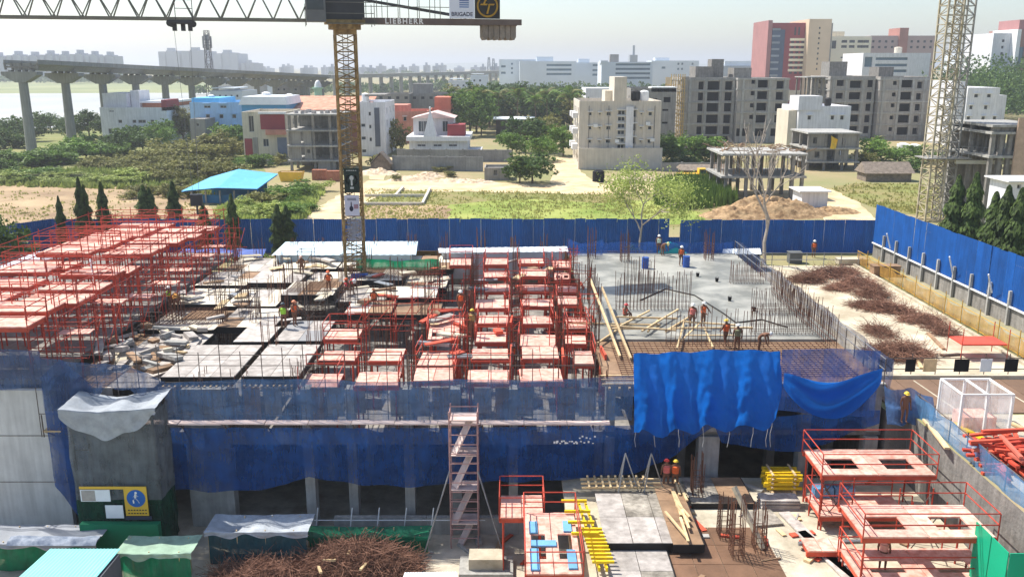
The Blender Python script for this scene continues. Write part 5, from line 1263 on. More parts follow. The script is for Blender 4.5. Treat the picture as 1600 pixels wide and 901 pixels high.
pxcloth('safety_net','slate blue see-through net along the front edge below the pink tables','net',[(258,598),(380,592),(520,592),(575,598),(640,596),(705,592),(850,594),(990,586)],[(258,664),(400,662),(700,660),(990,656)],NY,net_hi,seed=2,amp=.06,nu=140)
pxcloth('safety_net','long dark blue net hanging below the catch platform across the front','net',[(262,668),(700,668),(990,664),(1375,640)],[(262,764),(330,768),(400,764),(440,757),(480,744),(520,752),(570,757),(640,760),(705,756),(760,752),(830,752),(925,746),(1000,738),(1050,716),(1085,690),(1118,664),(1130,690),(1180,700),(1260,706),(1375,660)],NY+.15,net_lo,seed=4,amp=.1,nu=200,nv=16)
pxcloth('safety_net','dark blue net strip beside the bare concrete wall on the left','net',[(62,590),(100,560),(142,600)],[(86,790),(110,820),(146,830)],NY+.2,net_lo,seed=7,nu=24,amp=.12,nv=30)
pxcloth('safety_net','grey blue net flap rising at the left edge in front of the raised formwork','net',[(-60,545),(0,545),(62,548)],[(-60,612),(0,608),(62,604)],NY-.1,M_net('net_dull',(62,84,118),.72),seed=9,nu=30,amp=.07)
pxcloth('safety_net','crumpled grey blue net draped above the hoist tower','net',[(62,558),(120,566),(200,570),(258,596)],[(62,640),(125,650),(160,604),(200,610),(232,650),(258,668)],NY-.05,M_net('net_dull',(62,84,118)),seed=11,nu=60,amp=.16,freq=5)
pxcloth('tarpaulin','large bright blue tarpaulin hung over the front of the concrete slab','tarpaulin',[(990,553),(1060,550),(1140,546),(1200,548),(1220,549)],[(990,662),(1025,670),(1060,664),(1100,660),(1150,658),(1190,658),(1214,646),(1220,600)],NY-.35,tarp_m,seed=3,amp=.42,freq=3.4,nu=160,nv=30,lean=-.9)
pxcloth('safety_net','sheer blue net above the sagging tarpaulin at the slab corner','net',[(1222,546),(1300,544),(1376,548)],[(1222,640),(1300,650),(1370,650)],NY-.1,M_net('net_mid_blue',(44,84,150),.7,trans=.3),seed=6,amp=.08,nu=60)
def swag(u,v):
    x = Xat(1222,570,NY)+ (Xat(1374,570,NY)-Xat(1222,570,NY))*u; s = math.sin(u*math.pi)
    zt_ = onY(1300,578,NY).z - .55*s**1.2 + .25*u; zb_ = onY(1300,598,NY).z - 1.9*s**.8 + .2*u
    z = zb_+(zt_-zb_)*v
    return (x, NY-.45-.24*math.sin(v*11+u*3+2*math.sin(u*5))*s-.1*s, z)
g = MB(); g.grid(swag,50,16); ob('tarpaulin', g.mesh('tarpaulin',tarp_m,True), label='bright blue tarpaulin sagging in folds at the slab corner', cat='tarpaulin')
# net down the right edge of the slab and barrier behind it
def side_net(name,label,X,y0,y1,z0,z1,mat,seed=1,n=70):
    g = MB(); g.grid(lambda u,v:(X+.06*math.sin((y0+(y1-y0)*u)*2.6+seed)+.25*(1-v)*mnoise.noise(Vector((u*20,v*2,seed))), y0+(y1-y0)*u, z0+(z1-z0)*v+.08*math.sin(u*40+seed)*v),n,5)
    return ob(name,g.mesh(name,mat,True),label=label,cat='net')
side_net('edge_net','grey blue net parapet along the right edge of the slab',20.75,46.3,81,.9,3.05,net_edge,2)
r = T('edge_railing','thin guard railing behind the grey net on the slab edge','railing',(20.45,46.6,DECK))
for k in range(24): ob('post',cached('erp',lambda:MB().tube((0,0,-.3),(0,0,1.3),.03,5).mesh('post',darkpipe)),r,(0,k*1.48,0))
for z in (.65,1.25): ob('rail',cached('err',lambda:MB().tube((0,0,0),(0,34.2,0),.026,5).mesh('rail',steelgrey)),r,(0,0,z))
g = MB(); g.grid(lambda u,v:(5+15.4*u, 81.2+.05*math.sin(u*50), 1.75+1.15*v-.12*math.sin(u*math.pi*6)**2*v),60,4)
ob('edge_net',g.mesh('edge_net',M_net('net_mid_blue2',(50,96,170),.6,trans=.3),True),label='blue net along the far edge of the concrete slab',cat='net')
# catch platform with planks, brackets and rails
cpz = onY(600,661,FRONT-1.0).z; pl = T('catch_platform','pale plank catch platform with thin rails along the front net','platform',(-20.5,FRONT-.55,cpz))
pinkply = M('plank_pinkish',(216,190,180),.8,.12,1,col2=(232,212,204))
for i in range(11):
    ob('plank',cached('cpp',lambda:MB().box(.02,2.33,-.55,.0,-.05,0).mesh('plank',pinkply)),pl,(i*2.35,0,U(-.02,.02)))
    ob('bracket',cached('cpb',lambda:MB().beam((0,.45,-.9),(0,-.5,-.06),.06).mesh('bracket',darkpipe)),pl,(i*2.35+.1,0,0))
sc = T('edge_scaffold','thin dark pipe scaffold standing along the front edge','scaffold',(-26,FRONT-.35,-1))
for i in range(28): ob('standard',cached('ess',lambda:MB().tube((0,0,0),(0,0,4.9),.026,5).mesh('standard',darkpipe)),sc,(i*1.13,U(-.04,.04),U(-.3,.2)))
for z in (1.1,2.9,3.9,4.5): ob('ledger',cached('esl',lambda:MB().tube((0,0,0),(30.6,0,0),.024,5).mesh('ledger',darkpipe)),sc,(0,0,z+U(-.05,.05)))
# drips of rope below the tarp
for k,x in enumerate((994,1024,1062,1100,1140,1177,1200,1206)):
    a = onY(x,655,NY-.4); g = MB(); g.path([a+Vector((.05*math.sin(i*1.7+k),0,-i*.4)) for i in range(5)],.014,4)
    ob('rope',g.mesh('rope',M('rope_pale',(190,190,186),.8,.1,2)),label=f'pale rope dangling below the blue tarpaulin, {ORD[k]} from the left',cat='rope',group='ropes below the tarpaulin')
# faded white marks on the net
g = MB(); rr = random.Random(5)
for i in range(22):
    p = onY(866+i*3+rr.uniform(-1,1),690-(8 if i>12 and i%2 else 0)+rr.uniform(-2,2),NY-.12); g.box(p.x-.05,p.x+.05,p.y-.01,p.y,p.z-.05,p.z+rr.uniform(.0,.08))
ob('white_marks',g.mesh('white_marks',white),label='small faded white marks printed on the dark blue net',cat='marking',kind='stuff')

# ================================================================== REBAR
def cage(x,y,z,w,d,nx,ny,h,label,group,hoops=True,name='column_rebar',seed=0):
    rr = random.Random(seed); g = MB()
    for i in range(nx):
        for j in range(ny):
            if 0 < i < nx-1 and 0 < j < ny-1: continue
            px_,py_ = -w/2+w*i/max(1,nx-1),-d/2+d*j/max(1,ny-1)
            g.tube((px_,py_,0),(px_+rr.uniform(-.06,.06),py_+rr.uniform(-.06,.06),h*rr.uniform(.82,1.08)),.02,4)
    r = T(name,label,'rebar',(x,y,z),rr.uniform(-.06,.06),group); ob('bars',g.mesh('bars',rebar_m),r)
    if hoops:
        g = MB(); z_=.3
        while z_ < h*.55:
            for a,b in (((-w/2,-d/2),(w/2,-d/2)),((w/2,-d/2),(w/2,d/2)),((w/2,d/2),(-w/2,d/2)),((-w/2,d/2),(-w/2,-d/2))): g.beam((*a,z_),(*b,z_),.022)
            z_+=.28
        ob('hoops',g.mesh('hoops',rebar_m),r)
    return r
s_=0
for ci,cx in enumerate((-23.2,-19.9,-17.6,-15.2,-12.2,-9.1,-6.05,-2.95,.2,3.1,5.0)):
    for ri,cy in enumerate((47.4,53.2,59.6,64.0,68.7,74.4,80.4)):
        s_+=1
        if ci < 2 and ri < 2: continue
        if rnd.random() < .1: continue
        tall = U(4.2,5.6) if ri else U(3.2,4.4)
        cage(cx+U(-.2,.2),cy+U(-.3,.3),FLOOR1,U(.45,.9),U(.5,1.1),rnd.choice((3,4,5)),rnd.choice((3,4)),tall,f'rusty column bars, {ORD[ci]} line from the left, {ORD[ri]} row back from the front net','column starter bars',rnd.random()<.8,seed=s_)
# rows of wall bars
def barrow(a,b,h,n,label,z=DECK,double=True,seed=1):
    rr = random.Random(seed); g = MB(); a,b = Vector((*a,0)),Vector((*b,0)); nrm = Vector((-(b-a).y,(b-a).x,0)).normalized()*.2
    for k in range(n):
        for s in ((-1,1) if double else (0,)):
            p = a.lerp(b,k/(n-1))+nrm*s; g.tube((p.x,p.y,0),(p.x+rr.uniform(-.08,.08),p.y+rr.uniform(-.08,.08),h*rr.uniform(.8,1.1)),.019,4)
    g2 = MB()
    for z_ in (.25,.6): 
        for s in (-1,1): g2.beam((a.x+nrm.x*s,a.y+nrm.y*s,z_),(b.x+nrm.x*s,b.y+nrm.y*s,z_),.02)
    r = T('wall_rebar',label,'rebar',(0,0,z)); ob('bars',g.mesh('bars',rebar_m),r); ob('ties',g2.mesh('ties',rebar_m),r)
barrow((7.4,61.5),(12.6,61.5),2.7,22,'row of wall bars standing along the middle of the slab',seed=2)
barrow((8.6,66.5),(10.8,66.5),2.6,9,'short row of bars behind the middle row on the slab',seed=3)
barrow((6.0,58),(6.2,72),2.4,26,'line of bars along the slab edge beside the pink tables',seed=4,double=False)
barrow((17.4,69.5),(20.0,69.5),1.7,13,'short row of bars by the right edge far down the slab',seed=5)
barrow((16.8,60.5),(20.1,60.5),1.8,15,'middle row of wall bars by the right edge of the slab',seed=6)
barrow((19.7,52.5),(19.9,66),2.2,34,'long line of wall bars along the right edge of the slab',seed=7)
barrow((9.5,52.8),(15.8,52.8),2.4,24,'row of bars just behind the blue tarpaulin',seed=8,double=False)
barrow((15.4,55.6),(19.4,55.6),1.9,18,'row of bars near the sagging tarpaulin corner',seed=9)
for k,(x,y,l) in enumerate(((10.0,77.8,'left cage of column bars at the far edge of the slab'),(17.6,78.5,'right cage of column bars at the far edge of the slab'),(7.2,79.5,'cage of column bars by the far corner beside the pink tables'))):
    cage(x,y,DECK,.7,1.0,4,4,2.6,l,None,True,seed=90+k)
# bar mats on the unpoured strip and the decks
def mat_of_bars(x0,x1,y0,y1,z,label,st=.3,r=.014):
    g = MB(); x = x0
    while x < x1: g.beam((x,y0,z+.05),(x+U(-.03,.03),y1,z+.05),r*2); x += st
    y = y0
    while y < y1: g.beam((x0,y,z+.08),(x1,y+U(-.03,.03),z+.08),r*2); y += st
    ob('rebar_mat',g.mesh('rebar_mat',rebar_m),label=label,cat='rebar')
mat_of_bars(6.2,19.6,47.6,54.2,DECK-.16,'rusty rebar mat over the unpoured strip of slab',.35)
mat_of_bars(-24.6,-20.4,58.2,62.4,1.62,'rusty rebar mat on a plywood deck behind the debris',.3)
mat_of_bars(-16.8,-13.5,64.6,68,2.25,'rusty rebar mat on the deck in front of the crane mast',.3)
mat_of_bars(-12.2,-6,70,74,2.05,'rusty rebar mat behind the crane mast',.3)
# timber laid on the slab
tp = T('timber_pile','loose pile of long pale timbers lying on the slab behind the tarpaulin','timber',(9.5,56.5,DECK-.1))
for k in range(15):
    a = rnd.choice((U(-.25,.25),U(-.25,.25),U(.9,1.5)))
    ob('timber',cached(('tb',k%4),lambda:MB().box(-(1.6+.5*(k%4)),1.6+.5*(k%4),-.05,.05,0,.1).mesh('timber',timber)),tp,(U(-3,4),U(-1.8,2),.03+.13*(k%5)),rz=a)
for k,(p,q) in enumerate((((6.4,50.6,.1),(5.6,62.5,2.0)),((7.0,50.2,.1),(6.4,62,1.5)))):
    ob('long_pole',MB().beam(Vector(p)+Vector((0,0,DECK)),Vector(q)+Vector((0,0,DECK)),.13).mesh('long_pole',timber),label=('long pale timber pole leaning along the pink tables','second long timber pole beside the leaning one')[k],cat='timber')
p_ = onY(975,575,47.4); tb = T('timber_rack','small rack of crossed pale timbers at the slab corner by the net','timber',(p_.x,47.2,DECK-.5))
for i in range(4): ob('timber',cached('tr1',lambda:MB().box(-.06,.06,-1,1,0,.14).mesh('timber',timber)),tb,(-.9+i*.55,0,.1))
for i in range(3): ob('timber',cached('tr2',lambda:MB().box(-1.3,1.3,-.06,.06,0,.14).mesh('timber',timber)),tb,(0,-.7+i*.7,.25))
# blue drums, green cover, mixer on the slab
def drum(x,y,z,label,mat):
    r = T('drum',label,'drum',(x,y,z)); g = MB()
    for a,b,r0 in ((0,.3,.30),(.3,.34,.325),(.34,.62,.30),(.62,.66,.325),(.66,.92,.30)): g.tube((0,0,a),(0,0,b),r0,16)
    ob('barrel',g.mesh('barrel',mat),r); ob('lid',MB().tube((0,0,.92),(0,0,.96),.31,16).mesh('lid',mat),r)
drumb = M('drum_blue',(46,86,160),.45,.08,1)
for k,(x,y,l) in enumerate(((1008,419,'blue plastic drum left of the far workers on the slab'),(1072,417,'blue plastic drum beside the worker at the far slab edge'))):
    p = at(x,y,DECK); drum(p.x,p.y,DECK,l,drumb)
p = at(1052,396,DECK); g = MB(); g.grid(lambda u,v:(p.x-1.3+2.6*u,p.y+.6*v,DECK+.02+(.9+.25*mnoise.noise(Vector((u*5,v*3,1))))*math.sin(v*math.pi)*math.sin(min(1,u*1.2)*math.pi)**.4),14,10); ob('covered_heap',g.mesh('covered_heap',M('teal_sheet',(20,150,150),.5,.1,1),True),label='teal sheet over a heap by the far workers',cat='sheet')
# barricade along the back edge and white roofs
bk = T('barricade','brown and yellow barricade boards along the back of the deck','barricade',(-21,81.6,.0))
for k in range(22):
    m = M('barricade_brown',(134,104,52),.8,.15,1) if k%3 else M('barricade_ochre',(160,128,60),.8,.15,1)
    b = ob('board',cached(('bb',m.name),lambda:MB().box(.03,1.5,-.03,.03,.9,1.95).mesh('board',m)),bk,(k*1.55,0,0)); ob('label_plate',cached('lp',lambda:MB().box(.5,1.05,-.05,-.033,1.3,1.6).mesh('label_plate',M('plate_pale',(206,190,140),.7,.1,1))),b)
    ob('post',cached('bp',lambda:MB().box(-.03,.03,-.08,-.032,0,2.1).mesh('post',darkpipe)),bk,(k*1.55,0,0))
def sheetroof(name,label,pts,z0,z1,mat,posts=True):
    a,b,c,d = [at(x,y,z) for (x,y),z in zip(pts,(z0,z0,z1,z1))]; o = (a+b+c+d)/4; r = T(name,label,'shed',(o.x,o.y,0)); off = Vector((o.x,o.y,0))
    g = MB(); n = 40
    for i in range(n):
        u0,u1 = i/n,(i+1)/n; zz_ = .03 if i%2 else 0; z2 = 0 if i%2 else .03
        q = [a.lerp(b,u0),a.lerp(b,u1),d.lerp(c,u1),d.lerp(c,u0)]; q = [v-off for v in q]
        q = [q[0]+Vector((0,0,zz_)),q[1]+Vector((0,0,z2)),q[2]+Vector((0,0,z2)),q[3]+Vector((0,0,zz_))]; g.quad(*q); g.quad(*[v-Vector((0,0,.02)) for v in reversed(q)])
    ob('roof',g.mesh('roof',mat),r)
    if posts:
        for v in (a,b,c,d):
            w = v.lerp(o,.08)-off; ob('post',MB().box(w.x-.05,w.x+.05,w.y-.05,w.y+.05,0,w.z-.03).mesh('post',steelgrey),r)
        for p1,p2 in ((a,b),(d,c)):
            p1,p2 = p1.lerp(o,.06)-off,p2.lerp(o,.06)-off; ob('wall',MB().add([(p1.x,p1.y,0),(p2.x,p2.y,0),(p2.x,p2.y,p2.z-.06),(p1.x,p1.y,p1.z-.06)],[(0,1,2,3),(3,2,1,0)]).mesh('wall',mat),r)
    return r
skyroof = M('roof_pale_blue',(206,226,236),.45,.04,.4,rv=0)
sheetroof('site_shed','long pale blue sheet roof between the deck and the back fence',[(424,399),(650,398),(653,377),(446,378)],2.4,2.9,skyroof)
sheetroof('site_shed','narrow white sheet roof right of the crane mast before the fence',[(686,395),(888,393),(886,385),(684,388)],2.4,2.6,whitesheet)
sheetroof('site_shed','white sheet roof at the left edge beside the raised formwork',[(-60,440),(40,418),(130,386),(55,394)],2.3,2.6,whitesheet)
sheetroof('site_shed','small white sheet roof beyond the slab near the bare tree',[(1128,397),(1190,397),(1188,388),(1130,389)],1.6,1.8,whitesheet)
g = MB(); p = onY(345,402,82.5); g.grid(lambda u,v:(p.x-4+8*u,82.3+1.4*v,1.2+.5*v+.18*mnoise.noise(Vector((u*8,v*4,0)))),24,6); ob('blue_cover',g.mesh('blue_cover',M('tarp_faded',(60,92,168),.6,.12,1),True),label='faded blue sheet lying along the back edge of the deck',cat='sheet')
g = MB(); p = onY(620,440,73); g.grid(lambda u,v:(p.x-3.5+7*u,73.9+.12*math.sin(u*22),1.85+.9*v*(1+.1*math.sin(u*9))),24,4); ob('green_net',g.mesh('green_net',net_green,True),label='green net strip behind the workers at the crane mast',cat='net')
g = MB(); p = onY(915,400,80); g.grid(lambda u,v:(p.x-1.6+3.2*u,80.4-.3*v,1.8+1.6*v-.5*math.sin(u*math.pi)*v),14,6); ob('edge_net',g.mesh('edge_net',M_net('net_mid_blue2',(50,96,170)),True),label='small blue net hung at the far end of the pink tables',cat='net')

# ================================================================== RIGHT-HAND YARD
yard = M('yard_concrete',(176,162,136),.9,.12,.4,.4,rv=0,col2=(214,202,178))
struct('yard_paving',MB().box(21.1,33.2,52,84,-.2,.02).mesh('yard_paving',yard)); struct('side_path',MB().box(33.9,36.6,40,86,-.2,.015).mesh('side_path',M('path_weedy',(176,166,140),.95,.2,.4,.4,rv=0,col2=(130,128,92))))
struct('terrace_paving',MB().box(22.3,60,-5,46.1,-.2,.025).mesh('terrace_paving',yard))
bd = T('brown_deck','flat brown boarded deck crossing the terrace on the right','deck',(21.2,46.3,0))
for i in range(16): ob('board',cached('bdb',lambda:MB().box(0,2.1,.0,5.4,.0,.07).mesh('board',M('deck_brown',(120,96,78),.9,.15,.6,.2,rv=.08))),bd,(i*2.14,0,.002))
ob('kerb',MB().box(0,36,5.5,5.75,0,.28).mesh('kerb',paleconc),bd)
for k in range(3): ob('painted_line',MB().beam((3.5+k*4.5,.4,.077),(1.2+k*4.5+2,5.2,.077),.09,.008).mesh('painted_line',paleconc),bd)
# barrier boards on the yard front
yb = T('yard_barrier','row of dark and pale notice boards on a thin railing before the brown deck','barrier',(21.6,52.4,0))
ob('rail',MB().tube((0,0,1.2),(20,0,1.2),.03,5).mesh('rail',darkpipe),yb); ob('rail',MB().tube((0,0,.5),(20,0,.5),.03,5).mesh('rail',darkpipe),yb)
for i in range(14): ob('post',cached('ybp',lambda:MB().tube((0,0,0),(0,0,1.5),.03,5).mesh('post',darkpipe)),yb,(i*1.5,0,0))
for i,(x,w,m) in enumerate(((.9,.9,dark),(2.6,.6,dark),(3.7,.8,timber),(5.6,.9,dark),(7.2,.7,whitesheet),(8.7,.8,dark),(10.6,.6,timber),(11.4,.5,dark),(13.2,.9,whitesheet))):
    ob('board',MB().box(x,x+w,-.09,-.04,.35,1.15).mesh('board',m),yb)
# yellow mesh barrier
ye = M_net('barrier_yellow',(196,150,70),.62,trans=.3)
yb = T('yellow_barrier','long yellow and orange mesh barrier running up the yard','barrier',(33.4,46,0))
for i in range(15):
    y0 = i*2.6; ob('mesh_panel',cached(('ymp',i%3),lambda:MB().grid(lambda u,v:(.08*math.sin(u*7+i),.05+2.5*u,.15+1.1*v-.14*math.sin(u*3.1)*v),8,4).mesh('mesh_panel',ye,True)),yb,(0,y0,0))
    ob('post',cached('ymo',lambda:MB().tube((0,0,0),(0,0,1.8),.035,5).mesh('post',M('post_ochre',(190,150,60),.7,.1,1))),yb,(0,y0,0))
for z in (.15,1.28): ob('rail',cached('ymr',lambda:MB().tube((0,0,0),(0,39,0),.03,5).mesh('rail',M('post_ochre',(190,150,60)))),yb,(.05,0,z))
ob('kerb',MB().box(-.7,-.45,0,38,0,.22).mesh('kerb',paleconc),yb)
# tangles of old rebar
def tangle(x,y,z,rx,ry,h,n,label,mat=None,name='scrap_rebar',seed=0,rad=.014,L=1.7):
    rr = random.Random(seed); g = MB()
    for k in range(n):
        a,q = rr.uniform(0,6.28),rr.random()**.5; c = Vector((rx*q*math.cos(a),ry*q*math.sin(a),rr.uniform(.02,1)*h*(1-q*q*.85)+.03)); d = Vector((rr.gauss(0,1),rr.gauss(0,1),rr.gauss(0,.35))).normalized(); l = L*rr.uniform(.4,1.1)
        d2=(d+Vector((rr.gauss(0,.35),rr.gauss(0,.35),rr.gauss(0,.2)))).normalized(); d3=(d2+Vector((rr.gauss(0,.35),rr.gauss(0,.35),rr.gauss(-.1,.2)))).normalized()
        pts=[c-d*l*.5,c-d*l*.1,c-d*l*.1+d2*l*.4,c-d*l*.1+d2*l*.4+d3*l*.4]
        for v in pts: v.z=max(.02,v.z)
        for a_,b_ in zip(pts,pts[1:]): g.tube(a_,b_,rad*.8,3)
    return ob(name,g.mesh(name,mat or rebar_m),None,(x,y,z),label=label,cat='scrap')
brushm = M('rebar_brown_dark',(138,102,84),.95,.3,1.5,rv=.15)
for k,(x,y,rx,ry,h,n) in enumerate(((1262,440,1.5,1.0,1.0,260),(1292,432,1.4,1.0,.9,240),(1318,428,1.4,1.2,.8,200),(1340,446,1.6,1.1,1.0,260),(1310,452,1.2,.8,.5,140),(1362,462,1.3,1.2,1.1,240),(1352,478,1.3,.8,.5,140),(1374,484,1.4,1.0,.9,240),(1402,488,1.1,.8,.7,160),(1436,502,1.6,.8,.7,220),(1462,513,.8,.5,.5,90),(1478,522,.9,.6,.5,110),(1404,556,2.2,1.5,1.1,520),(1372,520,.9,1.6,.4,160))):
    p = at(x,y,0); tangle(p.x,p.y,.02,rx,ry,h*.9,int(n*2),f'rusty tangle of scrap rebar lying in the yard, {ORD[k]} on the way towards the viewer',brushm,seed=k)
cb = T('red_canopy','small red flat canopy on four thin posts in the yard','canopy',at(1525,556,0)); 
ob('roof',MB().box(-1.45,1.45,-.9,.9,1.0,1.1).mesh('roof',M('canopy_red',(224,84,64),.6,.1,1)),cb)
for sx in (-1,1):
    for sy in (-1,1): ob('post',cached('cap',lambda:MB().tube((0,0,0),(0,0,2.1),.03,5).mesh('post',redsteel)),cb,(sx*1.5,sy*.95,0))
for k,(x,y,w,h,l) in enumerate(((1241,410,1.2,1.0,'dark grey cabinet at the far end of the yard'),(1382,430,2.4,.9,'low brown steel trough at the far end of the yard'),(1330,412,2.8,.5,'pale flat slab stack at the far end of the yard'))):
    p = at(x,y,.02); r = T('site_box',l,'box',p); m = (M('cabinet',(96,98,96),.6,.1,1),ply_brown,paleconc)[k]
    ob('body',MB().box(-w/2,w/2,-.5,.5,0,h).mesh('body',m),r); ob('lid',MB().box(-w/2-.06,w/2+.06,-.56,.56,h+.002,h+.07).mesh('lid',m),r)
for k,(x,y,x2,y2) in enumerate(((1450,520,1475,545),(1425,545,1440,575),(1470,555,1500,553))):
    a,b = at(x,y,.1),at(x2,y2,.1); ob('loose_board',MB().beam(a,b,.22,.12).mesh('loose_board',(ply_brown,timber,darkpipe)[k]),label=('brown board lying between two scrap tangles in the yard','pale board lying across the largest scrap tangle','dark pipe lying beside the red canopy')[k],cat='board')
r = T('yard_railing','thin railing with posts along the far end of the yard','railing',(21.5,83.6,0))
for i in range(8): ob('post',cached('yrp',lambda:MB().tube((0,0,0),(0,0,1.4),.04,5).mesh('post',steelgrey)),r,(i*1.65,0,0))
for z in (.7,1.35): ob('rail',cached('yrr',lambda:MB().tube((0,0,0),(11.6,0,0),.035,5).mesh('rail',steelgrey)),r,(0,0,z))
for k,(x,y) in enumerate(((1404,401),(1428,412),(1380,398))):
    p = at(x,y,0); tree('path_weed',x,y,None,14,1.1,leaf_b,f'dark weed clump below the side fence, {ORD[k]} of three',None,k,'bush')
# soil heap by the cabin, planks, yellow digger
def heap(name,label,x,y,rx,ry,h,mat,cat='heap',z=0,seed=1,n=72):
    p = at(x,y,z); g = MB()
    g.grid(lambda u,v:(lambda a,q:(rx*q*math.cos(a),ry*q*math.sin(a),max(-.02,h*(1-q*q)**1.3*(1+.5*mnoise.noise(Vector((math.cos(a)*q*3+seed,math.sin(a)*q*3,seed))))+h*.22*mnoise.noise(Vector((rx*math.cos(a)*q*1.1,ry*math.sin(a)*q*1.1,seed)))*(1-q)+(.16+h*.12)*mnoise.noise(Vector((rx*math.cos(a)*q*2.4,ry*math.sin(a)*q*2.4,seed)))*(1-q**4))))(u*2*math.pi,v),n,26)
    return ob(name,g.mesh(name,mat,True),None,p,label=label,cat=cat)
soilh = M('fresh_soil',(138,108,76),.95,.3,1.2,.9,rv=0,col2=(186,156,118),bscale=3)
heap('soil_heap','broad heap of brown soil in front of the skeleton building',1200,335,8.5,4.2,2.0,soilh,seed=2)
heap('soil_heap','low brown soil heap sloping towards the back fence gap',1150,338,5,3,1.1,soilh,seed=5); heap('soil_heap','low soil heap beside the white cabin',1300,332,4,2.4,.7,soilh,seed=8)
for k,(x,y,rx,ry,h) in enumerate(((590,272,4,2.4,.9),(645,282,4.5,2,.8),(668,276,3,2,.7),(712,284,5,2,.5),(745,286,4,1.6,.5),(1000,281,5,2,.8),(1030,281,3,1.6,.6))):
    heap('rubble_mound',f'pale mound of rubble beside the sandy track, {ORD[k]} from the left',x,y,rx,ry,h,M('rubble_pale',(206,178,144),.95,.25,1,.6,rv=.1,col2=(232,214,188)),seed=k)
t = T('yellow_truck','small yellow works truck on the track behind the reeds','truck',at(1078,286,0)); yl = M('truck_yellow',(228,184,56),.5,.1,1)
ob('bed',MB().box(-2.2,1.2,-.9,.9,.7,1.6).mesh('bed',yl),t); c_=ob('cab',MB().box(1.25,2.5,-.9,.9,.7,2.4).mesh('cab',yl),t); ob('windscreen',MB().box(1.4,2.4,-.93,-.903,1.6,2.2).mesh('windscreen',glass),c_)
for x in (-1.5,1.8):
    for s in (-.8,.8): ob('wheel',cached('wh',lambda:MB().tube((0,-.15,0),(0,.15,0),.45,14).mesh('wheel',blacksheet)),t,(x,s,.45))
t = T('yellow_skip','yellow skip at the foot of the concrete frame house','skip',at(456,283,0)); ob('body',MB().add([(-1.6,-.9,0),(1.6,-.9,0),(1.6,.9,0),(-1.6,.9,0),(-2,-1,1.6),(2,-1,1.6),(2,1,1.6),(-2,1,1.6)],[(3,2,1,0),(0,1,5,4),(1,2,6,5),(2,3,7,6),(3,0,4,7)]).mesh('body',yl),t); ob('load',MB().box(-1.8,1.8,-.9,.9,1.2,1.5).mesh('load',soilh),t)
t = T('water_drum','black water tank beside the wispy tree on the track','tank',at(935,284,0)); ob('barrel',MB().tube((0,0,0),(0,0,1.7),1.0,14).mesh('barrel',dark),t); ob('lid',MB().tube((0,0,1.7),(0,0,2.0),1.0,14,.4).mesh('lid',dark),t)
for k,(x,y) in enumerate(((500,281),(523,283))):
    t = T('brick_stack',('stack of orange bricks by the concrete frame house','second stack of orange bricks next to the crane mast')[k],'bricks',at(x,y,0)); g = MB()
    for a in range(6):
        for b in range(4):
            for c in range(7): g.box(-1.2+a*.4,-.83+a*.4,-.6+b*.3,-.33+b*.3,c*.25,.23+c*.25)
    o_ = ob('brick',g.mesh('brick',brickm),t); o_['kind']='stuff'
for k,(x,y) in enumerate(((1410,238),(1428,240))): 
    t = T('white_tank',('left one of two white round tanks behind the thatched hut','right one of two white round tanks behind the thatched hut')[k],'tank',at(x,y,0)); ob('barrel',MB().tube((0,0,0),(0,0,1.8),1.3,14).mesh('barrel',white),t); ob('lid',MB().tube((0,0,1.8),(0,0,2.1),1.3,14,.5).mesh('lid',white),t)

# ================================================================== RIGHT TERRACE IN FRONT
side_net('edge_net','light blue net barrier along the terrace edge on the right',22.15,30,46.2,-2.2,1.2,net_sky,4,60)
r = T('terrace_railing','thin rail and posts holding the light blue net','railing',(22.25,30,0))
for i in range(10): ob('post',cached('trp',lambda:MB().tube((0,0,-.2),(0,0,1.3),.03,5).mesh('post',darkpipe)),r,(0,i*1.78,0))
ob('rail',MB().tube((0,0,1.15),(0,16.2,1.15),.028,5).mesh('rail',darkpipe),r)
g = MB(); g.grid(lambda u,v:(20.3+2.6*u,46.2-.9*v-.3*math.sin(u*8),-.2+1.9*(1-v)*(1-.3*u)+.25*mnoise.noise(Vector((u*4,v*4,7)))),16,12); ob('crumpled_net',g.mesh('crumpled_net',M_net('net_steel_blue',(70,104,150),.85,trans=.25),True),label='crumpled blue net heaped at the corner of the podium',cat='net')
# white mesh cage
a = at(1497,678,0); cg = T('mesh_cage','white framed mesh enclosure standing on the terrace','cage',(a.x,a.y,.02)); wm = M_net('mesh_white',(230,232,236),.4); w_,d_,h_ = 2.6,2.4,2.1
for x in (0,w_/2,w_):
    for y in (0,d_): ob('post',cached('cgp',lambda:MB().box(-.06,.06,-.06,.06,0,h_).mesh('post',white)),cg,(x,y,0))
for y in (0,d_): ob('rail',cached('cgr',lambda:MB().box(-.05,w_+.05,-.05,.05,h_+.002,h_+.1).mesh('rail',white)),cg,(0,y,0))
for x in (0,w_/2,w_): ob('rail',cached('cgq',lambda:MB().box(-.045,.045,.06,d_-.06,h_+.004,h_+.096).mesh('rail',white)),cg,(x,0,0))
for q in (((0.04,-.0,.1),(w_-.04,0,.1),(w_-.04,0,h_-.05),(0.04,0,h_-.05)),((0,.04,.1),(0,d_-.04,.1),(0,d_-.04,h_-.05),(0,.04,h_-.05)),((w_,.04,.1),(w_,d_-.04,.1),(w_,d_-.04,h_-.05),(w_,.04,h_-.05)),((0.04,d_,.1),(w_-.04,d_,.1),(w_-.04,d_,h_-.05),(0.04,d_,h_-.05))):
    ob('mesh_panel',MB().quad(*q).mesh('mesh_panel',wm),cg)
ob('inner_stack',MB().box(.5,2.2,.5,1.8,0,.7).mesh('inner_stack',reddeck),cg)
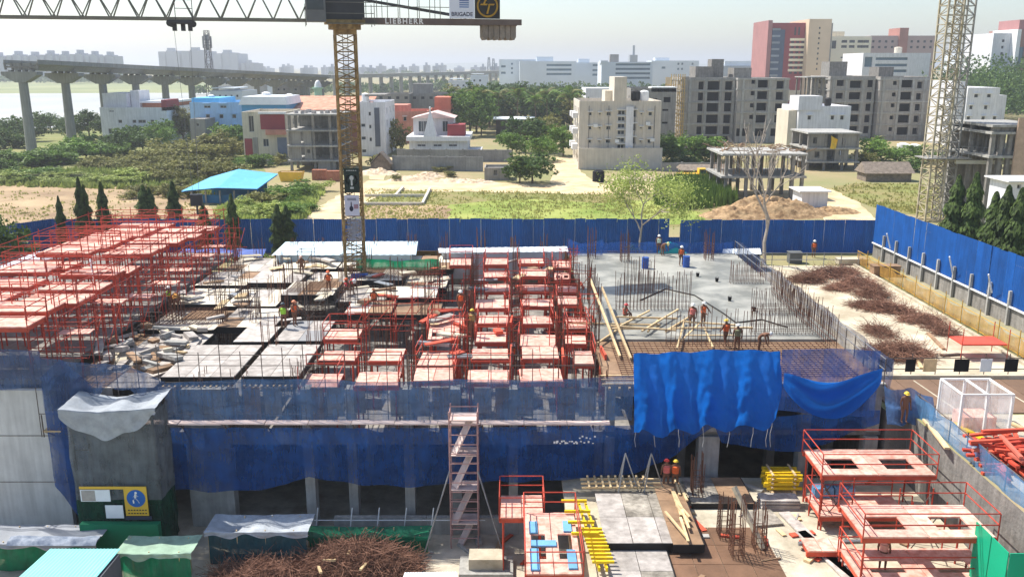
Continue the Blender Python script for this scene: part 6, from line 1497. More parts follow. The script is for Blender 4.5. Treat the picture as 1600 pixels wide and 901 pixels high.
# stack of red formwork parts
rs = T('red_part_stack','big untidy stack of red steel formwork parts at the right edge','stack',(at(1565,735,0).x+.6,at(1565,735,0).y+.6,.03))
for k in range(90):
    L = U(1.2,2.8); lay = k//10
    ob('steel_part',cached(('sp',k%5),lambda:MB().box(-(.7+.2*(k%5)),.7+.2*(k%5),-.09,.09,0,.12).mesh('steel_part',(redsteel,redside,M('red_faded',(206,112,92),.7,.15,1))[k%3])),rs,(U(-1.1,1.4),U(-1.2,1.5),.15*lay*U(.7,1)),rot=(U(-.06,.06),U(-.08,.08),rnd.choice((U(-.2,.3),U(1.2,1.7)))))
for k,(x,y,x2,y2,m) in enumerate(((1490,660,1545,690,yellowbeam),(1445,655,1480,700,timber),(1580,660,1640,690,timber))):
    a,b = at(x,y,.12),at(x2,y2,.12); ob('terrace_board',MB().beam(a,b,.25,.1).mesh('terrace_board',m),label=('yellow timber beam on the terrace beside the mesh enclosure','pale board on the terrace behind the light blue net','pale board on the terrace at the right edge')[k],cat='board')
# ---- big red tables in front
def bigtable(x0p,x1p,yp,z,d,label,np_=2,rails='nsew',holes=True,zleg=LOW,w=None):
    a,b = at(x0p,yp,z),at(x1p,yp,z); return ftable((a.x+b.x)/2,a.y+d/2,z,b.x-a.x,d,zleg,label,None,rails,np_,holes=holes)
bigtable(1285,1462,741,-1.0,3.0,'red railed formwork table nearest to the podium corner')
bigtable(1282,1420,805,-3.0,2.2,'lower red table with blue panels under the railed one',2,'nsw',False)
bigtable(1350,1556,838,-1.0,2.9,'large red railed formwork table nearest the green hoarding')
bigtable(1345,1560,905,-3.0,2.6,'lowest red table below the large railed one',2,'nsw',True)
for k,(x,y) in enumerate(((1285,792),(1318,792))):
    p = at(x,y-30,-2.6); ob('formwork_sheet',MB().box(-.5,.5,-.3,.3,0,.5).mesh('blue_panel',M('panel_blue',(112,166,204),.6,.15,1.5)),None,(p.x,p.y,-3.0),label=('light blue panel on the lower red table','second light blue panel beside the first on the lower table')[k],cat='panel')
for k,(x,y,l) in enumerate(((1300,762,'diagonal red scaffold brace tower under the railed table'),(1440,800,'diagonal red scaffold tower between the two railed tables'))):
    p = at(x,y,-2); r = T('brace_tower',l,'scaffold',(p.x,p.y,LOW))
    for sx in (-.8,.8):
        for sy in (-.7,.7): ob('standard',cached('bts',lambda:MB().tube((0,0,0),(0,0,2.8),.035,5).mesh('standard',redsteel)),r,(sx,sy,0))
    for s in (-.7,.7): ob('brace',cached('btb',lambda:MB().tube((-.8,0,.2),(.8,0,2.6),.028,5).mesh('brace',darkpipe)),r,(0,s,0)); ob('brace',cached('btc',lambda:MB().tube((.8,0,.2),(-.8,0,2.6),.028,5).mesh('brace',darkpipe)),r,(0,s,0))
bigtable(1262,1330,860,LOW+.5,1.2,'low red panel stack on the pale slab',3,'',False)
p = at(1300,846,LOW+.4); ob('steel_pipe',MB().tube((p.x-1.6,p.y,LOW+.3),(p.x+3.4,p.y+.1,LOW+.45),.11,10).mesh('steel_pipe',steelgrey),label='grey steel pipe lying beside the red panel stack',cat='pipe')
# green hoarding
g = MB(); a = at(1546,905,-2.2); gh = T('green_hoarding','bright green sheet hoarding at the bottom right corner','hoarding',(a.x,a.y-1.0,LOW)); gm = M('hoarding_green',(6,158,118),.55,.08,.6,rv=.03)
for k in range(3): ob('sheet',cached('ghs',lambda:MB().box(0,1.15,0,.04,0,3.5).mesh('sheet',gm)),gh,(.1+k*1.17,1.7*0,0))
for k in range(2): ob('sheet',cached('ght',lambda:MB().box(0,.04,.05,1.3,0,3.5).mesh('sheet',gm)),gh,(.04,k*1.32,0))
# ---- yellow stacks, plywood, beams on the pale slab
def stack(name,label,x,y,z,w,d,n,t_,mat,cat='stack',rz=0,gap=.02,alt=None):
    p = at(x,y,z); r = T(name,label,cat,(p.x,p.y,z),rz)
    for k in range(n): ob('piece',cached((name,w,d,t_,(alt if alt and k%3==0 else mat).name),lambda:MB().box(-w/2,w/2,-d/2,d/2,0,t_).mesh('piece',alt if alt and k%3==0 else mat)),r,(U(-.05,.05),U(-.05,.05),k*(t_+gap)),rz=U(-.02,.02))
    return r
r = T('yellow_beam_stack','stack of yellow beams on bearers beside the railed red table','stack',at(1218,763,LOW))
for k in range(4):
    for j in range(4): ob('beam',cached('ybs',lambda:MB().box(-.95,.95,-.05,.05,0,.15).mesh('beam',yellowbeam)),r,(U(-.12,.12),-.5+j*.33+U(-.04,.04),.2+k*.24),rz=U(-.03,.03))
    for s in (-.6,.6): ob('bearer',cached('ybq',lambda:MB().box(-.05,.05,-.7,.7,0,.07).mesh('bearer',timber)),r,(s,0,.355+k*.24))
for s in (-.6,.6): ob('bearer',cached('ybr',lambda:MB().box(-.06,.06,-.8,.8,0,.18).mesh('bearer',timber)),r,(s,0,0))
stack('board_stack','stack of grey boards in front of the yellow beams','1' and 1216,790,LOW,2.0,.9,6,.07,ply)
stack('board_stack','pair of grey plywood sheets on the pale slab left of the yellow beams',1190,812,LOW,1.6,1.5,2,.06,M('ply_dull',(142,134,122),.85,.35,1.6,.2,col2=(182,174,160),streak=.3),rz=.2)
FZ = LOW+.55
plydeck(*sorted((at(935,800,FZ).x,at(1062,800,FZ).x)),at(1000,848,FZ).y,at(1000,770,FZ).y,FZ,'stained grey plywood deck beside the yellow beams in front',(M('ply_dull',(132,126,116)),ply),False,None)
plydeck(*sorted((at(1035,800,FZ+.1).x,at(1080,800,FZ+.1).x)),at(1000,850,FZ+.1).y,at(1000,752,FZ+.1).y,FZ+.1,'narrow brown plywood strip with loose timber on it',(ply_brown,),False,None)
plydeck(at(945,870,LOW+.2).x,at(1045,870,LOW+.2).x,at(1000,930,LOW+.2).y,at(1000,856,LOW+.2).y,LOW+.2,'lower grey plywood deck at the bottom edge',(ply,M('ply_dull',(132,126,116))),False,None)
plydeck(at(1078,780,LOW+.3).x,at(1176,780,LOW+.3).x,at(1100,786,LOW+.3).y,at(1100,745,LOW+.3).y,LOW+.3,'long plywood deck against the podium front',(M('ply_dull',(132,126,116)),ply_brown),False,None)
bp_ = T('brown_boarding','brown boarded floor with thin pale joints at the bottom edge','boarding',(at(1040,880,LOW).x,at(1040,915,LOW).y,LOW))
for i in range(4):
    for j in range(3): ob('board',cached('bpb',lambda:MB().box(0,1.3,0,1.7,.003,.05).mesh('board',M('board_brown',(116,88,68),.85,.2,1,.2,rv=.1))),bp_,(i*1.33,j*1.73,0))
for k in range(9):
    p = at(1062+U(-8,10),760+k*9,FZ+.2); ob('loose_timber',MB().obox((p.x,p.y,FZ+.16+.03*k),.12,U(1.5,2.6),.08,U(-.15,.35)).mesh('loose_timber',timber),label=f'loose pale timber lying along the narrow brown plywood strip, {ORD[k]} from the podium',cat='timber',group='loose timbers')
# yellow beams standing out at the deck edge
yb = T('yellow_beam_frame','yellow beam frame with ladder-like rungs along the deck edge in front','beams',(at(925,840,LOW).x,at(925,905,LOW).y,LOW))
for s in (0,.35): ob('beam',MB().beam((s,0,.5),(s-.5,6.2,.6),.09,.2).mesh('beam',yellowbeam),yb)
for i in range(10): ob('rung',cached('yru',lambda:MB().box(-.4,.6,-.05,.05,0,.12).mesh('rung',yellowbeam)),yb,(.1-.03*i,.3+i*.33,.66))
for i in range(4): ob('outrigger',cached('you',lambda:MB().box(-1.0,.3,-.055,.055,0,.14).mesh('outrigger',yellowbeam)),yb,(-.1-.1*i,2.6+i*1.1,.78))
r = T('timber_grid','pale grid of short timbers at the back of the stained deck','timber',(at(965,772,LOW).x,at(965,772,LOW).y,FZ+.05))
for i in range(9): ob('timber',cached('tg1',lambda:MB().box(-.05,.05,-.7,.7,0,.1).mesh('timber',timber)),r,(-1.6+i*.38,0,.1))
for s in (-.5,0,.5): ob('timber',cached('tg2',lambda:MB().box(-2.0,2.4,-.05,.05,0,.1).mesh('timber',timber)),r,(0,s,0))
for k,(x,y,h) in enumerate(((1088,778,2.6),(1150,868,3.0),(1185,858,2.4),(1130,838,2.2))):
    p = at(x,y,LOW); cage(p.x,p.y,LOW,.5,.9,3,5,h,('column bars standing against the podium front','column bars beside the brown boarded floor','column bars leaning on a pale post in front','thin column bars between the plywood decks')[k],None,True,seed=200+k)
p = at(1165,850,LOW); ob('pale_post',MB().beam((p.x-.5,p.y+.9,LOW+2.6),(p.x+.7,p.y-.6,LOW+.1),.2).mesh('pale_post',paleconc),label='slanting pale post among the column bars in front',cat='post')
for k,(x,y,x2,y2) in enumerate(((1225,800,1330,905),(1250,830,1380,935))):
    a,b = at(x,y,LOW+.08),at(x2,y2,LOW+.08); ob('grey_plank',MB().beam(a,b,.6,.08).mesh('grey_plank',ply),label=('long grey plank lying across the pale slab','second long grey plank next to the first on the pale slab')[k],cat='plank')
# tripods and lamp on the low deck
for k,x in enumerate((975,1015)):
    p = at(x,778,LOW); r = T('tripod_prop',('steel tripod prop in front of the dark blue net','second steel tripod prop in front of the dark blue net')[k],'prop',p)
    for a in (0,2.1,4.2): ob('leg',MB().beam((.9*math.cos(a),.5*math.sin(a),0),(0,0,2.6),.06).mesh('leg',steelgrey),r)

# ================================================================== LEFT FORECOURT IN THE PIT
# stair tower of scaffold
st = T('stair_tower','tall narrow scaffold stair tower in front of the blue net','scaffold',(Xat(704,760,44.6),44.2,PIT)); W_,D_ = Xat(747,760,44.6)-Xat(704,760,44.6),1.3
H_ = onY(725,640,44.5).z-PIT
for x in (0,W_):
    for y in (0,D_): ob('standard',cached('sts',lambda:MB().tube((0,0,0),(0,0,H_),.035,6).mesh('standard',M('pinkish_pipe',(180,140,134),.5,.15,2))),st,(x,y,0))
k = 0; z = .6
while z < H_:
    for y in (0,D_): ob('ledger',cached('stl',lambda:MB().tube((0,0,0),(W_,0,0),.028,5).mesh('ledger',M('pinkish_pipe',(180,140,134)))),st,(0,y,z))
    for x in (0,W_): ob('ledger',cached('stm',lambda:MB().tube((0,0,0),(0,D_,0),.028,5).mesh('ledger',M('pinkish_pipe',(180,140,134)))),st,(x,0,z))
    z += .55
for k in range(4):
    z = 1.4+k*2.0; ob('landing',cached('std',lambda:MB().box(.05,W_-.05,.05,D_-.1,0,.06).mesh('landing',pinkply)),st,(0,0,z)); ob('flight',cached('stf',lambda:MB().beam((.25,.3,-1.9),(W_-.3,.9,0),.5,.08).mesh('flight',pinkply)),st,(0,0,z))
for s in (-1,1): ob('stay',MB().beam((W_/2+s*W_/2,0,4.6),(W_/2+s*2.2,-1.0,0),.06).mesh('stay',steelgrey),st)
# red tables beside it
ftable(at(815,790,-3.6).x,at(815,790,-3.6).y,-3.6,2.2,2.4,PIT,'small red railed formwork table behind the stair tower on the right',None,'nsew',2)
tb = ftable(at(862,845,-3.2).x,at(862,845,-3.2).y,-3.2,2.5,5.6,PIT,'red railed table with light blue panels at the bottom edge',None,'nsew',2,holes=True)
bp = M('panel_blue',(112,166,204))
for x,y,w,d in ((-.85,1.2,.4,1.1),(.8,1.3,.4,1.0),(-.4,-.3,1.2,.5),(-.85,-1.7,.4,1.8),(.85,-1.7,.4,1.6)): ob('blue_panel',MB().box(x-w/2,x+w/2,y-d/2,y+d/2,3.815,3.9).mesh('blue_panel',bp),tb)
# hoist tower wrapped in net, with the sign board
hx0,hx1 = Xat(128,700,44.8),Xat(258,700,44.8); ht = T('hoist_tower','net-wrapped hoist tower with white sheet on top and a sign board','hoist',((hx0+hx1)/2,44.6,PIT)); hw = (hx1-hx0)/2; hd = .95; hh = onY(190,628,44.6).z-PIT
for sx in (-1,1):
    for sy in (-1,1): ob('standard',cached('hts',lambda:MB().box(-.06,.06,-.06,.06,0,hh).mesh('standard',M('pipe_dark',(70,66,62),.7,.1,1))),ht,(sx*(hw-.1),sy*(hd-.1),0))
for z in (2,4,6,8):
    for s in (-1,1): ob('ledger',cached('htl',lambda:MB().tube((-hw,0,0),(hw,0,0),.035,5).mesh('ledger',M('pipe_dark',(70,66,62)))),ht,(0,s*(hd-.1),z))
def wrapper(name,z0,z1,mat,ex=0.0,seed=1):
    g = MB(); P=[(-hw-ex,-hd-ex),(hw+ex,-hd-ex),(hw+ex,hd+ex),(-hw-ex,hd+ex)]
    def fn(u,v):
        t=u*4; i=min(3,int(t)); f=t-i; a,b=P[i],P[(i+1)%4]; x,y=a[0]+(b[0]-a[0])*f,a[1]+(b[1]-a[1])*f; n=mnoise.noise(Vector((u*18,v*3,seed)))*.1
        return (x*(1+n*.35),y*(1+n*.9),z0+(z1-z0)*v)
    g.grid(fn,80,14); return ob(name,g.mesh(name,mat,True),ht)
wrapper('grey_wrap',3.2,hh-.25,net_grey,.04,2); wrapper('green_wrap',.3,3.2,net_green_d,.03,5)
def drape(W0,D0,zt,over,seed,sag,peak=.35,nu=44,nv=26,x0=0.0,y0=0.0,hem=None):
    """a limp sheet lying over a box top and hanging down its front and ends"""
    g = MB()
    def fn(u,v):
        x = x0-W0/2-.1+(W0+.2)*u; hemd = over*(hem(u) if hem else .55+.45*mnoise.noise(Vector((u*4,seed,0)))+.2*math.sin(u*19+seed))
        if v < .5:
            t = v/.5; y = y0+D0/2+.06-(D0+.14)*t
            z = zt-sag*math.sin(u*math.pi*2.0)**2*math.sin(t*math.pi)+peak*(abs(u-.4)-.2)*(1-.6*t)+.05*mnoise.noise(Vector((u*9,t*5,seed)))
        else:
            t = (v-.5)/.5; y = y0-D0/2-.08-.06*math.sin(u*23+seed)*t-.09*mnoise.noise(Vector((u*8,t*2,seed)))*t
            z = zt+peak*(abs(u-.4)-.2)*.4+.05*mnoise.noise(Vector((u*9,5,seed)))-hemd*t
        if u < .02 or u > .98: z -= .0
        return (x+.03*mnoise.noise(Vector((v*9,u*3,seed))),y,z)
    g.grid(fn,nu,nv); return g
ob('top_sheet',drape(2*hw+.35,2*hd+.4,hh,1.25,3,.35,.9,60,30,hem=lambda u:.35+.85*math.sin(min(1,u*1.05)*math.pi)**.8+.08*math.sin(u*17)).mesh('top_sheet',M('sheet_grey_white',(158,164,170),.7,.18,1.8,.2),True),ht)
ob('green_skirt',MB().box(-hw+.2,hw-.1,-hd-.5,-hd-.12,.0,2.0).mesh('green_skirt',M('skirt_green',(8,120,82),.6,.1,1)),ht)
sy_ = -hd-.22; s0 = ob('sign_board',MB().box(hw*.18,hw*.72,sy_-.05,sy_,onY(190,802,43.6).z-PIT,onY(190,757,43.6).z-PIT).mesh('sign_board',M('sign_ochre',(216,176,60),.5,.05,.5,rv=0)),ht)
sz = onY(190,775,43.6).z-PIT; scx = hw*.46
g = MB(); g.tube((scx,sy_-.07,sz),(scx,sy_-.052,sz),hw*.22,24); ob('blue_disc',g.mesh('blue_disc',M('sign_blue',(24,96,176),.5,.05,.5)),s0)
fg = MB(); fy = sy_-.08
def limb(a,b,w): 
    fg.beam((scx+a[0]*.3,fy,sz+a[1]*.3),(scx+b[0]*.3,fy,sz+b[1]*.3),.008,w) if False else fg.beam((scx+a[0]*.3,fy,sz+a[1]*.3),(scx+b[0]*.3,fy,sz+b[1]*.3),w,.01)
fg.ball((scx+.02,fy,sz+.33),.07,.006,.07)
for a,b,w in (((.0,.85),(-.1,.1),.11),((-.1,.1),(-.5,-.3),.08),((-.5,-.3),(-.45,-.9),.07),((-.1,.1),(.3,-.3),.08),((.3,-.3),(.55,-.85),.07),((0,.75),(-.45,.35),.06),((0,.75),(.45,.4),.06)): limb(a,b,w)
ob('walking_figure',fg.mesh('walking_figure',white),s0)
for k in range(2):
    for j in range(7): ob('print_mark',cached('pmk',lambda:MB().box(0,.09,-.01,0,0,.06).mesh('print_mark',M('ink_black',(40,40,40),.6,.1,1))),s0,(hw*.24+j*.15,sy_-.052,onY(190,794+k*5,43.6).z-PIT))
ob('foot_board',MB().box(hw*.16,hw*.78,sy_-.06,sy_-.002,onY(190,808,43.6).z-PIT,onY(190,803,43.6).z-PIT).mesh('foot_board',M('board_navy',(50,58,80),.6,.1,1)),ht)
for x0,x1,y0,y1,m in ((-.85,-.15,762,780,whitesheet),(-.82,-.5,763,779,steelgrey),(-.3,.12,786,806,whitesheet),(-.86,.18,757,761,M('sign_ochre',(216,176,60)))):
    ob('notice_sheet',MB().box(hw*x0,hw*x1,sy_-.04-.01*(m is steelgrey),sy_-.01,onY(190,y1,43.6).z-PIT,onY(190,y0,43.6).z-PIT).mesh('notice_sheet',m),ht)
# green netted barriers at the bottom left
def net_barrier(label,x0p,x1p,y,z,d,h,mat,topm,seed=1,droop=.1):
    a,b = at(x0p,y,z+h),at(x1p,y,z+h); W=b.x-a.x; r = T('netted_barrier',label,'barrier',(a.x,a.y,z))
    for i in range(max(2,int(W/1.5))+1):
        for yy_ in (0,d): ob('post',cached(('nbp',round(h,1)),lambda:MB().tube((0,0,0),(0,0,h+.1),.035,5).mesh('post',timber)),r,(min(W,i*1.5),yy_,0))
    g = MB(); g.grid(lambda u,v:(W*u,-.03-.05*math.sin(u*W*4.2+seed)*(1-v)-.04*mnoise.noise(Vector((u*W,v*2,seed))),.02+h*v),max(8,int(W*5)),6); ob('net',g.mesh('net',mat,True),r)
    ob('cover',drape(W+.1,d+.25,h+.08,.5,seed,droop,.15,max(24,int(W*9)),20,W/2,d/2).mesh('cover',topm,True),r)
    return r
coverpale = M('cover_pale_green',(146,172,150),.8,.2,1.6); covergrey = M('cover_grey',(150,154,160),.7,.15,1)
net_barrier('long green netted barrier with grey cover at the left edge',-40,148,848,PIT,1.6,1.6,net_green,covergrey,1)
net_barrier('green netted barrier with pale top in front of the hoist tower',186,296,864,PIT,1.4,1.9,net_green,coverpale,2)
net_barrier('blue green netted box with a light grey sheet on top',325,478,830,PIT,1.5,1.9,M_net('net_teal_dark',(40,92,104),.88),M('sheet_grey_white',(206,210,214)),3,.25)
net_barrier('low green net beside the stair tower',482,668,838,PIT,.8,1.0,net_green,M_net('net_green_top',(30,140,100),.85),5,.3)
g = MB(); p = at(60,842,PIT+1.9); g.grid(lambda u,v:(p.x-1.6+4.6*u,p.y-.2+.9*v,PIT+1.65+.35*math.sin(v*math.pi)*(.6+.6*mnoise.noise(Vector((u*6,v*3,3))))),36,10); ob('crumpled_sheet',g.mesh('crumpled_sheet',M('sheet_slate',(96,112,136),.7,.2,2,col2=(160,168,180)),True),label='crumpled slate blue sheet lying on the green barrier',cat='sheet')
# turquoise sheet roof
tr = sheetroof('cabin_roof','turquoise corrugated sheet roof at the bottom left',[(28,902),(150,902),(188,857),(78,857)],PIT+2.2,PIT+2.2,M('roof_turquoise',(140,214,210),.5,.06,.5,rv=0),False)
ob('wall',MB().box(-1.6,1.9,-1.3,1.0,-0.0+PIT,PIT+2.1).mesh('wall',M('cabin_wall',(96,98,104),.8,.1,1)),tr)
sheetroof('cabin_roof','edge of a white sheet roof at the bottom centre',[(626,915),(716,915),(714,893),(632,894)],PIT+1.6,PIT+1.6,whitesheet,False)
# heaps of cut rebar in front
p = at(560,884,PIT); tangle(p.x,p.y-.4,PIT,3.3,1.9,1.5,4200,'large heap of rusty cut rebar at the bottom centre',brushm,'rebar_heap',31,.014,1.7)
p = at(420,905,PIT); tangle(p.x,p.y-.2,PIT,3.0,1.6,.9,2800,'lower heap of rusty cut rebar left of the large heap',brushm,'rebar_heap',32,.014,1.6)
for k,(x,y) in enumerate(((515,880),(545,868),(568,890),(500,895))):
    p = at(x,y,PIT+.9); ob('wood_offcut',MB().obox((p.x,p.y,PIT+1.1),U(.6,1.1),.12,.1,U(0,3),.2,.2).mesh('wood_offcut',timber),label=f'pale wood offcut lying on the rebar heap, {ORD[k]} of four',cat='timber')
r = T('trestle_rail','thin white railing frames standing on the pit edge beside the stair tower','railing',(at(484,832,PIT+1).x,45.2,PIT))
for x in (0,1.9,3.4,4.9,6.4): ob('post',cached('trt',lambda:MB().beam((0,0,0),(.25,0,1.9),.06).mesh('post',white)),r,(x,0,0))
ob('rail',MB().tube((0,0,1.15),(9.5,0,1.15),.03,5).mesh('rail',white),r)
r = T('concrete_upstand','low concrete upstand along the podium foot beside the stair tower','wall',(0,45.7,PIT)); 
for k in range(5): ob('block',MB().box(-10+k*2.6,-7.42+k*2.6,0,.35,0,1.0).mesh('block',concrete),r)
cm = T('concrete_footing','cream concrete footing at the bottom beside the red table','footing',(at(760,890,PIT).x,at(760,890,PIT).y,PIT)); ob('block',MB().box(-.9,.9,-.5,.6,0,.9).mesh('block',paleconc),cm); ob('ledge',MB().box(-1.4,1.4,-.9,.9,0,.3).mesh('ledge',concrete),cm)
r = T('wall_bracket','small timber bracket fixed on the bare concrete wall','bracket',(Xat(84,665,FRONT-.3),FRONT-.3,onY(84,668,FRONT).z)); ob('plank',MB().box(-.5,.5,-.3,.29,0,.06).mesh('plank',timber),r); ob('post',MB().beam((-.45,-.28,-.3),(-.45,-.28,1.0),.05).mesh('post',darkpipe),r); ob('brace',MB().beam((.4,.25,-.6),(-.4,-.25,0),.05).mesh('brace',darkpipe),r)
# ================================================================== CLUTTER ON THE DECKS
k = 0
for (x,y) in [(-24,56.5),(-21.6,64.8),(-18.6,61.2),(-13.6,60.2),(-10.2,56.6),(-7.2,57.6),(-3.2,53.2),(-.1,56.8),(2.9,53.4),(-6.1,61.4),(-3,64.8),(.3,60.8),(3.1,64.9),(.2,69),(3.0,73),(-3.1,73.2),(-6,68.2),(-9,58.6),(-12,63.1),(-22.6,71.6),(-17.4,74.3),(-13.2,72.3),(5.1,58.6),(5.2,66.6),(4.9,76)]:
    r = T('scaffold_frame',f'thin red and grey scaffold frame rising above the middle deck, {ORD[k]} set of pipes','scaffold',(x,y,FLOOR1),U(-.15,.15),'scaffold frames on the deck'); k += 1
    m = redsteel if x > -11 else darkpipe; w,d,h = U(.9,1.7),U(.8,1.4),U(4.2,5.2)
    for sx in (-1,1):
        for sy in (-1,1): ob('standard',MB().tube((0,0,0),(U(-.05,.05),U(-.05,.05),h+U(-.5,.3)),.028,5).mesh('standard',m),r,(sx*w/2,sy*d/2,0))
    for z in (h*.55,h*.72,h*.92):
        for s in (-1,1): ob('ledger',MB().tube((-w/2-.2,s*d/2,z),(w/2+.25,s*d/2,z+U(-.06,.06)),.025,5).mesh('ledger',m),r)
        ob('ledger',MB().tube((-w/2,-d/2-.2,z),(-w/2,d/2+.2,z),.025,5).mesh('ledger',m),r)
    ob('brace',MB().tube((-w/2,-d/2,h*.5),(w/2,-d/2,h*.9),.024,5).mesh('brace',m),r)
# boards, sheets and boxes lying about on the decks
k = 0
for i in range(60):
    x,y = (U(-25,-5.5),U(58,79)) if i < 38 else (U(-6,4.6),U(48,78)); mm = rnd.choice((ply,timber,ply_brown,paleconc,redside,steelgrey))
    ob('loose_sheet',MB().obox((0,0,0),U(.4,2.2),U(.15,.8),U(.04,.22),U(0,3.1),U(-.08,.08),U(-.08,.08)).mesh('loose_sheet',mm),None,(x,y,DECK+.22+U(0,.2)),label=f"loose {dict(plywood_grey='grey board',timber='pale timber',plywood_brown='brown board',pale_concrete='pale block',red_side='red plate',galvanised='grey steel plate')[mm.name]} lying among the decks and rebar, {ORD[i]} scattered piece",cat='board',group='loose pieces on the decks')
# tools and marks on the slab
for i,(x,y) in enumerate(((1140,470),(1178,486),(1120,440),(1090,432))):
    p = at(x,y,DECK); r = T('bucket',f'small dark bucket standing on the wet slab, {ORD[i]} of four','bucket',p); ob('tub',MB().tube((0,0,.005),(0,0,.3),.11,10,.15).mesh('tub',dark),r); g = MB(); g.path([Vector((.15*math.cos(t),0,.3+.13*math.sin(t))) for t in [j*math.pi/6 for j in range(7)]],.01,4); ob('handle',g.mesh('handle',dark),r)
g = MB(); pts = [at(x,y,DECK)+Vector((0,0,.05)) for x,y in ((1000,470),(1040,452),(1085,462),(1130,490),(1150,505),(1190,500),(1230,512))]
g.path(pts,.045,6); ob('hose',g.mesh('hose',blacksheet),label='black hose snaking across the wet slab',cat='hose')
# a finished edge at the front of the upper strip: beams and shutters seen through the net
r = T('edge_forms','row of grey shutters and timber ends behind the front net','formwork',(-25.5,FRONT+.42,FLOOR1))
for i in range(26):
    ob('shutter',cached(('efs',i%3),lambda:MB().box(0,.95,.0,.06,.6+.2*(i%3),2.5).mesh('shutter',(ply_brown,steelgrey,ply)[i%3])),r,(i*1.17,0,0)) if i%4 != 3 else None

for i in range(56):
    if i < 34: x,y,z = U(5,21),U(34,46),LOW+.05
    else: x,y,z = U(-19,2),U(41.6,45.2),PIT+.05
    mm = rnd.choice((ply,timber,ply_brown,steelgrey,concrete,redside)); pc = dict(plywood_grey='grey board',timber='pale timber',plywood_brown='brown board',concrete='grey block',red_side='red plate',galvanised='steel pipe')[mm.name]
    g = MB(); (g.tube((-U(.4,1.1),0,.02),(U(.4,1.1),.1,.04),.03,6) if mm is steelgrey else g.obox((0,0,.02),U(.25,1.3),U(.08,.35),U(.04,.14),U(0,3.1)))
    ob('litter_piece',g.mesh('litter_piece',mm),None,(x,y,z),U(0,3),label=f"small {pc} littering the ground {'of the pale front slab' if i < 34 else 'of the pit before the net'}, {ORD[i]} scattered piece",cat='debris',group='site litter in front')

def members(group): return [o for o in COL.objects if o.parent is None and o.get('group') == group]
def kindof(o): return o['label'].split(' ')
ordlabels(members('loose pieces on the decks'), lambda n,o: f"{o['label'].split(' lying')[0]} lying among the decks and rebar, {n} loose piece from the left")
ordlabels(members('scaffold frames on the deck'), lambda n,o: f"thin pipe scaffold frame rising above the middle deck, {n} frame from the left")
lit = members('site litter in front')
ordlabels([o for o in lit if 'slab' in o['label']], lambda n,o: f"{o['label'].split(' littering')[0]} littering the pale front slab, {n} litter piece from the left")
ordlabels([o for o in lit if 'pit' in o['label']], lambda n,o: f"{o['label'].split(' littering')[0]} littering the pit before the net, {n} litter piece from the left")
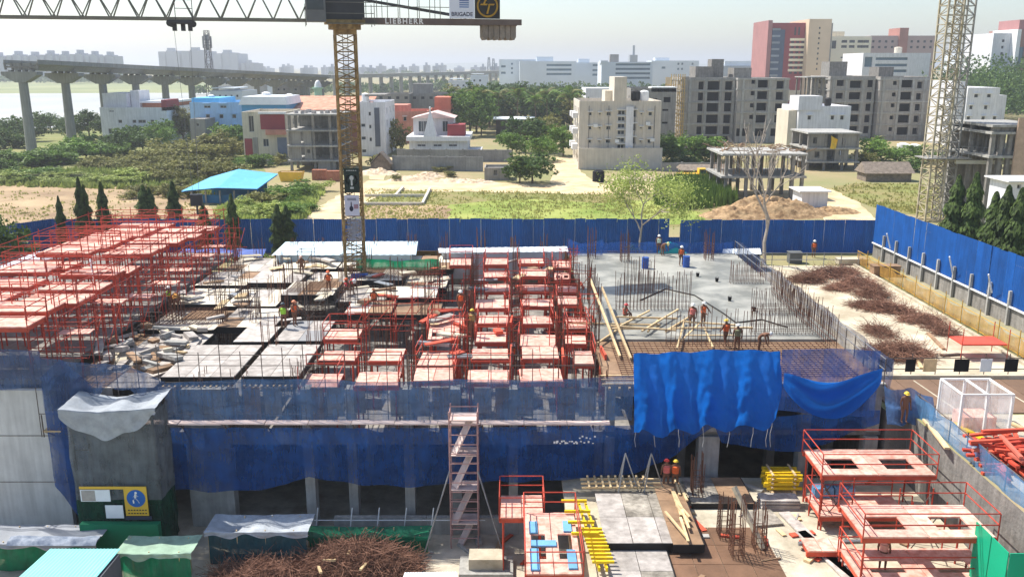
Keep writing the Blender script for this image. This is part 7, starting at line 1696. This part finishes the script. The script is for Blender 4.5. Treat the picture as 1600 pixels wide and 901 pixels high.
# ================================================================== PEOPLE
skin = M('skin',(120,84,64),.7,.08,4,rv=.1)
def cl(name,c): return M(name,c,.85,.15,6,.1,rv=.05)
def person_mesh(pose):
    """one continuous skinned body; joints in metres, figure faces -y"""
    J = dict(pel=(0,0,.93),sp=(0,.01,1.15),ch=(0,.02,1.36),nk=(0,.01,1.5),hd=(0,-.01,1.6),ht=(0,-.01,1.72),
        shl=(-.2,.02,1.42),ell=(-.26,.03,1.13),wrl=(-.25,-.08,.9),shr=(.2,.02,1.42),elr=(.26,.03,1.13),wrr=(.25,-.08,.9),
        hpl=(-.1,0,.88),knl=(-.12,-.02,.49),anl=(-.12,.03,.09),tol=(-.13,-.15,.04),hpr=(.1,0,.88),knr=(.12,-.02,.49),anr=(.12,.03,.09),tor=(.13,-.15,.04))
    J.update(pose)
    rad = dict(pel=.14,sp=.13,ch=.15,nk=.058,hd=.088,ht=.06,shl=.075,ell=.05,wrl=.036,shr=.075,elr=.05,wrr=.036,hpl=.1,knl=.066,anl=.045,tol=.035,hpr=.1,knr=.066,anr=.045,tor=.035)
    E = [('pel','sp'),('sp','ch'),('ch','nk'),('nk','hd'),('hd','ht'),('ch','shl'),('shl','ell'),('ell','wrl'),('ch','shr'),('shr','elr'),('elr','wrr'),('pel','hpl'),('hpl','knl'),('knl','anl'),('anl','tol'),('pel','hpr'),('hpr','knr'),('knr','anr'),('anr','tor')]
    for s in 'lr':           # palm and five fingers
        e,w = Vector(J['el'+s]),Vector(J['wr'+s]); d=(w-e).normalized(); sd = d.cross(Vector((0,1,.2))).normalized()
        J['pa'+s]=tuple(w+d*.07); rad['pa'+s]=.034; E.append(('wr'+s,'pa'+s))
        for k,(o,l) in enumerate(((-.028,.075),(-.01,.09),(.01,.085),(.028,.065))):
            a=w+d*.09+sd*o; b=a+d*l*.8+Vector((0,-.02,0)); J[f'f{k}a{s}']=tuple(a); J[f'f{k}b{s}']=tuple(b); rad[f'f{k}a{s}']=.011; rad[f'f{k}b{s}']=.008; E += [('pa'+s,f'f{k}a{s}'),(f'f{k}a{s}',f'f{k}b{s}')]
        a=w+d*.045+sd*.045; b=a+d*.04+sd*.02; J['ta'+s]=tuple(a); J['tb'+s]=tuple(b); rad['ta'+s]=.012; rad['tb'+s]=.009; E += [('wr'+s,'ta'+s),('ta'+s,'tb'+s)]
    hd_ = Vector(J['hd']); ht_=Vector(J['ht']); nk_=Vector(J['nk']); upv=(ht_-nk_).normalized(); fw = Vector((0,-1,0)); fw=(fw-upv*fw.dot(upv)).normalized()
    J['no']=tuple(hd_+fw*.1+upv*.02); rad['no']=.02; E.append(('hd','no'))
    keys=list(J); me=bpy.data.meshes.new('body'); me.from_pydata([J[k] for k in keys],[(keys.index(a),keys.index(b)) for a,b in E],[])
    o=bpy.data.objects.new('body',me); COL.objects.link(o)
    sm=o.modifiers.new('skin','SKIN'); o.modifiers.new('sub','SUBSURF').levels=1
    sv=me.skin_vertices[0].data
    for i,k in enumerate(keys): sv[i].radius=(rad[k],rad[k]); sv[i].use_root=(k=='pel')
    dg=bpy.context.evaluated_depsgraph_get(); dg.update(); nm=bpy.data.meshes.new_from_object(o.evaluated_get(dg)); bpy.data.objects.remove(o); bpy.data.meshes.remove(me)
    V={k:Vector(v) for k,v in J.items()}
    zone={}
    seg=[('pel','ch',1),('ch','nk',1),('hd','ht',0),('nk','hd',0),('shl','ell',1),('ell','wrl',1),('wrl','pal',0),('shr','elr',1),('elr','wrr',1),('wrr','par',0),('hpl','knl',2),('knl','anl',2),('hpr','knr',2),('knr','anr',2),('anl','tol',3),('anr','tor',3),('pal','f1bl',0),('par','f1br',0)]
    def dist(p,a,b):
        ab=b-a; t=max(0,min(1,(p-a).dot(ab)/max(1e-6,ab.length_squared))); return (p-(a+ab*t)).length
    rr_={0:.05,1:.08,2:.06,3:.04}
    for p in nm.polygons:
        c=p.center; p.material_index=min(seg,key=lambda s:dist(c,V[s[0]],V[s[1]])-(.0))[2]; p.use_smooth=True
    return nm,V
POSES = dict(
 stand={},
 walk=dict(knl=(-.12,-.18,.5),anl=(-.12,-.12,.1),tol=(-.12,-.3,.05),knr=(.12,.08,.5),anr=(.12,.3,.14),tor=(.12,.16,.05),wrl=(-.28,.12,.92),wrr=(.26,-.22,.98),elr=(.27,-.02,1.13)),
 reach=dict(elr=(.28,-.18,1.22),wrr=(.2,-.42,1.12),ell=(-.28,-.16,1.18),wrl=(-.18,-.4,1.06)),
 bend=dict(sp=(0,-.12,1.08),ch=(0,-.34,1.14),nk=(0,-.47,1.17),hd=(0,-.56,1.18),ht=(0,-.67,1.21),shl=(-.2,-.36,1.12),shr=(.2,-.36,1.12),ell=(-.24,-.42,.84),elr=(.24,-.42,.84),wrl=(-.2,-.5,.6),wrr=(.2,-.5,.6),pel=(0,.05,.9),hpl=(-.1,.04,.86),hpr=(.1,.04,.86)),
 sit=dict(pel=(0,0,.28),sp=(0,-.02,.5),ch=(0,-.04,.7),nk=(0,-.06,.84),hd=(0,-.08,.94),ht=(0,-.08,1.06),shl=(-.2,-.04,.76),shr=(.2,-.04,.76),ell=(-.27,-.14,.52),elr=(.27,-.14,.52),wrl=(-.14,-.34,.44),wrr=(.14,-.34,.44),hpl=(-.1,-.02,.26),hpr=(.1,-.02,.26),knl=(-.14,-.4,.46),knr=(.14,-.4,.46),anl=(-.14,-.45,.09),anr=(.14,-.45,.09),tol=(-.14,-.62,.04),tor=(.14,-.62,.04)))
PM = {k:person_mesh(v) for k,v in POSES.items()}
def tubez(g,c0,c1,rx0,ry0,rx1,ry1,n=12):
    vs=[]
    for c,rx,ry in ((c0,rx0,ry0),(c1,rx1,ry1)):
        for i in range(n): t=6.2832*i/n; vs.append((c[0]+rx*math.cos(t),c[1]+ry*math.sin(t),c[2]))
    g.add(vs,[(i,(i+1)%n,n+(i+1)%n,n+i) for i in range(n)])
def person(p,pose,face,shirt,trous,vest,helmet,label):
    """face: direction the figure looks, degrees from towards the camera"""
    r=T('person',label,'person',p,R(face)); me,V=PM[pose]; m=me.copy(); m.materials.clear()
    for x in (skin,cl('shirt_'+str(shirt),shirt),cl('trousers_'+str(trous),trous),cl('boots',(50,42,38))): m.materials.append(x)
    ob('body',m,r)
    up=(V['ht']-V['nk']).normalized(); q=Vector((0,0,1)).rotation_difference(up); hc=V['hd']+up*.055
    g=MB(); g.ball((0,0,0),.135,.15,.13,14,6,0); g.tube((0,0,-.005),(0,0,.015),.155,14); g.obox((0,-.15,.0),.2,.1,.015)
    ob('helmet',cached(('helm',helmet),lambda:g.mesh('helmet',M('helmet_'+str(helmet),helmet,.35,.04,2,rv=0),True)),r,hc,rot=q.to_euler())
    if vest:
        a,b,c=V['pel'],V['sp'],V['ch']; g=MB()
        for (p0,p1,r0,r1) in ((a.lerp(b,.4),b,.175,.17),(b,c,.17,.195),(c,c.lerp(V['nk'],.5),.195,.12)):
            d=(p1-p0).normalized(); s=Vector((1,0,0)); f=d.cross(s).normalized(); vs=[]
            for cc,rx in ((p0,r0),(p1,r1)):
                for i in range(14): t=6.2832*i/14; vs.append(cc+s*rx*1.08*math.cos(t)+f*rx*.92*math.sin(t))
            g.add(vs,[(i,(i+1)%14,14+(i+1)%14,14+i) for i in range(14)])
        ob('vest',g.mesh('vest',cl('vest_'+str(vest),vest),True),r)
    return r
OR,LIME,WH,YE=(232,110,60),(160,214,70),(238,236,226),(236,200,70)
def pw(x,y,z,*a): p=at(x,y,z); return person((p.x,p.y,z),*a)
D0=DECK
pw(1081,514,D0,'stand',-20,(150,110,100),(44,42,50),(210,120,110),WH,'worker in a pink vest and white helmet facing the pour on the slab')
pw(1098,511,D0,'reach',30,(190,130,100),(60,58,60),OR,WH,'worker in an orange vest holding a tool next to the pink vest')
pw(1133,541,D0-.1,'walk',200,(214,150,110),(120,90,80),OR,YE,'worker with yellow helmet walking near the blue tarpaulin')
pw(1151,549,D0-.1,'stand',170,(90,84,76),(40,40,44),(120,120,90),WH,'worker in dark clothes standing just behind the blue tarpaulin')
pw(1186,548,D0-.1,'bend',60,(100,90,84),(46,44,50),None,WH,'worker bending down behind the blue tarpaulin corner')
pw(1029,396,D0,'stand',0,(190,196,180),(60,60,64),(200,214,190),WH,'far worker in a pale vest beside the teal sheet')
pw(1035,399,D0,'bend',40,(40,42,50),(36,36,40),None,(236,226,150),'far worker in dark clothes bending beside the pale vest')
pw(1064,415,D0,'stand',10,(120,80,70),(60,50,54),OR,WH,'far worker in red beside the blue drum')
pw(1271,402,.02,'stand',0,(200,140,120),(70,50,50),OR,WH,'worker at the far end of the yard by the railing')
pw(514,458,1.9,'reach',20,(200,110,80),(60,60,70),OR,OR,'worker in orange left of the crane mast foot')
pw(543,456,1.9,'sit',-40,(200,60,60),(60,50,60),(224,80,90),OR,'worker in red crouching at the foot of the crane mast')
pw(550,460,1.9,'bend',30,(190,50,60),(50,44,50),(224,80,90),WH,'second worker in red bending at the crane mast')
pw(584,474,1.9,'sit',180,(230,130,80),(90,60,50),OR,(240,150,90),'worker in an orange vest sitting right of the crane mast')
pw(444,513,D0,'stand',190,(120,130,90),(44,46,50),LIME,(70,84,90),'worker in a lime vest on the grey plywood deck')
pw(461,509,D0,'reach',70,(214,150,120),(70,60,56),OR,(232,150,110),'worker in orange next to the lime vest on the plywood deck')
pw(266,484,D0-.3,'reach',-60,(170,180,120),(50,50,54),LIME,WH,'worker in a lime vest among the debris beside the raised formwork')
pw(276,488,D0-.3,'bend',200,(190,130,70),(80,60,50),(214,150,70),(200,150,90),'worker in ochre bending next to the lime vest in the debris')
pw(738,524,D0+.1,'stand',170,(120,100,80),(50,44,42),(170,150,90),YE,'worker with yellow helmet standing on the pink tables')
pw(720,492,D0+.2,'stand',20,(210,130,110),(70,60,60),OR,WH,'worker in orange among the rails of the pink tables')
pw(472,432,1.8,'stand',0,(190,150,120),(90,80,80),None,(220,180,160),'worker far left of the crane mast in pale clothes')
pw(1040,764,LOW+.3,'stand',180,(214,110,100),(60,56,60),(226,120,110),(214,70,60),'worker in a red vest with red helmet against the podium front')
pw(1054,765,LOW+.3,'stand',170,(210,150,120),(70,64,60),OR,YE,'worker in orange with yellow helmet against the podium front')
pw(1378,890,LOW,'stand',150,(220,160,140),(40,40,46),(230,170,150),(120,110,100),'worker standing in the shade under the large railed red table')
pw(1412,660,.03,'stand',0,(150,120,100),(60,60,60),None,YE,'worker with yellow helmet at the podium corner by the crumpled net')
pw(801,575,FLOOR1,'stand',10,(170,120,110),(60,50,50),OR,WH,'worker standing down between the front pink tables')
pw(976,498,D0,'sit',60,(120,70,70),(60,50,54),(210,110,90),(190,60,60),'worker crouching by the bars beside the pink tables')
# ------------------------------------------------------------------ haze: the air itself
hz = MB(); hz.box(-9050,9050,-320,11050,-8.2,95)
hm = bpy.data.materials.new('haze_air'); hm.use_nodes = True
nt = hm.node_tree; nt.nodes.remove(nt.nodes['Principled BSDF'])
pv = nt.nodes.new('ShaderNodeVolumePrincipled')
pv.inputs['Color'].default_value = (0.93, 0.96, 1.0, 1)
pv.inputs['Density'].default_value = 0.00034
pv.inputs['Anisotropy'].default_value = 0.35
nt.links.new(pv.outputs[0], nt.nodes['Material Output'].inputs['Volume'])
ob('haze', hz.mesh('haze', hm), label='pale hot haze hanging over the whole city', cat='haze', kind='stuff')
